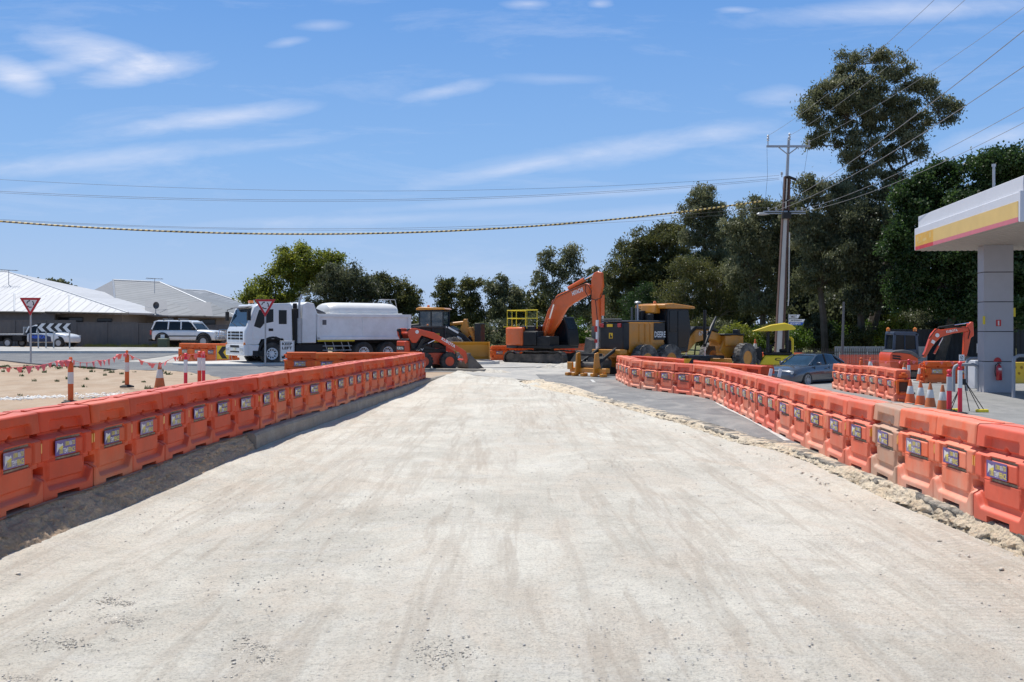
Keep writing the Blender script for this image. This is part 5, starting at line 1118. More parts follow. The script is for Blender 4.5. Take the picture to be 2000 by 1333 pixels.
# ---------------------------------------------------------------- roller with a canopy
def roller():
    Y = 48.5; X = at(1512, Y)
    t = thing('road_roller', 'yellow road roller under a bright yellow canopy roof', 'roller', (X, Y, g(X, Y)), R(-12))
    part(t, 'canopy', M('canopy_yellow', (.92,.66,.015), .35, var=.04, coat=.4), .04, lambda mb: mb.loft([[(-1.05, y, 2.12+.02*k), (-.95, y, 2.16), (-.15, y, 2.42+.02*k), (.45, y, 2.50+.03*k), (.8, y, 2.42), (.98, y, 2.26), (.92, y, 2.2), (.2, y, 2.14), (-.4, y, 2.12)] for y, k in ((-.75, 0), (-.55, 1), (.55, 1), (.75, 0))]))
    part(t, 'canopy_post', m_black, .01, lambda mb: [mb.box(x, s*.6, 1.65, .1, .07, 1.1) for s in (-1, 1) for x in (-.3, .6)])
    part(t, 'body', m_yel, .05, lambda mb: (mb.prism([(-.75, .5), (-.45, .95), (1.2, .95), (1.3, .5)], -.6, .6),))
    part(t, 'engine_bonnet', m_black, .05, lambda mb: (mb.prism([(-1.35, .5), (-1.3, 1.2), (-.6, 1.38), (-.55, .5)], -.5, .5), mb.bx(-.5, .9, -.5, .5, .95, 1.1)))
    part(t, 'seat', m_blackm, .04, lambda mb: (mb.bx(.25, .75, -.28, .28, 1.1, 1.25), mb.bx(.68, .8, -.28, .28, 1.2, 1.68)))
    part(t, 'console', m_blackm, .02, lambda mb: (mb.bx(-.35, -.1, -.25, .25, 1.1, 1.45), mb.tube([(-.1, 0, 1.4), (.05, 0, 1.6)], .03)))
    [part(t, 'grab_rail', m_yel, 0, lambda mb: mb.tube([(.85, y_, 1.0), (.85, y_, 1.75), (.75, y_, 1.85)], .03)) for y_ in (-.55, .55)]
    lettering(t, 'C 4', (.0, -.61, .7), (1, 0, 0), (0, 0, 1), .6, .14, m_btext)
    mb = MB(); mb.lathe([(.02, -.6), (.42, -.6), (.45, -.56), (.45, .56), (.42, .6), (.02, .6)], (1.0, 0, .45), 'y', 28); mb.build('drum', m_steel, t)
    for s in (-.45, -.15, .15, .45): wheel(t, -1.0, s, .42, .42, .24, m_tyre_d, m_yel, .5)
roller()

# ---------------------------------------------------------------- small excavator by the trees
def mini():
    Y = 49.; S = Y/F; X = at(1760, Y); 
    t = thing('mini_excavator', 'small orange-red excavator with a dark cab by the forecourt trees', 'excavator', (X, Y, zz(742, Y)), 0)
    zx = lambda u, v: ((1680+u/8.333-1760)*S, (742-(600+v/8.333))*S)
    def P_(*uv): return [zx(a, b) for a, b in zip(uv[::2], uv[1::2])]
    und = empty('undercarriage', (0, 0, 0), R(-12)); und.parent = t
    for s in (-1, 1): track(und, 2.3, .3, .38, s*.75)
    part(und, 'carbody', m_track, .03, lambda mb: (mb.bx(-.5, .5, -.6, .6, .25, .55), mb.bx(-.02, .9, -.95, .95, .15, .45)))
    part(t, 'house', m_kub, .06, lambda mb: (mb.prism(P_(390,1010, 375,900, 378,770, 400,735, 520,735, 700,760, 820,830, 830,920, 800,960, 880,1000, 880,1015), -.9, .6)))
    part(t, 'engine_hood', m_grey_pl, .05, lambda mb: mb.prism(P_(400,730, 470,705, 600,690, 720,710, 810,760, 870,835, 820,835, 700,760, 520,735), -.92, .62))
    part(t, 'hood_grille', m_blackm, .01, lambda mb: [mb.prism(P_(410,775+k, 530,785+k, 560,815+k, 415,800+k), -.92, -.90) for k in (0, 38)])
    part(t, 'cab', M('slate_blue_cab', (.05,.07,.11), .4), .05, lambda mb: (mb.prism(P_(510,430, 520,400, 850,405, 920,440, 925,470, 515,455), -.25, .85), *[mb.prism(P_(a, 430, a+45, 430, a+45-b, 820, a-b, 820), y, y+.06) for y in (-.25, .8) for a, b in ((512, 22), (860, -25))], mb.prism(P_(490,690, 900,690, 920,830, 488,740), -.25, .85), mb.prism(P_(690,440, 705,440, 705,690, 690,690), -.25, -.2)))
    part(t, 'cab_glass', m_glass, 0, lambda mb: mb.prism(P_(540,455, 880,460, 895,690, 520,690), -.2, .8))
    part(t, 'beacon', m_lampo, 0, lambda mb: [mb.lathe([(.09, 0), (.09, .14), (.001, .2)], (zx(u, 0)[0], y, zx(0, 395)[1])) for u, y in ((505, 0.4), (905, .1))])
    bo = part(t, 'boom', m_kub, .03, lambda mb: mb.prism(P_(1000,810, 1050,720, 1110,540, 1150,440, 1230,350, 1300,370, 1700,320, 1760,350, 1740,395, 1500,430, 1330,480, 1290,500, 1210,580, 1130,690, 1050,830), -.12, .12))
    o = zx(1385, 425); q = zx(1570, 395); dv = Vector((q[0]-o[0], 0, q[1]-o[1])); mbt = MB(); text(mbt, 'KUBOTA', (o[0], -.135, o[1]), dv, (-dv.z, 0, dv.x), dv.length, .13, .03); mbt.build('lettering', m_wtext, bo, smooth=False, fix=False)
    mb = MB(); c = zx(1237, 460); mb.cyl((c[0], -.13, c[1]), (c[0], -.14, c[1]), .1, n=18); c = zx(1170, 567); mb.box(c[0], -.128, c[1], .18, .01, .16, ry=.5); mb.build('decal', m_wtext, bo)
    part(t, 'stick', m_kub, .03, lambda mb: mb.prism(P_(1740,290, 1790,240, 1830,245, 1840,470, 1790,500, 1745,700, 1720,820, 1665,820, 1680,520, 1690,400, 1740,400, 1735,330), -.1, .1))
    p = P_(1270,335, 1790,255); ram(t, (p[0][0], 0, p[0][1]), (p[1][0], 0, p[1][1]), .05, m_blackm, .5)
    p = P_(1190,760, 1330,500); ram(t, (p[0][0], -.1, p[0][1]), (p[1][0], -.1, p[1][1]), .05, m_kub, .5)
    part(t, 'bucket', m_bucket, .02, lambda mb: mb.prism(P_(1670,810, 1740,800, 1790,850, 1790,930, 1740,960, 1660,930), -.3, .3))
    part(t, 'dozer_blade', m_kub, .01, lambda mb: mb.prism(P_(540,925, 880,925, 880,1010, 540,1010), -1.12, -1.08))
    part(t, 'hose', m_blackm, 0, lambda mb: mb.tube([(a[0], -.12, a[1]) for a in P_(1100,520, 1200,380, 1270,330, 1500,330, 1740,340, 1770,400, 1740,520)], .02, 6))
mini()
# ================================================================ houses, fences, canopy, poles
def roofmat(name, col, ang, spec=.35, stripe=.10):
    m = M(name, col, .6, .0, var=.05, scale=1, dirt=(.5,.49,.47,.25), dscale=.6); t = m.node_tree; b = t.nodes['Principled BSDF']
    tc = N(t, 'ShaderNodeTexCoord'); mp = N(t, 'ShaderNodeMapping'); mp.inputs['Rotation'].default_value = (0, 0, ang); t.links.new(tc.outputs['Object'], mp.inputs[0])
    wv = N(t, 'ShaderNodeTexWave'); wv.bands_direction = 'X'; wv.inputs['Scale'].default_value = 1.55; wv.inputs['Distortion'].default_value = 0; t.links.new(mp.outputs[0], wv.inputs['Vector'])
    bp = N(t, 'ShaderNodeBump'); bp.inputs['Strength'].default_value = .12; bp.inputs['Distance'].default_value = .02; t.links.new(wv.outputs['Fac'], bp.inputs['Height']); t.links.new(bp.outputs[0], b.inputs['Normal'])
    nz_ = N(t, 'ShaderNodeTexNoise'); nz_.inputs['Scale'].default_value = 1.4; nz_.inputs['Detail'].default_value = 2; mp2 = N(t, 'ShaderNodeMapping'); mp2.inputs['Scale'].default_value = (1, .03, .03); t.links.new(mp.outputs[0], mp2.inputs[0]); t.links.new(mp2.outputs[0], nz_.inputs['Vector'])
    src = b.inputs['Base Color'].links[0].from_socket
    c = mixc(t, ramp(t, nz_.outputs[0], [(.45, 0.), (.6, stripe*3)]), src, tuple(v*.72 for v in col)); wv.inputs['Scale'].default_value = .55; c = mixc(t, ramp(t, wv.outputs['Fac'], [(.0, .7), (.2, 0.)]), c, tuple(v*.5 for v in col)); t.links.new(c, b.inputs['Base Color'])
    return m
r_white = roofmat('white_ribbed_roofing', (.53,.54,.56), R(8)); r_grey = roofmat('pale_grey_ribbed_roofing', (.22,.235,.25), R(30)); r_blue = roofmat('blue_grey_ribbed_roofing', (.20,.23,.27), R(30), stripe=.25)
r_side = M('shaded_roof_metal', (.19,.20,.22), .7, 0., var=.05)  # darker roof tone, the shade of these faces put into the colour
m_wall = M('taupe_brick_render', (.23,.205,.18), .9, var=.08, scale=2); m_gut = M('dark_gutter', (.045,.043,.042), .5); m_wing = M('window_glass_dark', (.02,.022,.026), .08)
m_ridge = M('ridge_capping', (.50,.52,.54), .5, .2, var=.04)
def W(px_, py_, Y): return (at(px_, Y), Y, zz(py_, Y))
def slab(mb, pts, th=.14):
    P_ = [Vector(p) for p in pts]; nrm = (P_[1]-P_[0]).cross(P_[2]-P_[0]).normalized()
    if nrm.z < 0: nrm = -nrm
    n = len(P_); mb.add(P_+[p-nrm*th for p in P_], [tuple(range(n)), tuple(range(2*n-1, n-1, -1))]+[(i, i+n, (i+1) % n+n, (i+1) % n) for i in range(n)])
def house(label, roofs, walls, wins, mat, extra=None):
    p0 = walls[0]; t = thing('house', label, 'house', (p0[0], p0[2], .5))
    off = Vector(t.location)
    def sh(q): return tuple(Vector(q)-off)
    for pl, mt in roofs:
        mb = MB(); slab(mb, [sh(q) for q in pl]); rf = mb.build('roof', mt or mat, t, smooth=False)
    for x0, x1, y0, y1, z0, z1 in walls:
        mb = MB(); mb.bx(x0-off.x, x1-off.x, y0-off.y, y1-off.y, z0-off.z, z1-off.z); mb.build('wall', m_wall, t, smooth=False)
    for x0, x1, y, z0, z1 in wins:
        mb = MB(); mb.bx(x0-off.x, x1-off.x, y-.06-off.y, y+.02-off.y, z0-off.z, z1-off.z); w_ = mb.build('window', m_wing, t, smooth=False)
        mb = MB(); mb.bx(x0-.06-off.x, x1+.06-off.x, y-.045-off.y, y-off.y, z0-.06-off.z, z1+.06-off.z); mb.build('frame', m_gut, w_, smooth=False)
    return t, off
def line3(t, off, pts, r, name, mat, n=6):
    mb = MB(); mb.tube([tuple(Vector(p)-off) for p in pts], r, n); return mb.build(name, mat, t)
# house 1: big white roof at the left edge
A = W(-230, 607, 80); B = W(250, 611, 80); Rr_ = W(14, 531, 88.5); Rl = W(-120, 531, 88.5); Bk = (B[0]+2, 97, B[2]); Ak = (A[0], 97, A[2])
t1, o1 = house('house with a large white ribbed metal roof at the left edge', [([A, B, Rr_, Rl], None), ([B, Bk, Rr_], None), ([Bk, Ak, Rl, Rr_], None),
    ([W(-60, 608, 78.6), W(28, 608, 78.6), W(28, 574, 81.5), W(-60, 574, 81.5)], None), ([W(28, 608, 78.6), W(118, 611, 79.4), W(28, 574, 81.5)], None),
    ([W(88, 609, 78.6), W(135, 609, 78.6), W(135, 577, 81.0), W(88, 577, 81.0)], None), ([W(135, 609, 78.6), W(251, 612.5, 79.4), W(135, 577, 81.0)], None)],
    [(A[0]+.6, B[0]-.7, 80.6, 96, .4, 3.15)], [(at(185, 80), at(212, 80), 80.6, 1.4, 2.6), (at(108, 80), at(155, 80), 80.6, 1.3, 2.7)], r_white)
line3(t1, o1, [W(-60, 609, 78.5), W(118, 611.5, 78.5)], .07, 'gutter', m_gut); line3(t1, o1, [W(88, 610, 78.5), W(251, 613, 78.5)], .07, 'gutter', m_gut)
line3(t1, o1, [Rl, Rr_], .09, 'ridge_cap', m_ridge); line3(t1, o1, [Rr_, B], .08, 'ridge_cap', m_ridge); line3(t1, o1, [W(135, 577, 80.95), W(135, 609, 78.6)], .06, 'ridge_cap', m_ridge); line3(t1, o1, [W(28, 574, 81.4), W(28, 608, 78.6)], .06, 'ridge_cap', m_ridge)
mb = MB(); mb.bx(at(-60, 79)-o1.x, at(104, 79)-o1.x, 79.2-o1.y, 79.4-o1.y, .4-o1.z, 3.1-o1.z); mb.build('garage_door', M('garage_door_grey', (.13,.13,.135), .6), t1, smooth=False)
# house 2
Cc = W(227, 614, 85); E = W(464, 619, 90); R1 = W(221, 547.5, 95); R2 = W(312, 551.5, 97); Lc = W(96, 612, 92); E2 = (E[0]+1, 104, E[2]); L2 = (Lc[0], 104, Lc[2])
t2, o2 = house('house with a pale grey hip roof, satellite dish and antenna', [([Cc, E, R2, R1], None), ([Lc, Cc, R1], r_side), ([E, E2, R2], None), ([E2, L2, Lc, R1, R2], None),
    ([W(283, 615, 84.2), W(329, 616.5, 84.4), W(325, 587, 87), W(283, 587, 87)], r_side), ([W(329, 616.5, 84.4), W(402, 617, 86), W(325, 587, 87)], None),
    ([W(368, 617, 86.4), W(416, 618, 86.6), W(411, 590.5, 89), W(368, 590.5, 89)], r_side), ([W(416, 618, 86.6), W(464, 619, 88), W(411, 590.5, 89)], None)],
    [(Cc[0]+.5, E[0]-.4, 88, 103, .3, 2.9), (Cc[0]+.5, E[0]-5, 86.2, 88, .3, 2.9)], [(at(243, 86), at(270, 86), 86.2, 1.4, 2.6), (at(393, 88), at(420, 88), 88, 1.2, 2.6), (at(330, 86), at(338, 86), 86.2, .6, 2.7)], r_grey)
line3(t2, o2, [Cc, W(464, 620, 88)], .08, 'gutter', m_gut); line3(t2, o2, [R1, R2], .10, 'ridge_cap', m_ridge); line3(t2, o2, [Cc, R1], .10, 'ridge_cap', M('grey_ridge_capping', (.28,.30,.33), .5)); line3(t2, o2, [R2, E], .08, 'ridge_cap', m_ridge)
# house 3
C3 = W(350, 600, 106); E3 = W(500, 600, 112); R3 = W(355, 566, 112); R4 = W(402, 568.5, 113)
t3, o3 = house('house with a blue-grey roof half hidden behind the truck cab', [([C3, E3, R4, R3], None), ([E3, (E3[0], 121, E3[2]), R4], None), ([(E3[0], 121, E3[2]), (C3[0]-4, 121, C3[2]), R3, R4], None), ([(C3[0]-6, 112, C3[2]), C3, R3], r_side)], [(C3[0]+.4, E3[0]-.4, 112.5, 120, .3, 3.4)], [], r_blue)
line3(t3, o3, [R3, R4, E3], .09, 'ridge_cap', m_ridge)
def antenna(px_, py_, Yd, h, label):
    b0 = Vector(W(px_, py_, Yd)); t = thing('tv_antenna', label, 'antenna', b0)
    part(t, 'mast', m_steel, 0, lambda mb: mb.tube([(0, 0, -.3), (0, 0, h)], .028, 6))
    def arms(mb):
        mb.tube([(-.75, 0, h+.05), (.75, 0, h-.05)], .022, 6)
        for i in range(7): x = -.7+.23*i; mb.tube([(x, -.3, h-.02), (x, .3, h-.02)], .012, 5)
    part(t, 'element', m_grey_pl, 0, arms)
antenna(17, 553, 85.5, 1.1, 'tv antenna on the white roof at the left edge'); antenna(302, 567, 90.6, 1.05, 'tv antenna on the pale grey roof')
t = thing('satellite_dish', 'dark satellite dish on the pale grey roof', 'satellite dish', W(304, 613, 84.6))
part(t, 'dish', m_grey_pl, 0, lambda mb: mb.loft([[(.05+r*.26*math.cos(2*math.pi*i/20)+d*.3, -d, .70+r*.30*math.sin(2*math.pi*i/20)) for i in range(20)] for r, d in ((.02, -.0), (.5, .04), (1., .2), (1.03, .19), (.5, .0), (.02, -.05))]))
part(t, 'arm', m_steel, 0, lambda mb: (mb.tube([(0, 0, -.1), (.02, -.05, .55)], .04), mb.tube([(.05, 0, .3), (1.2, -.5, .35)], .02), mb.tube([(.4, -.1, .1), (1.1, -.5, .33)], .02), mb.tube([(-.9, -.1, .62), (-.3, -.05, .5)], .02)))
# grey sheet fence behind the cars
fm = M('grey_sheet_fence', (.115,.110,.108), .6, var=.07, scale=.8, dirt=(.2,.18,.16,.3))
def ribbed(mb, x0, x1, y, z0, z1, n=24, d=.025):
    pts = [(x0+(x1-x0)*i/n, y+(d if (i//2) % 2 else 0)) for i in range(n+1)]
    mb.add([(p[0], p[1], z0) for p in pts]+[(p[0], p[1], z1) for p in pts], [(i, i+1, i+n+2, i+n+1) for i in range(n)])
t = thing('sheet_fence', 'long grey metal sheet fence in front of the houses', 'fence', (-30, 76, .5))
xs = np.arange(-45, -14.2, 2.35)
for i, x in enumerate(xs):
    px_ = 1000+(x+1.2)*F/76; top = np.interp(px_, [0, 145, 150, 186, 190, 225, 400, 460], [626, 626, 627, 631, 629, 630, 635, 636]); z0, z1 = zz(678, 76), zz(top, 76)
    mb = MB(); ribbed(mb, x+30, x+30+2.3, 0, z0-.5, z1-.5); mb.bx(x+30, x+32.3, -.03, .04, z1-.54, z1-.48); mb.build('panel', fm, t, smooth=False, fix=False)
    mb = MB(); mb.bx(x+29.95, x+30.03, -.06, .06, z0-.5, z1-.45); mb.build('post', fm, t, smooth=False)
# fences at the right
t = thing('sheet_fence', 'pale weathered metal fence behind the orange mesh', 'fence', (22, 61, -.5)); pf = M('pale_old_fence', (.33,.34,.33), .7, var=.15, scale=2, dirt=(.15,.14,.12,.6))
for i in range(6):
    x = at(1630, 61)+i*.95-22; mb = MB(); ribbed(mb, x, x+.93, 0, .0, 1.25, 20, .03); mb.build('panel', pf, t, smooth=False, fix=False)
t = thing('sheet_fence', 'dark sheet fence in deep shade behind the small excavator', 'fence', (26, 63, -.5)); df = M('shade_dark_fence', (.03,.032,.036), .7, var=.2)  # deep shade under the trees put into the near-black sheet colour
for i in range(14):
    x = at(1738, 63)+i*1.6-26; mb = MB(); ribbed(mb, x, x+1.58, 0, .0, 2.3, 20, .03); mb.build('panel', df, t, smooth=False, fix=False)
t = thing('picket_fence', 'thin dark pale fence before the gum trees', 'fence', (20, 60, -.5))
mb = MB()
for i in range(70): mb.bx(-5+i*.13, -4.97+i*.13, -.01, .01, .0, 1.15)
mb.build('paling', M('dark_paling', (.04,.038,.035), .8), t, smooth=False)
mb = MB(); mb.bx(-5, 4.2, -.03, -.01, .9, .95); mb.bx(-5, 4.2, -.03, -.01, .2, .25); mb.build('rail', MATS['dark_paling'], t, smooth=False)
m_mesh = M('orange_mesh', (.75,.12,.05), .7, var=.15, scale=5)
def meshfence(x0, x1, Y, h, label, z=None):
    z = g((x0+x1)/2, Y) if z is None else z; t = thing('mesh_fence', label, 'fence', (x0, Y, z)); L = x1-x0; mb = MB()
    for i in range(int(L/.075)):
        x = i*.075; mb.box(x, .02*math.sin(x*3), h/2, .03, .006, h)
    for k in range(int(h/.085)): mb.bx(0, L, -.004, .004, k*.085, k*.085+.028)
    mb.build('mesh', m_mesh, t, smooth=False); mb = MB()
    for i in range(int(L/1.6)+1): mb.cyl((i*1.6, .05, -.1), (i*1.6, .05, h+.15), .02, n=6)
    mb.build('stake', m_steel, t)
meshfence(at(1640, 57), at(1745, 57), 57, .95, 'orange plastic mesh fence in front of the pale fence')
meshfence(at(1105, 63), at(1165, 63), 63, 1.2, 'orange plastic mesh fence between the excavator cab and its stick')

# ---------------------------------------------------------------- forecourt canopy with its column
cn = thing('fuel_canopy', 'white canopy roof with a yellow and red band on one grey column', 'canopy', (16.6, 34.3, g(16.6, 34.3)))
z0 = cn.location.z; off = Vector(cn.location)
Fc = Vector((14.84, 36.7, 0)); Nc = Vector((13.6, 26.6, 0)); e = (Nc-Fc).normalized(); rgt = Vector((-e.y, e.x, 0)); rgt = rgt if rgt.x > 0 else -rgt; LN = (Nc-Fc).length
zb = 4.72; m_cw = M('canopy_white_panel', (.66,.67,.70), .4, var=.03, dirt=(.45,.44,.44,.2), dscale=.4)
m_cy = M('faded_band_yellow', (.72,.50,.16), .45, var=.06, scale=1.2); m_cy2 = M('strong_band_yellow', (.72,.40,.03), .4, var=.15, scale=2.2); m_cr = M('faded_band_rose', (.62,.17,.20), .45, var=.06); m_cr2 = M('band_red', (.58,.03,.03), .4, var=.2, scale=2)
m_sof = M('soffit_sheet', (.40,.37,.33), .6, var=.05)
def cp(a, b, z): return tuple(Fc+e*a+rgt*b+Vector((0, 0, z))-off)
def cbox(name, mat, a0, a1, b0, b1, z0_, z1_, bev=0., parent=None):
    mb = MB(); vs = [cp(a, b, z) for a in (a0, a1) for b in (b0, b1) for z in (z0_, z1_)]; mb.add(vs, [(0,1,3,2),(4,6,7,5),(0,4,5,1),(2,3,7,6),(0,2,6,4),(1,5,7,3)]); return mb.build(name, mat, parent or cn, bevel=bev)
DP = 13.
fa = cbox('fascia', m_cw, 0, LN, 0, DP, zb, zb+.81, .02); cbox('parapet', m_cw, .12, LN-.12, .10, DP, zb+.81, zb+1.24, .02)
bd = cbox('colour_band', m_cy, 2.35, LN-.18, -.012, .01, zb+.13, zb+.56); cbox('colour_band', m_cy2, .15, 2.348, -.012, .01, zb+.13, zb+.56)
cbox('colour_band', m_cr, 2.35, LN-.18, -.014, .01, zb+.0, zb+.128); cbox('colour_band', m_cr2, .15, 2.348, -.014, .01, zb+.0, zb+.128)
mb = MB()
for (a, z_, w_, h_) in ((.35,.28,.25,.2),(.75,.42,.12,.1),(1.1,.24,.5,.12),(1.9,.3,.2,.22),(.5,.22,.5,.05),(1.45,.46,.14,.08)):
    vs = [cp(a, -.016, zb+z_), cp(a+w_, -.016, zb+z_+.02), cp(a+w_*.8, -.016, zb+z_+h_), cp(a+.02, -.016, zb+z_+h_*.8)]; mb.add(vs, [(0,1,2,3)])
mb.build('worn_patch', m_cy, bd, smooth=False, fix=False)
mb = MB()
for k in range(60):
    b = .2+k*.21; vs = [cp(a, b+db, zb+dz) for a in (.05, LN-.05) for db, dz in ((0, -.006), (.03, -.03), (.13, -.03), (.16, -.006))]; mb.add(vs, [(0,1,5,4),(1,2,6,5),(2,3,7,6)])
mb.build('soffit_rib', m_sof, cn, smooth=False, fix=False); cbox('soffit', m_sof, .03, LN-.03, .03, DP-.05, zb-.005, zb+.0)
cbox('corner_trim', m_cw, LN-.06, LN+.03, -.03, .12, zb-.02, zb+.82, .01)
m_col = M('column_cladding', (.46,.46,.49), .38, .1, var=.04, scale=.6, dirt=(.25,.24,.24,.25), dscale=.8); m_joint = M('panel_joint', (.03,.03,.033), .8)
ca = (Vector((at(1921.5, 34), 34, 0))-Fc).dot(e); cb_ = (Vector((at(1921.5, 34), 34, 0))-Fc).dot(rgt); cw, cdp = .96, .62
zs = [z0, zz(706.5, 34), zz(648, 34), zz(590, 34), zz(532, 34), zb]
for k in range(5): cbox('column_panel', m_col, ca-cdp, ca, cb_, cb_+cw, zs[k]+(.012 if k else -.1), zs[k+1]-.012, .006)
cbox('column_core', m_joint, ca-cdp+.015, ca-.015, cb_+.015, cb_+cw-.015, z0, zb)
cbox('downpipe_box', m_yel, ca-.02, ca+.05, cb_-.03, cb_+.03, zz(634, 34), zz(618, 34)); cbox('downpipe_box', m_yel, ca-.1, ca-.0, cb_+cw, cb_+cw+.07, zz(619, 34), zz(602, 34))
# things on the column
def on_col(px_): return cb_+(px_-1924)/51*cw
sg = cbox('safety_sign', m_cr2, ca, ca+.012, on_col(1945), on_col(1953.5), zz(637.5, 34), zz(625, 34)); cbox('pictogram', m_wtext, ca+.012, ca+.018, on_col(1948), on_col(1950.5), zz(636, 34), zz(627, 34), parent=sg)
ex = thing('fire_extinguisher', 'red fire extinguisher hanging on the grey canopy column', 'fire extinguisher', Vector(cp(ca+.13, on_col(1948), zz(743, 33.8)))+off, math.atan2(rgt.y, rgt.x))
part(ex, 'cylinder', M('extinguisher_red', (.50,.012,.02), .3, coat=.5), 0, lambda mb: mb.lathe([(.08, 0), (.095, .03), (.095, .42), (.07, .49), (.025, .52), (.025, .56), (.001, .56)]))
part(ex, 'handle', m_blackm, .005, lambda mb: (mb.box(0, 0, .58, .12, .04, .03), mb.box(.02, 0, .62, .1, .03, .02))); part(ex, 'hose', m_blackm, 0, lambda mb: mb.tube([(-.03, 0, .56), (-.12, 0, .5), (-.135, 0, .3), (-.11, 0, .12)], .014))
part(ex, 'label', m_wtext, 0, lambda mb: mb.box(0, -.094, .38, .1, .01, .08))
mb = MB(); c = Vector(cp(ca+.02, on_col(1947.5), zz(707, 34))); mb.add([tuple(c+rgt*(.13*math.cos(R(a)))+Vector((0, 0, .15*math.sin(R(a))))) for a in range(0, 181, 15)]+[tuple(c+rgt*.1+Vector((0, 0, -.04))), tuple(c-rgt*.1+Vector((0, 0, -.04)))][0:0], [tuple(range(13))]); mb.build('round_sign', m_cr2, cn, smooth=False, fix=False)
# hoop guards and the small plinth
def hoop(x, y, z, h, wd, rz, label, r=.055):
    t = thing('hoop_guard', label, 'bollard', (x, y, z), rz)
    part(t, 'tube', M('grey_hoop_paint', (.33,.35,.38), .45, var=.05), 0, lambda mb: mb.tube([(-wd/2, 0, 0), (-wd/2, 0, h-.18), (-wd/2+.05, 0, h-.06), (-wd/2+.17, 0, h), (wd/2-.17, 0, h), (wd/2-.05, 0, h-.06), (wd/2, 0, h-.18), (wd/2, 0, 0)], r, 12))
    part(t, 'base_plate', m_steel, 0, lambda mb: (mb.box(-wd/2, 0, .01, .2, .2, .02), mb.box(wd/2, 0, .01, .2, .2, .02)))
hoop(at(1915, 35.0), 35.0, g(16.4, 35), 1.15, 1.05, R(5), 'taller grey hoop guard left of the column'); hoop(at(1922, 33.4)-.1, 34.5, g(16.4, 34.5), .95, .9, R(5), 'lower grey hoop guard left of the column'); hoop(at(2012, 31.5), 31.5, g(16, 31.5), 1.35, 1.1, R(5), 'grey hoop guard at the right edge of the forecourt')
t = thing('fuel_pump', 'pale fuel dispenser with yellow panel behind the column', 'fuel pump', (at(1915, 36.5), 36.5, g(17, 36)), R(5))
part(t, 'cabinet', m_cw, .03, lambda mb: mb.bx(-.35, .5, -.25, .25, 0, 1.05)); part(t, 'panel', m_yel, .01, lambda mb: mb.bx(.0, .3, -.27, -.25, .1, .7)); part(t, 'hose', m_blackm, 0, lambda mb: mb.tube([(.25, -.3, .95), (.3, -.36, .5), (.38, -.36, .15), (.5, -.34, .4), (.5, -.3, .95)], .03))
t = thing('notice_board', 'small white notice board at the left edge of the column', 'sign', (at(1913, 35.5), 35.5, zz(690, 35.5)))
part(t, 'board', m_wtext, .01, lambda mb: mb.bx(-.10, .10, -.01, .01, 0, .34)); part(t, 'pictogram', m_btext, 0, lambda mb: mb.box(0, -.014, .18, .07, .004, .12)); part(t, 'post', m_steel, 0, lambda mb: mb.tube([(.1, .03, -.9), (.1, .03, .4)], .02))
t = thing('vent_pipe', 'grey vent pipe rising behind the canopy roof', 'pipe', (at(1941, 38), 38, zb-.3)); part(t, 'pipe', m_steel, 0, lambda mb: mb.cyl((0, 0, -4), (0, 0, zz(322, 38)-zb+.3), .05)); part(t, 'cap', m_steel, 0, lambda mb: mb.cyl((0, 0, zz(326, 38)-zb+.3), (0, 0, zz(321, 38)-zb+.3), .075))
# concrete apron strip and joints
strip('concrete_edge', [(9.2, 15), (9.8, 24), (10.6, 31)], 1.6, m_conc, .024)

# ---------------------------------------------------------------- power pole and wires
PX, PY = at(1527, 55), 55.; gz = g(PX, PY)
t = thing('power_pole', 'tall concrete and steel power pole with two cross arms by the roller', 'power pole', (PX, PY, gz), 0)
lean = lambda z: (at(1519+(1541-1519)*((z-gz)/(zz(262, 55)-gz)), 55)-PX)
m_pc = M('pole_concrete', (.52,.50,.46), .85, var=.1, scale=1.2); m_ps = M('pole_rusty_steel', (.10,.055,.04), .75, var=.3, scale=2); m_cross = M('crossarm_steel', (.36,.38,.40), .5, .5)
ztop = zz(345, 55)-gz; zt2 = zz(270, 55)-gz
def leanbox(mb, za, zb_, x0a, x1a, x0b, x1b, y0, y1):
    la, lb = lean(za+gz), lean(zb_+gz); mb.add([(x+l, y, z) for (x, l, z) in ((x0a, la, za), (x1a, la, za), (x1b, lb, zb_), (x0b, lb, zb_)) for y in (y0, y1)], [(0,2,4,6),(1,7,5,3),(0,1,3,2),(2,3,5,4),(4,5,7,6),(6,7,1,0)])
part(t, 'concrete_face', m_pc, 0, lambda mb: leanbox(mb, 0, zz(418, 55)-gz, -.17, .14, -.11, .10, -.13, .1)); part(t, 'concrete_face', m_pc, 0, lambda mb: leanbox(mb, zz(408, 55)-gz, zz(350, 55)-gz, -.06, .02, -.05, .02, -.13, .1))
part(t, 'steel_flange', m_ps, 0, lambda mb: (leanbox(mb, 0, ztop, .145, .28, .08, .17, -.16, .16), leanbox(mb, 0, ztop, -.22, -.175, -.15, -.115, -.16, .16), leanbox(mb, ztop*.55, ztop, -.10, .10, -.10, .08, -.05, .12)))
part(t, 'pole_top', m_cross, 0, lambda mb: leanbox(mb, ztop, zt2, -.07, .07, -.05, .05, -.08, .08))
def arm(mb, y, x0, x1, h=.11): z = zz(y, 55)-gz; mb.bx(at(x0, 55)-PX, at(x1, 55)-PX, -.16, -.06, z-h/2, z+h/2)
part(t, 'cross_arm', m_cross, 0, lambda mb: arm(mb, 287, 1496, 1581)); part(t, 'cross_arm', m_cross, 0, lambda mb: (arm(mb, 414, 1490, 1572, .07), arm(mb, 418, 1490, 1572, .05)))
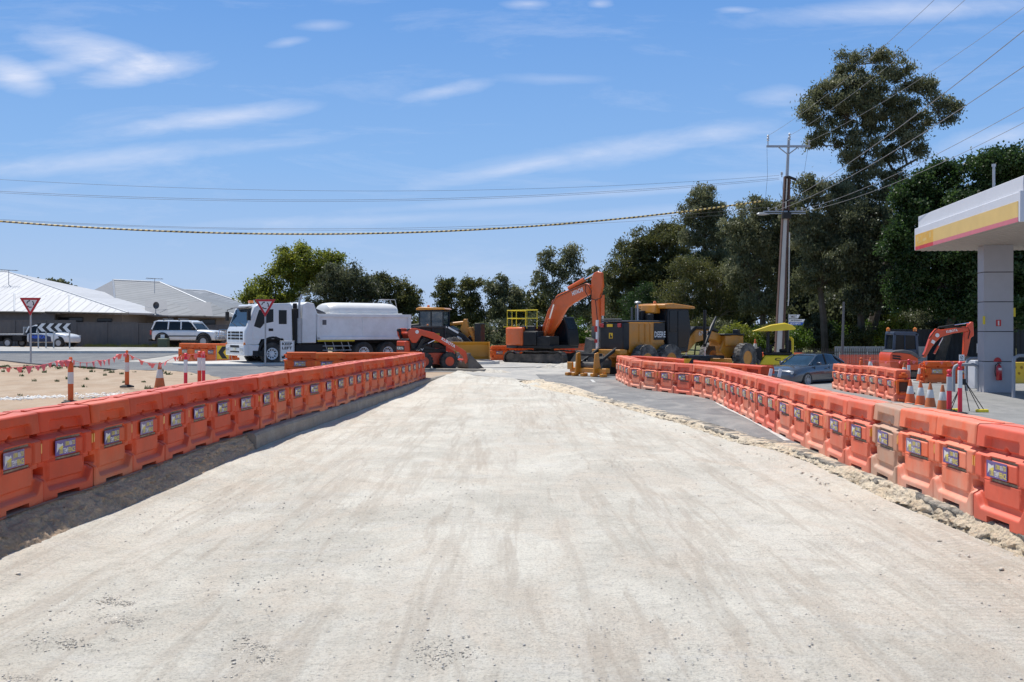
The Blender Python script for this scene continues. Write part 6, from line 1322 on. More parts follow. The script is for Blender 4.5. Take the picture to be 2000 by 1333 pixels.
part(t, 'brace', m_cross, 0, lambda mb: (mb.tube([(at(1520, 55)-PX, -.1, zz(289, 55)-gz), (at(1538, 55)-PX, -.1, zz(303, 55)-gz)], .03), mb.tube([(at(1557, 55)-PX, -.1, zz(289, 55)-gz), (at(1538, 55)-PX, -.1, zz(303, 55)-gz)], .03)))
def ins(px_, py_, h=.3):
    part(t, 'insulator', M('grey_insulator', (.45,.47,.5), .3), 0, lambda mb: mb.lathe([(.03, 0), (.03, h*.4), (.08, h*.45), (.03, h*.55), (.08, h*.65), (.03, h*.75), (.07, h*.88), (.001, h)], (at(px_, 55)-PX, -.1, zz(py_, 55)-gz)))
for a in ((1499, 285, .6), (1541, 285, .7), (1579, 285, .3), (1500, 413, .2), (1515, 413, .2), (1553, 413, .2), (1566, 413, .2), (1526, 347, .3)): ins(*a)
part(t, 'transformer_box', m_blackm, .02, lambda mb: mb.box(lean(zz(422, 55))+.02, -.2, zz(422, 55)-gz, .45, .3, .35)); part(t, 'bracket', m_blackm, .02, lambda mb: (mb.box(lean(zz(347, 55))+.25, -.1, zz(349, 55)-gz, .5, .2, .12, ry=.35), mb.box(lean(zz(395, 55))+.2, -.1, zz(393, 55)-gz, .5, .2, .1)))
part(t, 'conduit', m_pc, 0, lambda mb: mb.tube([(at(1540, 55)-PX, -.2, zz(455, 55)-gz), (at(1538, 55)-PX, -.22, zz(585, 55)-gz), (at(1537, 55)-PX, -.22, zz(598, 55)-gz)], .035, 6))
part(t, 'street_lamp', m_cross, 0, lambda mb: mb.loft([[(at(1480, 55)-PX+x*1., -.15+r_*math.cos(2*math.pi*i/8), zz(419, 55)-gz+r_*.6*math.sin(2*math.pi*i/8)) for i in range(8)] for x, r_ in ((-.1, .03), (.0, .14), (.3, .15), (.6, .05))]))
m_wire = M('cable_grey', (.09,.09,.095), .6); m_wire2 = M('cable_pale', (.30,.30,.30), .5)
def wire(label, p0, pm, p1, r, mat, t0=0., t1=1., n=48, name='overhead_wire', grp='overhead power wires'):
    """quadratic through three world points at t = 0, tm, 1"""
    p0, pm, p1 = Vector(p0), Vector(pm), Vector(p1); tm = (pm-p0).length/((pm-p0).length+(p1-pm).length); pts = []
    for i in range(n+1):
        q = t0+(t1-t0)*i/n; pts.append(p0*((q-tm)*(q-1)/(tm))+pm*(q*(q-1)/(tm*(tm-1)))+p1*(q*(q-tm)/(1-tm)))
    mb = MB(); mb.tube(pts, r if r > .03 else r*.62, 6, cap=False); o = mb.build(name, mat); tag(o, label, 'wire', grp); return o, pts
Wq = lambda x, y, Y: W(x, y, Y)
wire('highest thin overhead wire crossing the sky to the left', Wq(0, 351, 47), Wq(720, 373.5, 51.5), Wq(1522, 343, 55), .011, m_wire, -.25); wire('second thin overhead wire crossing the sky to the left', Wq(0, 374, 47), Wq(620, 391, 51), Wq(1522, 348, 55), .013, m_wire, -.25)
wire('third thin overhead wire just below the second one', Wq(0, 377, 47.4), Wq(620, 394, 51.4), Wq(1522, 351, 55.2), .011, m_wire, -.25)
wire('thin overhead wire just above the striped cable', Wq(0, 429, 47), Wq(700, 447, 51.5), Wq(1500, 405, 55), .012, m_wire, -.25); wire('lowest bare wire running along the striped cable', Wq(0, 431, 46.6), Wq(700, 450, 51.5), Wq(1510, 412, 55), .010, m_wire, -.25)
# striped cable cover
p0, pm, p1 = Wq(0, 432.5, 46.8), Wq(640, 457.5, 51), Wq(1490, 393, 54.6)
o, pts = wire('black and yellow striped cable cover sagging across the whole view', p0, pm, p1, .045, m_btext, -.25, 1., 760, 'striped_cable', 'striped cable'); del o['group']
o.data.materials.append(M('cable_yellow_stripe', (.62,.47,.16), .5, var=.1))
for p_ in o.data.polygons: ring = p_.index//6; k = p_.index % 6; p_.material_index = 1 if ((ring*6+k*2) % 24) < 12 else 0
for i, (sx, ex_, sy, rr) in enumerate(((1500, 7.3, 411, .016), (1515, 8.3, 412, .016), (1553, 9.8, 413, .014), (1566, 10.55, 414, .014))):
    Ye = ex_/.37; ye = (60, 130, 210, 240)[i]; a = Vector(Wq(sx, sy, 55)); c = Vector(Wq(2000, ye, Ye)); m_ = (a+c)/2-Vector((0, 0, .35)); wire('%s of four wires sweeping from the top right to the lower cross arm' % ('highest', 'second highest', 'third highest', 'lowest')[i], a, m_, c, rr, m_wire2, 0, 1.5)
for i, (sx, sy, qx, qy, Ye) in enumerate(((1499, 266, 1825, 0, 30.), (1541, 266, 1885, 0, 30.), (1579, 277, 2000, 15, 31.))):
    a = Vector(Wq(sx, sy, 55)); c = Vector(Wq(qx, qy, Ye)); wire('%s of the three high wires from the pole top to the upper right' % ('leftmost', 'middle', 'rightmost')[i], a, (a+c)/2-Vector((0, 0, .3)), c, .013, m_wire2, 0, 1.4)
for sx, x2, y1, y2 in ((1498, 1494, 290, 400), (1578, 1556, 290, 395), (1527, 1527, 355, 405)): mbw = MB(); mbw.tube([Wq(sx, y1, 54.8), Wq((sx+x2)/2+3, (y1+y2)/2, 54.8), Wq(x2, y2, 54.8)], .008, 5); wo = mbw.build('drop_wire', m_wire, None); wo.parent = t; wo.location = tuple(-Vector(t.location))
t = thing('lamp_post', 'slim dark grey steel post beside the gum trunks', 'post', (at(1644, 58), 58, g(19, 58))); part(t, 'pole', m_grey_pl, 0, lambda mb: mb.cyl((0, 0, 0), (.12, 0, zz(590, 58)-g(19, 58)), .09, .06, 10)); part(t, 'base_plate', m_steel, 0, lambda mb: mb.box(0, 0, .02, .35, .35, .04))
# street name signs
t = thing('street_name_sign', 'stack of white and blue street name blades on a thin post', 'street sign', (at(1539, 57), 57, g(15, 57)), R(3)); SS = 57/F
hz_ = lambda y: zz(y, 57)-g(15, 57)
part(t, 'post', m_steel, 0, lambda mb: mb.cyl((0, 0, 0), (.05, 0, hz_(614)), .03))
for (x1, y0, y1, tx, mt, lm) in ((24, 615, 622.5, 'SAMUEL ST', m_wtext, m_btext), (34, 624, 630, 'JANE EDWARDS PL', m_wtext, m_btext), (32, 629.5, 635.5, 'BUS DEPOT', M('sign_blue', (.03,.12,.45), .4), m_wtext)):
    bl = part(t, 'blade', mt, 0, lambda mb: mb.prism([(.08, hz_(y1)), (.08, hz_(y0)), (x1*SS, hz_(y0)), (x1*SS-.12, hz_(y1))], -.012, .012)); mbt = MB(); text(mbt, tx, (.14, -.016, hz_(y1)+.035), (1, 0, 0), (0, 0, 1), x1*SS-.34, (y1-y0)*SS-.07); mbt.build('lettering', lm, bl, smooth=False, fix=False)
# ================================================================ trees and shrubs
def leafmat(name, cols, trans=.5):
    m = bpy.data.materials.new(name); m.use_nodes = True; t = m.node_tree; b = t.nodes['Principled BSDF']; o = t.nodes['Material Output']
    at_ = N(t, 'ShaderNodeAttribute'); at_.attribute_name = 'tint'
    c = ramp(t, at_.outputs['Fac'], [(0, cols[0]), (.5, cols[1]), (1, cols[2])])
    t.links.new(c, b.inputs['Base Color']); b.inputs['Roughness'].default_value = .46; b.inputs['Specular IOR Level'].default_value = .5
    tr = N(t, 'ShaderNodeBsdfTranslucent'); t.links.new(c, tr.inputs[0]); mx = N(t, 'ShaderNodeMixShader', i0=trans)
    t.links.new(b.outputs[0], mx.inputs[1]); t.links.new(tr.outputs[0], mx.inputs[2]); t.links.new(mx.outputs[0], o.inputs[0]); MATS[name] = m; return m
LM = {'gum': leafmat('grey_green_gum_leaves', [(.06,.075,.034), (.165,.178,.085), (.34,.34,.20)]), 'olive': leafmat('olive_leaves', [(.05,.06,.02), (.11,.12,.035), (.22,.21,.07)]),
      'yellow': leafmat('yellow_green_leaves', [(.09,.11,.015), (.21,.24,.03), (.36,.37,.05)]), 'green': leafmat('deep_green_leaves', [(.018,.036,.010), (.04,.082,.020), (.085,.145,.04)]),
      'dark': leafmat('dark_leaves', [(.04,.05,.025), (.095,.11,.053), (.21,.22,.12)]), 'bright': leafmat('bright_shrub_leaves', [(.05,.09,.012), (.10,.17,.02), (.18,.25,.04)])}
m_bark = M('gum_bark', (.10,.08,.062), .9, var=.45, scale=1.5, bump=.6, bscale=12); m_barkp = M('pale_gum_bark', (.26,.235,.20), .85, var=.35, scale=1.2)
def tree(name, label, cat, basepx, Y, blobs, leaf='gum', bark=None, tr=.28, lw=(.30, .085), dens=1.0, clump=.55, droop=.6, trunks=((0, 0),), group=None, zb=None, flat=.8, sparse=1.):
    q = max(1, Y/76); lw = (lw[0]*q*.82, lw[1]*q*1.0); dens = dens*1.35; S = Y/F; bx_ = at(basepx, Y); gz = g(bx_, Y) if zb is None else zb; t = thing(name, label, cat, (bx_, Y, gz), 0, group); org = Vector((bx_, Y, gz))
    cen = []; bl = []
    for (cx, cy, rx, ry) in blobs:
        c = np.array([at(cx, Y)-bx_, 0, zz(cy, Y)-gz]); r = np.array([rx*S, rx*S*flat, ry*S]); c[1] = random.uniform(-.25, .25)*r[0]
        k = max(4, int(sparse*math.pi*r[0]*r[2]/(clump**2)*1.5)); d = rng.normal(size=(k, 3)); d /= np.linalg.norm(d, axis=1)[:, None]; rad = rng.random(k)**.42
        p = c+d*rad[:, None]*r*.93; cen.append(p); bl.append((c, r, p, rx*ry*math.pi))
    # wood
    mb = MB(); hubs = []
    for (c, r, p, a) in bl: hubs.append(Vector((c[0]*.92, c[1]*.6, c[2]-r[2]*.55)))
    roots = [Vector((dx, dy, -.2)) for dx, dy in trunks]; order = sorted(range(len(hubs)), key=lambda i: hubs[i].z); nodes = [(q, tr) for q in roots]; skel = [(q, tr) for q in roots]
    for i in order:
        h = hubs[i]; best = min(skel, key=lambda s: (s[0]-h).length+(3. if s[0].z > h.z else 0)); s0, r0 = best; r1 = max(.04, r0*.62); mid = (s0+h)/2+Vector((random.uniform(-.3, .3), random.uniform(-.3, .3), .1*(h-s0).length))*(h-s0).length*.16
        m2 = s0.lerp(h, .25)+(mid-(s0+h)/2)*.6; mb.tube([s0, m2, mid, h], [r0, r0*.85, (r0+r1)/2, r1], 7, cap=False); skel += [(mid, (r0+r1)/2), (h, r1)]
        for q in bl[i][2][rng.random(len(bl[i][2])) < .45]:
            q = Vector(q); e_ = (h+q)/2+Vector((random.uniform(-.3, .3), random.uniform(-.3, .3), .25)); mb.tube([h, e_, q], [r1*.5, r1*.32, .014], 5, cap=False)
    mb.build('trunk', bark or m_bark, t, fix=False)
    # leaves
    P_ = []; Tn = []
    for (c, r, p, a) in bl:
        n = int(a*dens); idx = rng.integers(0, len(p), n); ct = rng.random(len(p)); cs = clump*(.6+.7*rng.random(len(p)))
        d = rng.normal(size=(n, 3))*np.array([.5, .5, .36])*cs[idx][:, None]; d[:, 2] -= .25*droop*np.abs(d[:, 0]); q = p[idx]+d; P_.append(q); Tn.append(np.clip(.62*ct[idx]+.38*rng.random(n), 0, 1))
    P_ = np.concatenate(P_); Tn = np.concatenate(Tn); keep = P_[:, 2] > .03; P_, Tn = P_[keep], Tn[keep]; n = len(P_)
    ax = rng.normal(size=(n, 3)); ax[:, 2] -= droop*1.5; ax /= np.linalg.norm(ax, axis=1)[:, None]; b = np.cross(ax, rng.normal(size=(n, 3))); b /= np.linalg.norm(b, axis=1)[:, None]
    L = lw[0]*(.45+.8*rng.random((n, 1)))/2; Wd = lw[1]*(.7+.6*rng.random((n, 1)))/2
    v = np.stack([P_-ax*L, P_+b*Wd-ax*L*.1, P_+ax*L, P_-b*Wd-ax*L*.1], 1).reshape(-1, 3); me = npmesh('crown', v, np.arange(4*n))
    att = me.attributes.new('tint', 'FLOAT', 'FACE'); att.data.foreach_set('value', Tn.astype(np.float32)); me.materials.append(LM[leaf]); link(bpy.data.objects.new('crown', me), t)
    return t
G1 = 'trees behind the site'
tree('gum_tree', 'yellow-green spreading gum tree behind the truck cab, left of the dark one', 'tree', 600, 96, [(575,500,38,22),(560,530,42,26),(615,512,42,26),(655,508,34,22),(600,545,45,26),(520,560,38,18),(492,580,28,12),(650,545,40,28),(550,585,55,20)], 'yellow', tr=.32, lw=(.26,.11), clump=.62, droop=.2, group=G1)
tree('gum_tree', 'dark dense rounded tree behind the white truck tray', 'tree', 680, 90, [(672,545,55,36),(640,580,48,36),(710,575,50,38),(690,618,80,34),(620,620,50,28)], 'dark', tr=.3, clump=.6, dens=.85, droop=.3, group=G1)
tree('gum_tree', 'green tree right of the dark one, above the water tank', 'tree', 765, 92, [(748,560,26,28),(775,575,34,34),(803,585,24,34),(770,620,55,30)], 'olive', tr=.22, lw=(.22,.1), clump=.5, group=G1)
tree('gum_tree', 'small rounded gum tree, leftmost of those above the loader cab', 'tree', 872, 98, [(874,558,20,20),(868,588,26,26),(880,620,30,26)], 'olive', tr=.18, clump=.5, group=G1)
tree('gum_tree', 'gum tree with an olive top, second of those above the loader cab', 'tree', 925, 98, [(920,555,24,20),(915,585,30,28),(930,620,34,28)], 'olive', tr=.2, clump=.5, group=G1)
tree('gum_tree', 'grey-green gum tree left of the orange handrails', 'tree', 980, 97, [(972,562,26,24),(1002,575,24,24),(985,605,40,36),(1015,620,24,40)], 'gum', tr=.2, clump=.5, group=G1)
tree('gum_tree', 'tall clumpy gum tree behind the excavator boom', 'tree', 1095, 92, [(1072,508,24,24),(1112,496,26,25),(1100,530,38,26),(1060,550,22,28),(1085,580,30,26),(1135,560,30,30),(1160,530,14,14),(1165,570,22,30),(1120,610,50,30)], 'gum', tr=.26, clump=.52, dens=.6, droop=.5, group=G1, sparse=.8)
tree('gum_tree', 'broad grey gum tree with pale limbs right of the excavator stick', 'tree', 1270, 102, [(1285,458,50,24),(1240,490,48,32),(1310,470,56,40),(1215,535,42,38),(1265,520,60,44),(1330,530,56,48),(1212,590,50,42),(1300,590,80,46),(1260,560,60,40)], 'olive', m_barkp, tr=.34, clump=.66, dens=.75, group=G1)
tree('gum_tree', 'narrow dark gum tree rising left of the power pole under the striped cable', 'tree', 1380, 84, [(1375,385,36,26),(1365,415,44,28),(1392,420,36,26),(1370,460,46,30),(1400,500,36,36),(1360,520,36,40)], 'gum', tr=.28, clump=.5, dens=.8, droop=.9, group=G1)
tree('gum_tree', 'olive wattle tree with pale twigs behind the grader arch', 'tree', 1385, 80, [(1350,520,44,26),(1395,545,52,36),(1330,580,60,36),(1400,600,62,44),(1340,625,60,34)], 'olive', m_barkp, tr=.2, lw=(.2,.07), clump=.6, dens=.8, group=G1)
tree('gum_tree', 'weeping gum tree directly behind the power pole', 'tree', 1490, 74, [(1470,410,44,22),(1520,415,44,26),(1450,450,50,44),(1510,470,56,50),(1560,450,44,44),(1460,530,50,44),(1540,540,60,46),(1490,590,50,30)], 'gum', tr=.3, clump=.55, dens=.85, droop=1., group=G1)
tree('gum_tree', 'weeping gum tree between the power pole and the tallest tree', 'tree', 1612, 70, [(1585,368,34,30),(1640,395,44,34),(1620,430,50,44),(1560,410,36,30),(1580,470,40,44),(1640,490,46,46),(1600,540,50,34)], 'gum', tr=.3, clump=.5, dens=.8, droop=1., trunks=((0, 0), (.9, .5)), group=G1)
tree('gum_tree', 'tallest gum tree with an open spreading crown right of the pole', 'tree', 1685, 71, [(1662,118,36,20),(1712,112,40,22),(1758,138,36,24),(1640,150,32,26),(1700,160,46,34),(1790,160,28,22),(1600,182,36,26),(1590,225,36,34),(1648,215,44,40),(1745,205,46,34),(1815,175,38,22),(1845,205,32,28),(1852,232,22,14),(1600,270,30,28),(1650,275,34,26),(1700,250,30,34),(1765,262,40,30),(1800,300,30,20),(1740,305,36,24),(1690,335,44,24),(1700,200,60,50),(1640,185,50,40),(1780,225,55,45),(1680,300,50,30),(1655,365,44,24),(1760,345,40,22),(1720,375,50,26),(1780,380,30,20)],
     'gum', tr=.42, clump=.5, dens=.56, droop=.8, trunks=((0, 0), (-2.4, .6)), group=G1, sparse=.6)
tree('gum_tree', 'dark hanging gum foliage and trunks below the tallest tree', 'tree', 1668, 68, [(1690,430,56,40),(1740,470,56,50),(1660,500,50,50),(1720,550,60,44),(1780,540,46,50),(1680,590,40,24)], 'dark', tr=.34, clump=.55, dens=.8, droop=1., trunks=((-.9, 0), (.8, .6), (2.1, -.4)), group=G1)
tree('broad_leaf_tree', 'large deep green tree behind the canopy roof, left one', 'tree', 1830, 62, [(1830,340,50,30),(1790,400,50,46),(1850,400,60,50),(1770,470,46,50),(1840,480,70,56),(1790,560,56,54),(1870,570,70,56)], 'green', tr=.34, lw=(.24,.15), clump=.6, dens=.8, droop=.2, group=G1)
tree('broad_leaf_tree', 'large deep green tree behind the canopy roof, at the right edge', 'tree', 1960, 60, [(1940,320,60,34),(2000,330,70,44),(1900,400,50,50),(1980,410,80,60),(1940,500,80,60),(2030,520,70,70),(1950,600,80,50)], 'green', tr=.36, lw=(.24,.15), clump=.6, dens=.7, droop=.2, group=G1)
tree('pine_tree', 'dark green conical bush right of the excavator stick', 'tree', 1255, 82, [(1262,570,22,18),(1245,595,40,24),(1275,605,34,24),(1240,635,50,26)], 'green', tr=.15, lw=(.2,.06), clump=.4, dens=.9, group=G1)
tree('gum_tree', 'distant dark tree top above the white roof, left one', 'tree', 62, 140, [(60,552,12,5),(80,554,10,5)], 'dark', tr=.3, clump=.7, lw=(.4,.2), group=G1)
tree('gum_tree', 'distant dark tree top above the white roof, right one', 'tree', 112, 140, [(105,554,14,8),(128,562,14,8)], 'dark', tr=.3, clump=.7, lw=(.4,.2), group=G1)
# shaded second rank that closes the gaps
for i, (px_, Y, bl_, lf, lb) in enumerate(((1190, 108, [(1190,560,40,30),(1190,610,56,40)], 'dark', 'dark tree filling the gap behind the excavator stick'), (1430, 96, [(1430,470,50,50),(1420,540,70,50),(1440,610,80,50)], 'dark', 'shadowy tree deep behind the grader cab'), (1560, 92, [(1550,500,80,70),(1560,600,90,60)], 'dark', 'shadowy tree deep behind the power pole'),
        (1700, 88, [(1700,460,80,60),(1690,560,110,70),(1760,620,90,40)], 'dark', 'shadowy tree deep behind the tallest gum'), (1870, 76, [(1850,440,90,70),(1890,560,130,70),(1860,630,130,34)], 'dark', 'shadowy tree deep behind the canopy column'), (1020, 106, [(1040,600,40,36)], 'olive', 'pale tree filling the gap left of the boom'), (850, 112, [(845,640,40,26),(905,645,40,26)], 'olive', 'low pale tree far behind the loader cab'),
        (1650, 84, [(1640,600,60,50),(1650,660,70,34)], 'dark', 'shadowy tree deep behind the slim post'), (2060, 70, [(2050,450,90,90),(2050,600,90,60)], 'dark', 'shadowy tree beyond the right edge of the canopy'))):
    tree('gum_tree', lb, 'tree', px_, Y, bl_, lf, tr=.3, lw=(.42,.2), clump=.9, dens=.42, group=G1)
# shrub layer
kinds = ['dark green', 'olive', 'bright green', 'yellowish green', 'grey-green']; lf_ = ['dark', 'olive', 'bright', 'yellow', 'gum']
spots = [(835,662,26,24,1),(868,655,28,28,4),(905,660,30,26,1),(945,655,32,30,4),(980,650,30,32,0),(1015,660,28,26,4),(1045,645,30,36,0),(1088,655,30,28,1),(1130,650,26,30,2),(1152,665,20,18,2),(1185,640,30,34,0),(1225,660,34,26,0),(1268,650,34,30,4),(1310,655,36,28,0),(1355,645,36,34,1),(1400,650,36,32,4),(1440,655,30,28,3),(1480,660,34,24,2),(1515,650,26,30,1),(1555,655,30,26,2),(1590,645,34,34,0),(1635,655,30,28,2),(1680,660,30,24,1),(1715,650,34,30,2),(1755,640,36,30,3),(1800,630,40,34,0),(1850,640,40,32,0),(1895,650,36,28,0),(1960,650,44,34,0),(2010,650,40,34,0)]
where = ['left of the loader cab', 'above the loader cab', 'right of the loader cab', 'above the yellow bucket', 'left of the handrails', 'behind the handrails', 'behind the counterweight', 'behind the boom foot', 'behind the excavator cab', 'beside the excavator bucket', 'left of the grader', 'above the grader tail', 'left of the grader roof', 'behind the grader cab', 'right of the grader cab', 'above the grader arch', 'left of the canopy roller', 'behind the yellow canopy', 'left of the power pole', 'below the street signs', 'above the grey car roof', 'beside the slim post', 'above the pale fence', 'above the orange mesh', 'left of the small cab', 'behind the small cab', 'behind the small boom', 'left of the column', 'right of the column', 'at the right edge']
for (x, y, rx, ry, k), wh_ in zip(spots, where):
    Y = random.uniform(66, 74) if x > 1180 else random.uniform(78, 88); b = lf_[k]
    tree('shrub', '%s shrub %s' % (kinds[k], wh_), 'shrub', x, Y, [(x, y, rx, ry), (x+random.uniform(-12, 12), y+12, rx*1.1, ry*.7)], b, tr=.07, lw=(.2,.09), clump=.38, dens=.75, droop=.3, group='shrubs along the far edge')
# dry grass and weeds
def tufts(label, cat, spots_, h, mat, per=26, name='weeds', kind='stuff'):
    V_, F_ = [], []
    for (x, y) in spots_:
        z = g(x, y)+.01; s = h*random.uniform(.5, 1.2)
        for _ in range(per):
            a = random.uniform(0, 6.28); r = random.uniform(0, s*.9); bx_, by_ = x+r*math.cos(a), y+r*math.sin(a)*.6; hh = s*random.uniform(.4, 1.1); ln = random.uniform(-.5, .5)*hh; w_ = .012*(1+h*2); b = len(V_)
            V_ += [(bx_-w_, by_, z), (bx_+w_, by_, z), (bx_+ln, by_+random.uniform(-.2, .2)*hh, z+hh)]; F_.append((b, b+1, b+2))
    me = bpy.data.meshes.new(name); me.from_pydata(V_, [], F_); me.materials.append(mat); o = link(bpy.data.objects.new(name, me)); return tag(o, label, cat, kind=kind)
m_weed = M('weed_green', (.07,.12,.03), .8, var=.3, scale=5); m_dry = M('dry_grass', (.36,.30,.15), .9, var=.3, scale=4)
tufts('low green weeds scattered over the sand at the left', 'weeds', [p_ for p_ in [(random.uniform(-22, -7.5), random.uniform(25, 43)) for _ in range(30)]+[(random.gauss(-19.5, 2), random.gauss(41.5, 1)) for _ in range(60)]+[(random.gauss(-14, 2.5), random.gauss(38, 1)) for _ in range(24)] if p_[1] < np.interp(p_[0], [-27,-20.4,-15.9,-13.3,-10.5,-8.0], [50.5,43.5,40,38.8,35,30])], .13, m_weed, 22)
tufts('green weed strip at the foot of the grey fence', 'grass', [(random.uniform(-32, -24), random.uniform(74, 75.6)) for _ in range(150)], .3, M('fence_grass', (.13,.15,.04), .9, var=.3), 24, 'grass')
tufts('tall dry grass behind the machines', 'grass', [(random.uniform(-10, 8), random.uniform(70, 76)) for _ in range(420)], .8, m_dry, 26, 'grass')
# ================================================================ signs, bollards, cones, tape
m_galv = m_steel; m_signr = M('sign_red', (.50,.012,.02), .4, var=.05); m_signw = M('sign_white', (.72,.72,.72), .4, var=.03); m_cone = M('cone_orange', (.80,.14,.03), .5, var=.08, dirt=(.45,.2,.1,.4), dscale=5); m_coned = M('dirty_cone_orange', (.60,.16,.05), .7, var=.15, dirt=(.3,.18,.1,.6), dscale=5); m_conew = M('cone_white_band', (.70,.70,.68), .5, var=.06, dirt=(.4,.37,.33,.5), dscale=6)
m_pinkr = M('post_red', (.80,.03,.06), .45, var=.05); m_flag = M('pink_flag', (.90,.20,.20), .6, var=.05)
def giveway(px_, pyt, pyb, Y, label, size):
    x = at(px_, Y); gzb = zz(pyb, Y); t = thing('give_way_sign', label, 'road sign', (x, Y, gzb), R(3)); H = zz(pyt, Y)-gzb; h = size*.866; zt = H; zc = zt-h
    part(t, 'post', m_galv, 0, lambda mb: mb.cyl((0, .03, 0), (0, .03, zt-.1), .038, n=12)); tri = lambda s, ct: [(-size/2*s, ct+h*(1/3)*s), (size/2*s, ct+h/3*s), (0, ct-h*2/3*s)]; ct = zt-h/3
    pl = part(t, 'plate', m_galv, 0, lambda mb: mb.prism(tri(1., ct), -.012, .0)); part(pl, 'border', m_signr, 0, lambda mb: mb.prism(tri(.985, ct), -.018, -.012)); part(pl, 'field', m_signw, 0, lambda mb: mb.prism(tri(.64, ct), -.022, -.018))
    def arcs(mb):
        for k in range(3):
            a0 = 90+120*k+12; a1 = a0+72; r0, r1 = size*.135, size*.180; c = (0, ct-.005); n = 8
            pts = [(c[0]+r1*math.cos(R(a0+(a1-a0)*i/n)), -.0235, c[1]+r1*math.sin(R(a0+(a1-a0)*i/n))) for i in range(n+1)]+[(c[0]+r0*math.cos(R(a1+(a0-a1)*i/n)), -.0235, c[1]+r0*math.sin(R(a1+(a0-a1)*i/n))) for i in range(n+1)]
            mb.add(pts, [tuple(range(2*n+2))]); e_ = R(a0-10); rm = (r0+r1)/2; mb.add([(c[0]+rm*math.cos(e_), -.0235, c[1]+rm*math.sin(e_)), (c[0]+(r1+.03*size)*math.cos(R(a0+6)), -.0235, c[1]+(r1+.03*size)*math.sin(R(a0+6))), (c[0]+(r0-.03*size)*math.cos(R(a0+6)), -.0235, c[1]+(r0-.03*size)*math.sin(R(a0+6)))], [(0, 1, 2)])
    mb = MB(); arcs(mb); mb.build('roundabout_symbol', m_btext, pl, smooth=False, fix=False)
giveway(59.5, 582, 709, 42.5, 'red and white give way roundabout sign at the far left', .90); giveway(518, 585, 712, 44.2, 'red and white give way roundabout sign in front of the truck cab', .92)
# black and white chevron board
Y = 66.; x0 = at(73, Y); t = thing('chevron_board', 'wide black and white chevron board pointing left before the utility truck', 'road sign', (x0, Y, zz(680.5, Y)), R(2)); S = Y/F; Wb, Hb = 64*S, 16*S; zb0 = (680.5-648)*S
bd_ = part(t, 'board', m_btext, 0, lambda mb: mb.bx(0, Wb, -.012, 0, zb0, zb0+Hb))
mb = MB(); u_ = Wb/4
for k in range(4):
    a = k*u_+.03; mb.add([(a, -.016, zb0+Hb/2), (a+.26, -.016, zb0+Hb), (a+.26+.27, -.016, zb0+Hb), (a+.27, -.016, zb0+Hb/2), (a+.53, -.016, zb0), (a+.26, -.016, zb0)], [(0, 1, 2, 3, 4, 5)])
mb.build('chevron', m_signw, bd_, smooth=False, fix=False)
for x in (.05, .35, 1.05, Wb-.08): part(t, 'post', m_galv, 0, lambda mb: mb.cyl((x, .03 if x != .35 else .5, 0), (x, .03 if x != .35 else .5, zb0+.1), .045, n=10))
def chev_sign(px_, Y, w_, h_, zoff, label, left=True, rz=0., legs=True):
    x = at(px_, Y); t = thing('chevron_sign', label, 'road sign', (x, Y, g(x, Y)+zoff), rz)
    p = part(t, 'panel', m_stripe, .005, lambda mb: mb.bx(-w_/2, w_/2, -.012, .0, .18, .18+h_)); s = -1 if left else 1; zc = .18+h_/2; mb = MB()
    if legs: mb.add([(s*w_*.40, -.015, zc), (s*w_*.05, -.015, zc+h_*.46), (-s*w_*.38, -.015, zc+h_*.46), (-s*w_*.02, -.015, zc), (-s*w_*.38, -.015, zc-h_*.46), (s*w_*.05, -.015, zc-h_*.46)], [(0, 1, 2, 3, 4, 5)])
    else: mb.add([(-w_*.3, -.015, zc-h_/2), (w_*.1, -.015, zc-h_/2), (w_*.5, -.015, zc+h_*.1), (w_*.5, -.015, zc+h_/2), (w_*.3, -.015, zc+h_/2)], [(0, 1, 2, 3, 4)])
    mb.build('chevron', m_btext, p, smooth=False, fix=False)
    if legs: part(t, 'stand', m_galv, 0, lambda mb: (mb.tube([(-w_/2-.02, -.06, 0), (-w_/2-.02, .0, .2+h_)], .016), mb.tube([(w_/2+.02, -.06, 0), (w_/2+.02, 0, .2+h_)], .016), mb.tube([(-w_/2, .5, 0), (-w_/2, .02, .15+h_)], .014), mb.tube([(w_/2, .5, 0), (w_/2, .02, .15+h_)], .014), mb.box(.1, .25, .05, .7, .25, .1)))
chev_sign(435.5, 49.2, .62, .66, .03, 'yellow and black left chevron sign on a stand by the orange barriers', True, R(-6))
chev_sign(1345, 31.9, .30, .30, .62, 'small yellow and black striped marker behind the right barriers', False, 0, False)
# keep left sign
Y = 43.2; x = at(561, Y); t = thing('keep_left_sign', 'white KEEP LEFT sign with an arrow leaning before the truck wheel', 'road sign', (x, Y, zz(704.5, Y)), R(-2)); wk, hk = .63, .86
p = part(t, 'panel', m_signw, .01, lambda mb: mb.bx(-wk/2, wk/2, -.015, 0, 0, hk)); part(p, 'border', m_btext, 0, lambda mb: [mb.bx(a, b, -.019, -.0155, c, d) for a, b, c, d in ((-.3, .3, .01, .022), (-.3, .3, hk-.022, hk-.01), (-.3, -.288, .01, hk-.01), (.288, .3, .01, hk-.01))])
mb = MB(); text(mb, 'KEEP', (-.22, -.02, .66), (1, 0, 0), (0, 0, 1), .44, .12); text(mb, 'LEFT', (-.22, -.02, .48), (1, 0, 0), (0, 0, 1), .44, .12); mb.add([(-.24, -.02, .08), (-.24, -.02, .22), (-.19, -.02, .17), (-.02, -.02, .36), (.10, -.02, .36), (-.12, -.02, .11), (-.08, -.02, .08)], [(0, 1, 2, 3, 4, 5, 6)]); mb.build('lettering', m_btext, p, smooth=False, fix=False)
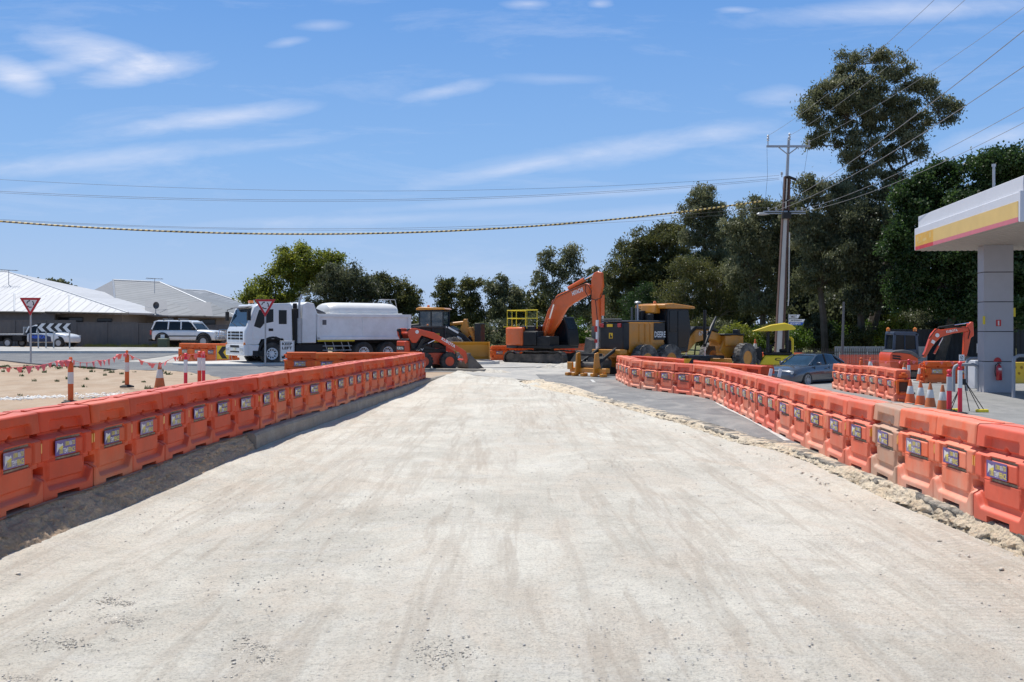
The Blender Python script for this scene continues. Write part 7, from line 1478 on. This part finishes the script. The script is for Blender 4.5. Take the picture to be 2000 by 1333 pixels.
part(t, 'stand', m_galv, 0, lambda mb: (mb.tube([(-.25, .04, 0), (-.25, .04, .4)], .02), mb.tube([(.25, .04, 0), (.25, .04, .4)], .02)))
# green pillar
x = at(319.5, 71); t = thing('utility_pillar', 'small green utility pillar in front of the four wheel drive', 'utility box', (x, 71, zz(681, 71)), 0); gp = M('pillar_green', (.06,.09,.055), .6)
part(t, 'cabinet', gp, .03, lambda mb: mb.bx(-.35, .35, -.25, .25, 0, .65)); part(t, 'cap', gp, .03, lambda mb: mb.loft([[(-.37, -.27, .65), (.37, -.27, .65), (.37, .27, .65), (-.37, .27, .65)], [(-.3, -.2, .72), (.3, -.2, .72), (.3, .2, .72), (-.3, .2, .72)]])); part(t, 'label', m_signw, 0, lambda mb: mb.bx(-.3, -.02, .24, .26, .7, .98))
# bollards
def bollard(px_, pyt, Y, label, body, band, style='t', h=1.08, r=.062, z=None):
    x = at(px_, Y); z = (zz(pyt, Y)-h) if z is None else z; t = thing('bollard', label, 'bollard', (x, Y, z), random.uniform(-.3, .3))
    if style == 't':
        part(t, 'post', body, 0, lambda mb: mb.lathe([(r*1.0, 0), (r, .04), (r, h-.16), (r*.9, h-.14), (r*.45, h-.12), (r*.4, h-.08), (r*.62, h-.06), (r*.62, h-.02), (r*.35, h), (.001, h)]))
        part(t, 'reflective_band', band, 0, lambda mb: mb.lathe([(r*1.03, h*.42), (r*1.05, h*.43), (r*1.05, h*.66), (r*1.03, h*.67)]))
    else:
        part(t, 'post', body, 0, lambda mb: mb.lathe([(r, 0), (r*.95, h*.88), (r*.6, h*.9), (r*.6, h*.94), (r, h*.95), (r, h*.98), (r*.5, h), (.001, h)]))
        part(t, 'reflective_band', band, 0, lambda mb: (mb.lathe([(r*1.03, h*.50), (r*1.05, h*.51), (r*1.03, h*.82), (r, h*.83)])))
    part(t, 'base', m_blackm, 0, lambda mb: mb.lathe([(.20, -.01), (.20, .03), (.12, .06), (.07, .07), (.001, .07)]))
bollard(138, 697.5, 23.2, 'orange bollard with a scuffed white band, nearest the left edge', M('bollard_orange', (.72,.13,.02), .5, var=.1, dirt=(.4,.2,.1,.3)), m_conew); bollard(248, 684.5, 29.2, 'orange bollard with a ball top, second from the left edge', MATS['bollard_orange'], m_conew)
bollard(362.5, 690, 27.5, 'red and white post, leftmost of three behind the left row', m_pinkr, m_signw, 'p', 1.08, .05); bollard(389.5, 686, 28.2, 'red and white post, middle of three behind the left row', M('post_orange_red', (.85,.07,.02), .45), m_signw, 'p', 1.1, .055); bollard(397.5, 687, 29, 'red and white post, rightmost of three behind the left row', m_pinkr, m_signw, 'p', 1.1, .05)
bollard(1854, 722, 26.2, 'red bollard with a dull white band left of the signed post', m_pinkr, M('dull_band', (.45,.46,.47), .5), 'p', 1.12, .065)
bollard(1775, 702, 33.5, 'slim red and white post behind the forecourt block', m_pinkr, m_signw, 'p', 1.15, .05); bollard(1682, 699, 43, 'orange post behind the forecourt block', M('bollard_orange2', (.75,.12,.02), .5), m_conew, 't', 1.0, .09)
bollard(1875, 706, 25.4, 'tall red and white post carrying a small square sign', m_pinkr, m_signw, 'p', 1.36, .055)
t = thing('small_sign', 'small square white prohibition sign on top of a red post', 'sign', (at(1876.5, 25.35), 25.3, zz(706, 25.35))); part(t, 'plate', m_signw, 0, lambda mb: mb.bx(-.065, .065, -.006, .006, .0, .17)); mb = MB()
n_ = 16; mb.add([(.04*math.cos(2*math.pi*i/n_), -.008, .1+.045*math.sin(2*math.pi*i/n_)) for i in range(n_)]+[(.03*math.cos(2*math.pi*i/n_), -.008, .1+.034*math.sin(2*math.pi*i/n_)) for i in range(n_)], [(i, (i+1) % n_, (i+1) % n_+n_, i+n_) for i in range(n_)]); mb.add([(-.03, -.009, .07), (-.02, -.009, .066), (.03, -.009, .13), (.02, -.009, .134)], [(0, 1, 2, 3)]); mb.bx(-.045, .045, -.009, -.007, .02, .035); mb.build('pictogram', m_btext, t, smooth=False)
# cones
def cone(px_, pyb, Y, label, mat, h=.72, z=None, tilt=0.):
    x = at(px_, Y); z = zz(pyb, Y) if z is None else z; t = thing('traffic_cone', label, 'traffic cone', (x, Y, z), random.uniform(0, 1.5), 'traffic cones'); t.rotation_euler.x = tilt; r = lambda q: .155-.125*q/h
    part(t, 'cone_body', mat, 0, lambda mb: mb.lathe([(r(0)+.02, .03), (r(0), .05), (r(h), h-.01), (r(h)*.6, h), (.001, h)], n=24)); part(t, 'reflective_band', m_conew, 0, lambda mb: mb.lathe([(r(h*.42)+.004, h*.40), (r(h*.42)+.006, h*.42), (r(h*.72)+.006, h*.72), (r(h*.72)+.003, h*.73)], n=24))
    part(t, 'base', m_blackm, .01, lambda mb: mb.bx(-.21, .21, -.21, .21, 0, .035))
cone(1778, 789, 29.4, 'clean orange cone, leftmost of four beside the barrier block', m_cone); cone(1798, 793, 28.7, 'clean orange cone, second from left beside the barrier block', m_cone); cone(1817, 798, 27.9, 'dirty orange cone, third from left beside the barrier block', m_coned); cone(1841, 803.5, 27.0, 'dirty orange cone, rightmost of four beside the red bollard', m_coned)
cone(1797, 745, 43, 'orange cone standing before the small excavator tracks', m_cone, .76); cone(1766, 741, 43, 'cone half hidden behind the barrier block', m_coned, .7); cone(1700, 728, 46, 'small cone behind the far end of the barrier block', m_cone, .7); cone(1817, 748, 42.5, 'cone tucked beside the orange barrier end', m_conew, .5)
cone(312, 760, 29, 'dirty orange cone behind the left barrier row', m_coned, .78); cone(1421, 700, 48, 'white and red cone behind the grader', m_cone, .8); cone(1475, 694, 50, 'red cone between grader and roller', m_cone, .8)
# sign stand seen from behind
X0, Y0 = at(1880, 26.2), 26.2; z_ = g(X0, Y0); t = thing('sign_stand', 'folding steel sign stand with yellow foot weight beside the red post', 'sign stand', (X0, Y0, z_))
part(t, 'leg', m_blackm, 0, lambda mb: [mb.tube([(a, b, 0), (c, d, .82)], .011, 6) for a, b, c, d in ((-.42, -.2, .0, 0), (-.28, .25, .02, 0), (.40, -.2, .06, 0), (.30, .25, .04, 0), (.5, -.25, .07, .02))]); part(t, 'hub', m_blackm, .01, lambda mb: mb.box(.03, 0, .8, .1, .06, .16)); part(t, 'weight', m_yel, .02, lambda mb: (mb.box(.42, -.2, .05, .30, .14, .09), mb.box(-.1, .2, .04, .2, .14, .08)))
# tape with flags
def bunting(label, pts, n, flag=.12, seed=1):
    r_ = random.Random(seed); P_ = [Vector(W(x, y, Y)) for x, y, Y in pts]; t = thing('flag_tape', label, 'flag tape', P_[0]); o_ = P_[0]; line = []
    for a, b in zip(P_, P_[1:]):
        for i in range(10): q = i/10; line.append(a.lerp(b, q)-Vector((0, 0, .10*(a-b).length/4*4*q*(1-q)))-o_)
    line.append(P_[-1]-o_); part(t, 'cord', m_flag, 0, lambda mb: mb.tube(line, .006, 5)); mb = MB()
    for i in range(n):
        q = (i+.5)/n*(len(line)-1); k = int(q); p = line[k].lerp(line[min(k+1, len(line)-1)], q-k); s = flag*r_.uniform(.7, 1.2); d = (line[min(k+1, len(line)-1)]-line[max(k-1, 0)]).normalized(); tw = r_.uniform(-.06, .06); sw = r_.uniform(-.07, .07)
        a = p-d*s*.6; b = p+d*s*.6; m_ = 5; vs = []
        for j in range(m_): f = j/(m_-1); e0 = a.lerp(b, f); dr = s*(.95*math.sin(math.pi*min(f*1.1+.12, 1))); vs += [e0, e0+Vector((sw, tw*math.sin(f*3), -dr))]
        mb = MB(); mb.add(vs, [(2*j, 2*j+2, 2*j+3, 2*j+1) for j in range(m_-1)]); mb.build('flag', m_flag, t, smooth=False, fix=False)
bunting('line of pink flags from the left edge to the second orange bollard', [(-30, 717, 20.5), (55, 716, 21.5), (112, 705, 22.6), (138, 702, 23.1), (190, 704, 26), (232, 692, 28.6), (248, 690, 29.2)], 26, .16, 3)
bunting('line of pink flags between the second bollard and the red posts', [(248, 690, 29.1), (285, 708, 28.8), (312, 711, 28.6), (340, 698, 28.2), (362, 693, 27.5), (389, 690, 28.1), (400, 690, 29)], 13, .15, 5)
bunting('line of pink flags across the forecourt before the small excavator', [(1690, 703, 42), (1775, 704, 40), (1850, 706, 40.5), (1900, 706, 41), (1985, 706, 42)], 12, .16, 7)
# white tags on the right row before the car
for px_, py_, lb in ((1505, 733, 'small white tag on the right barriers below the car grille, left one'), (1523, 728, 'small white tag on the right barriers below the car grille, right one')):
    Y = 22.6; x = at(px_, Y); t = thing('white_tag', lb, 'tag', (x, Y, g(x, Y)+BH-.02)); part(t, 'plate', m_signw, .005, lambda mb: mb.box(0, 0, .08, .07, .03, .19, ry=.2))
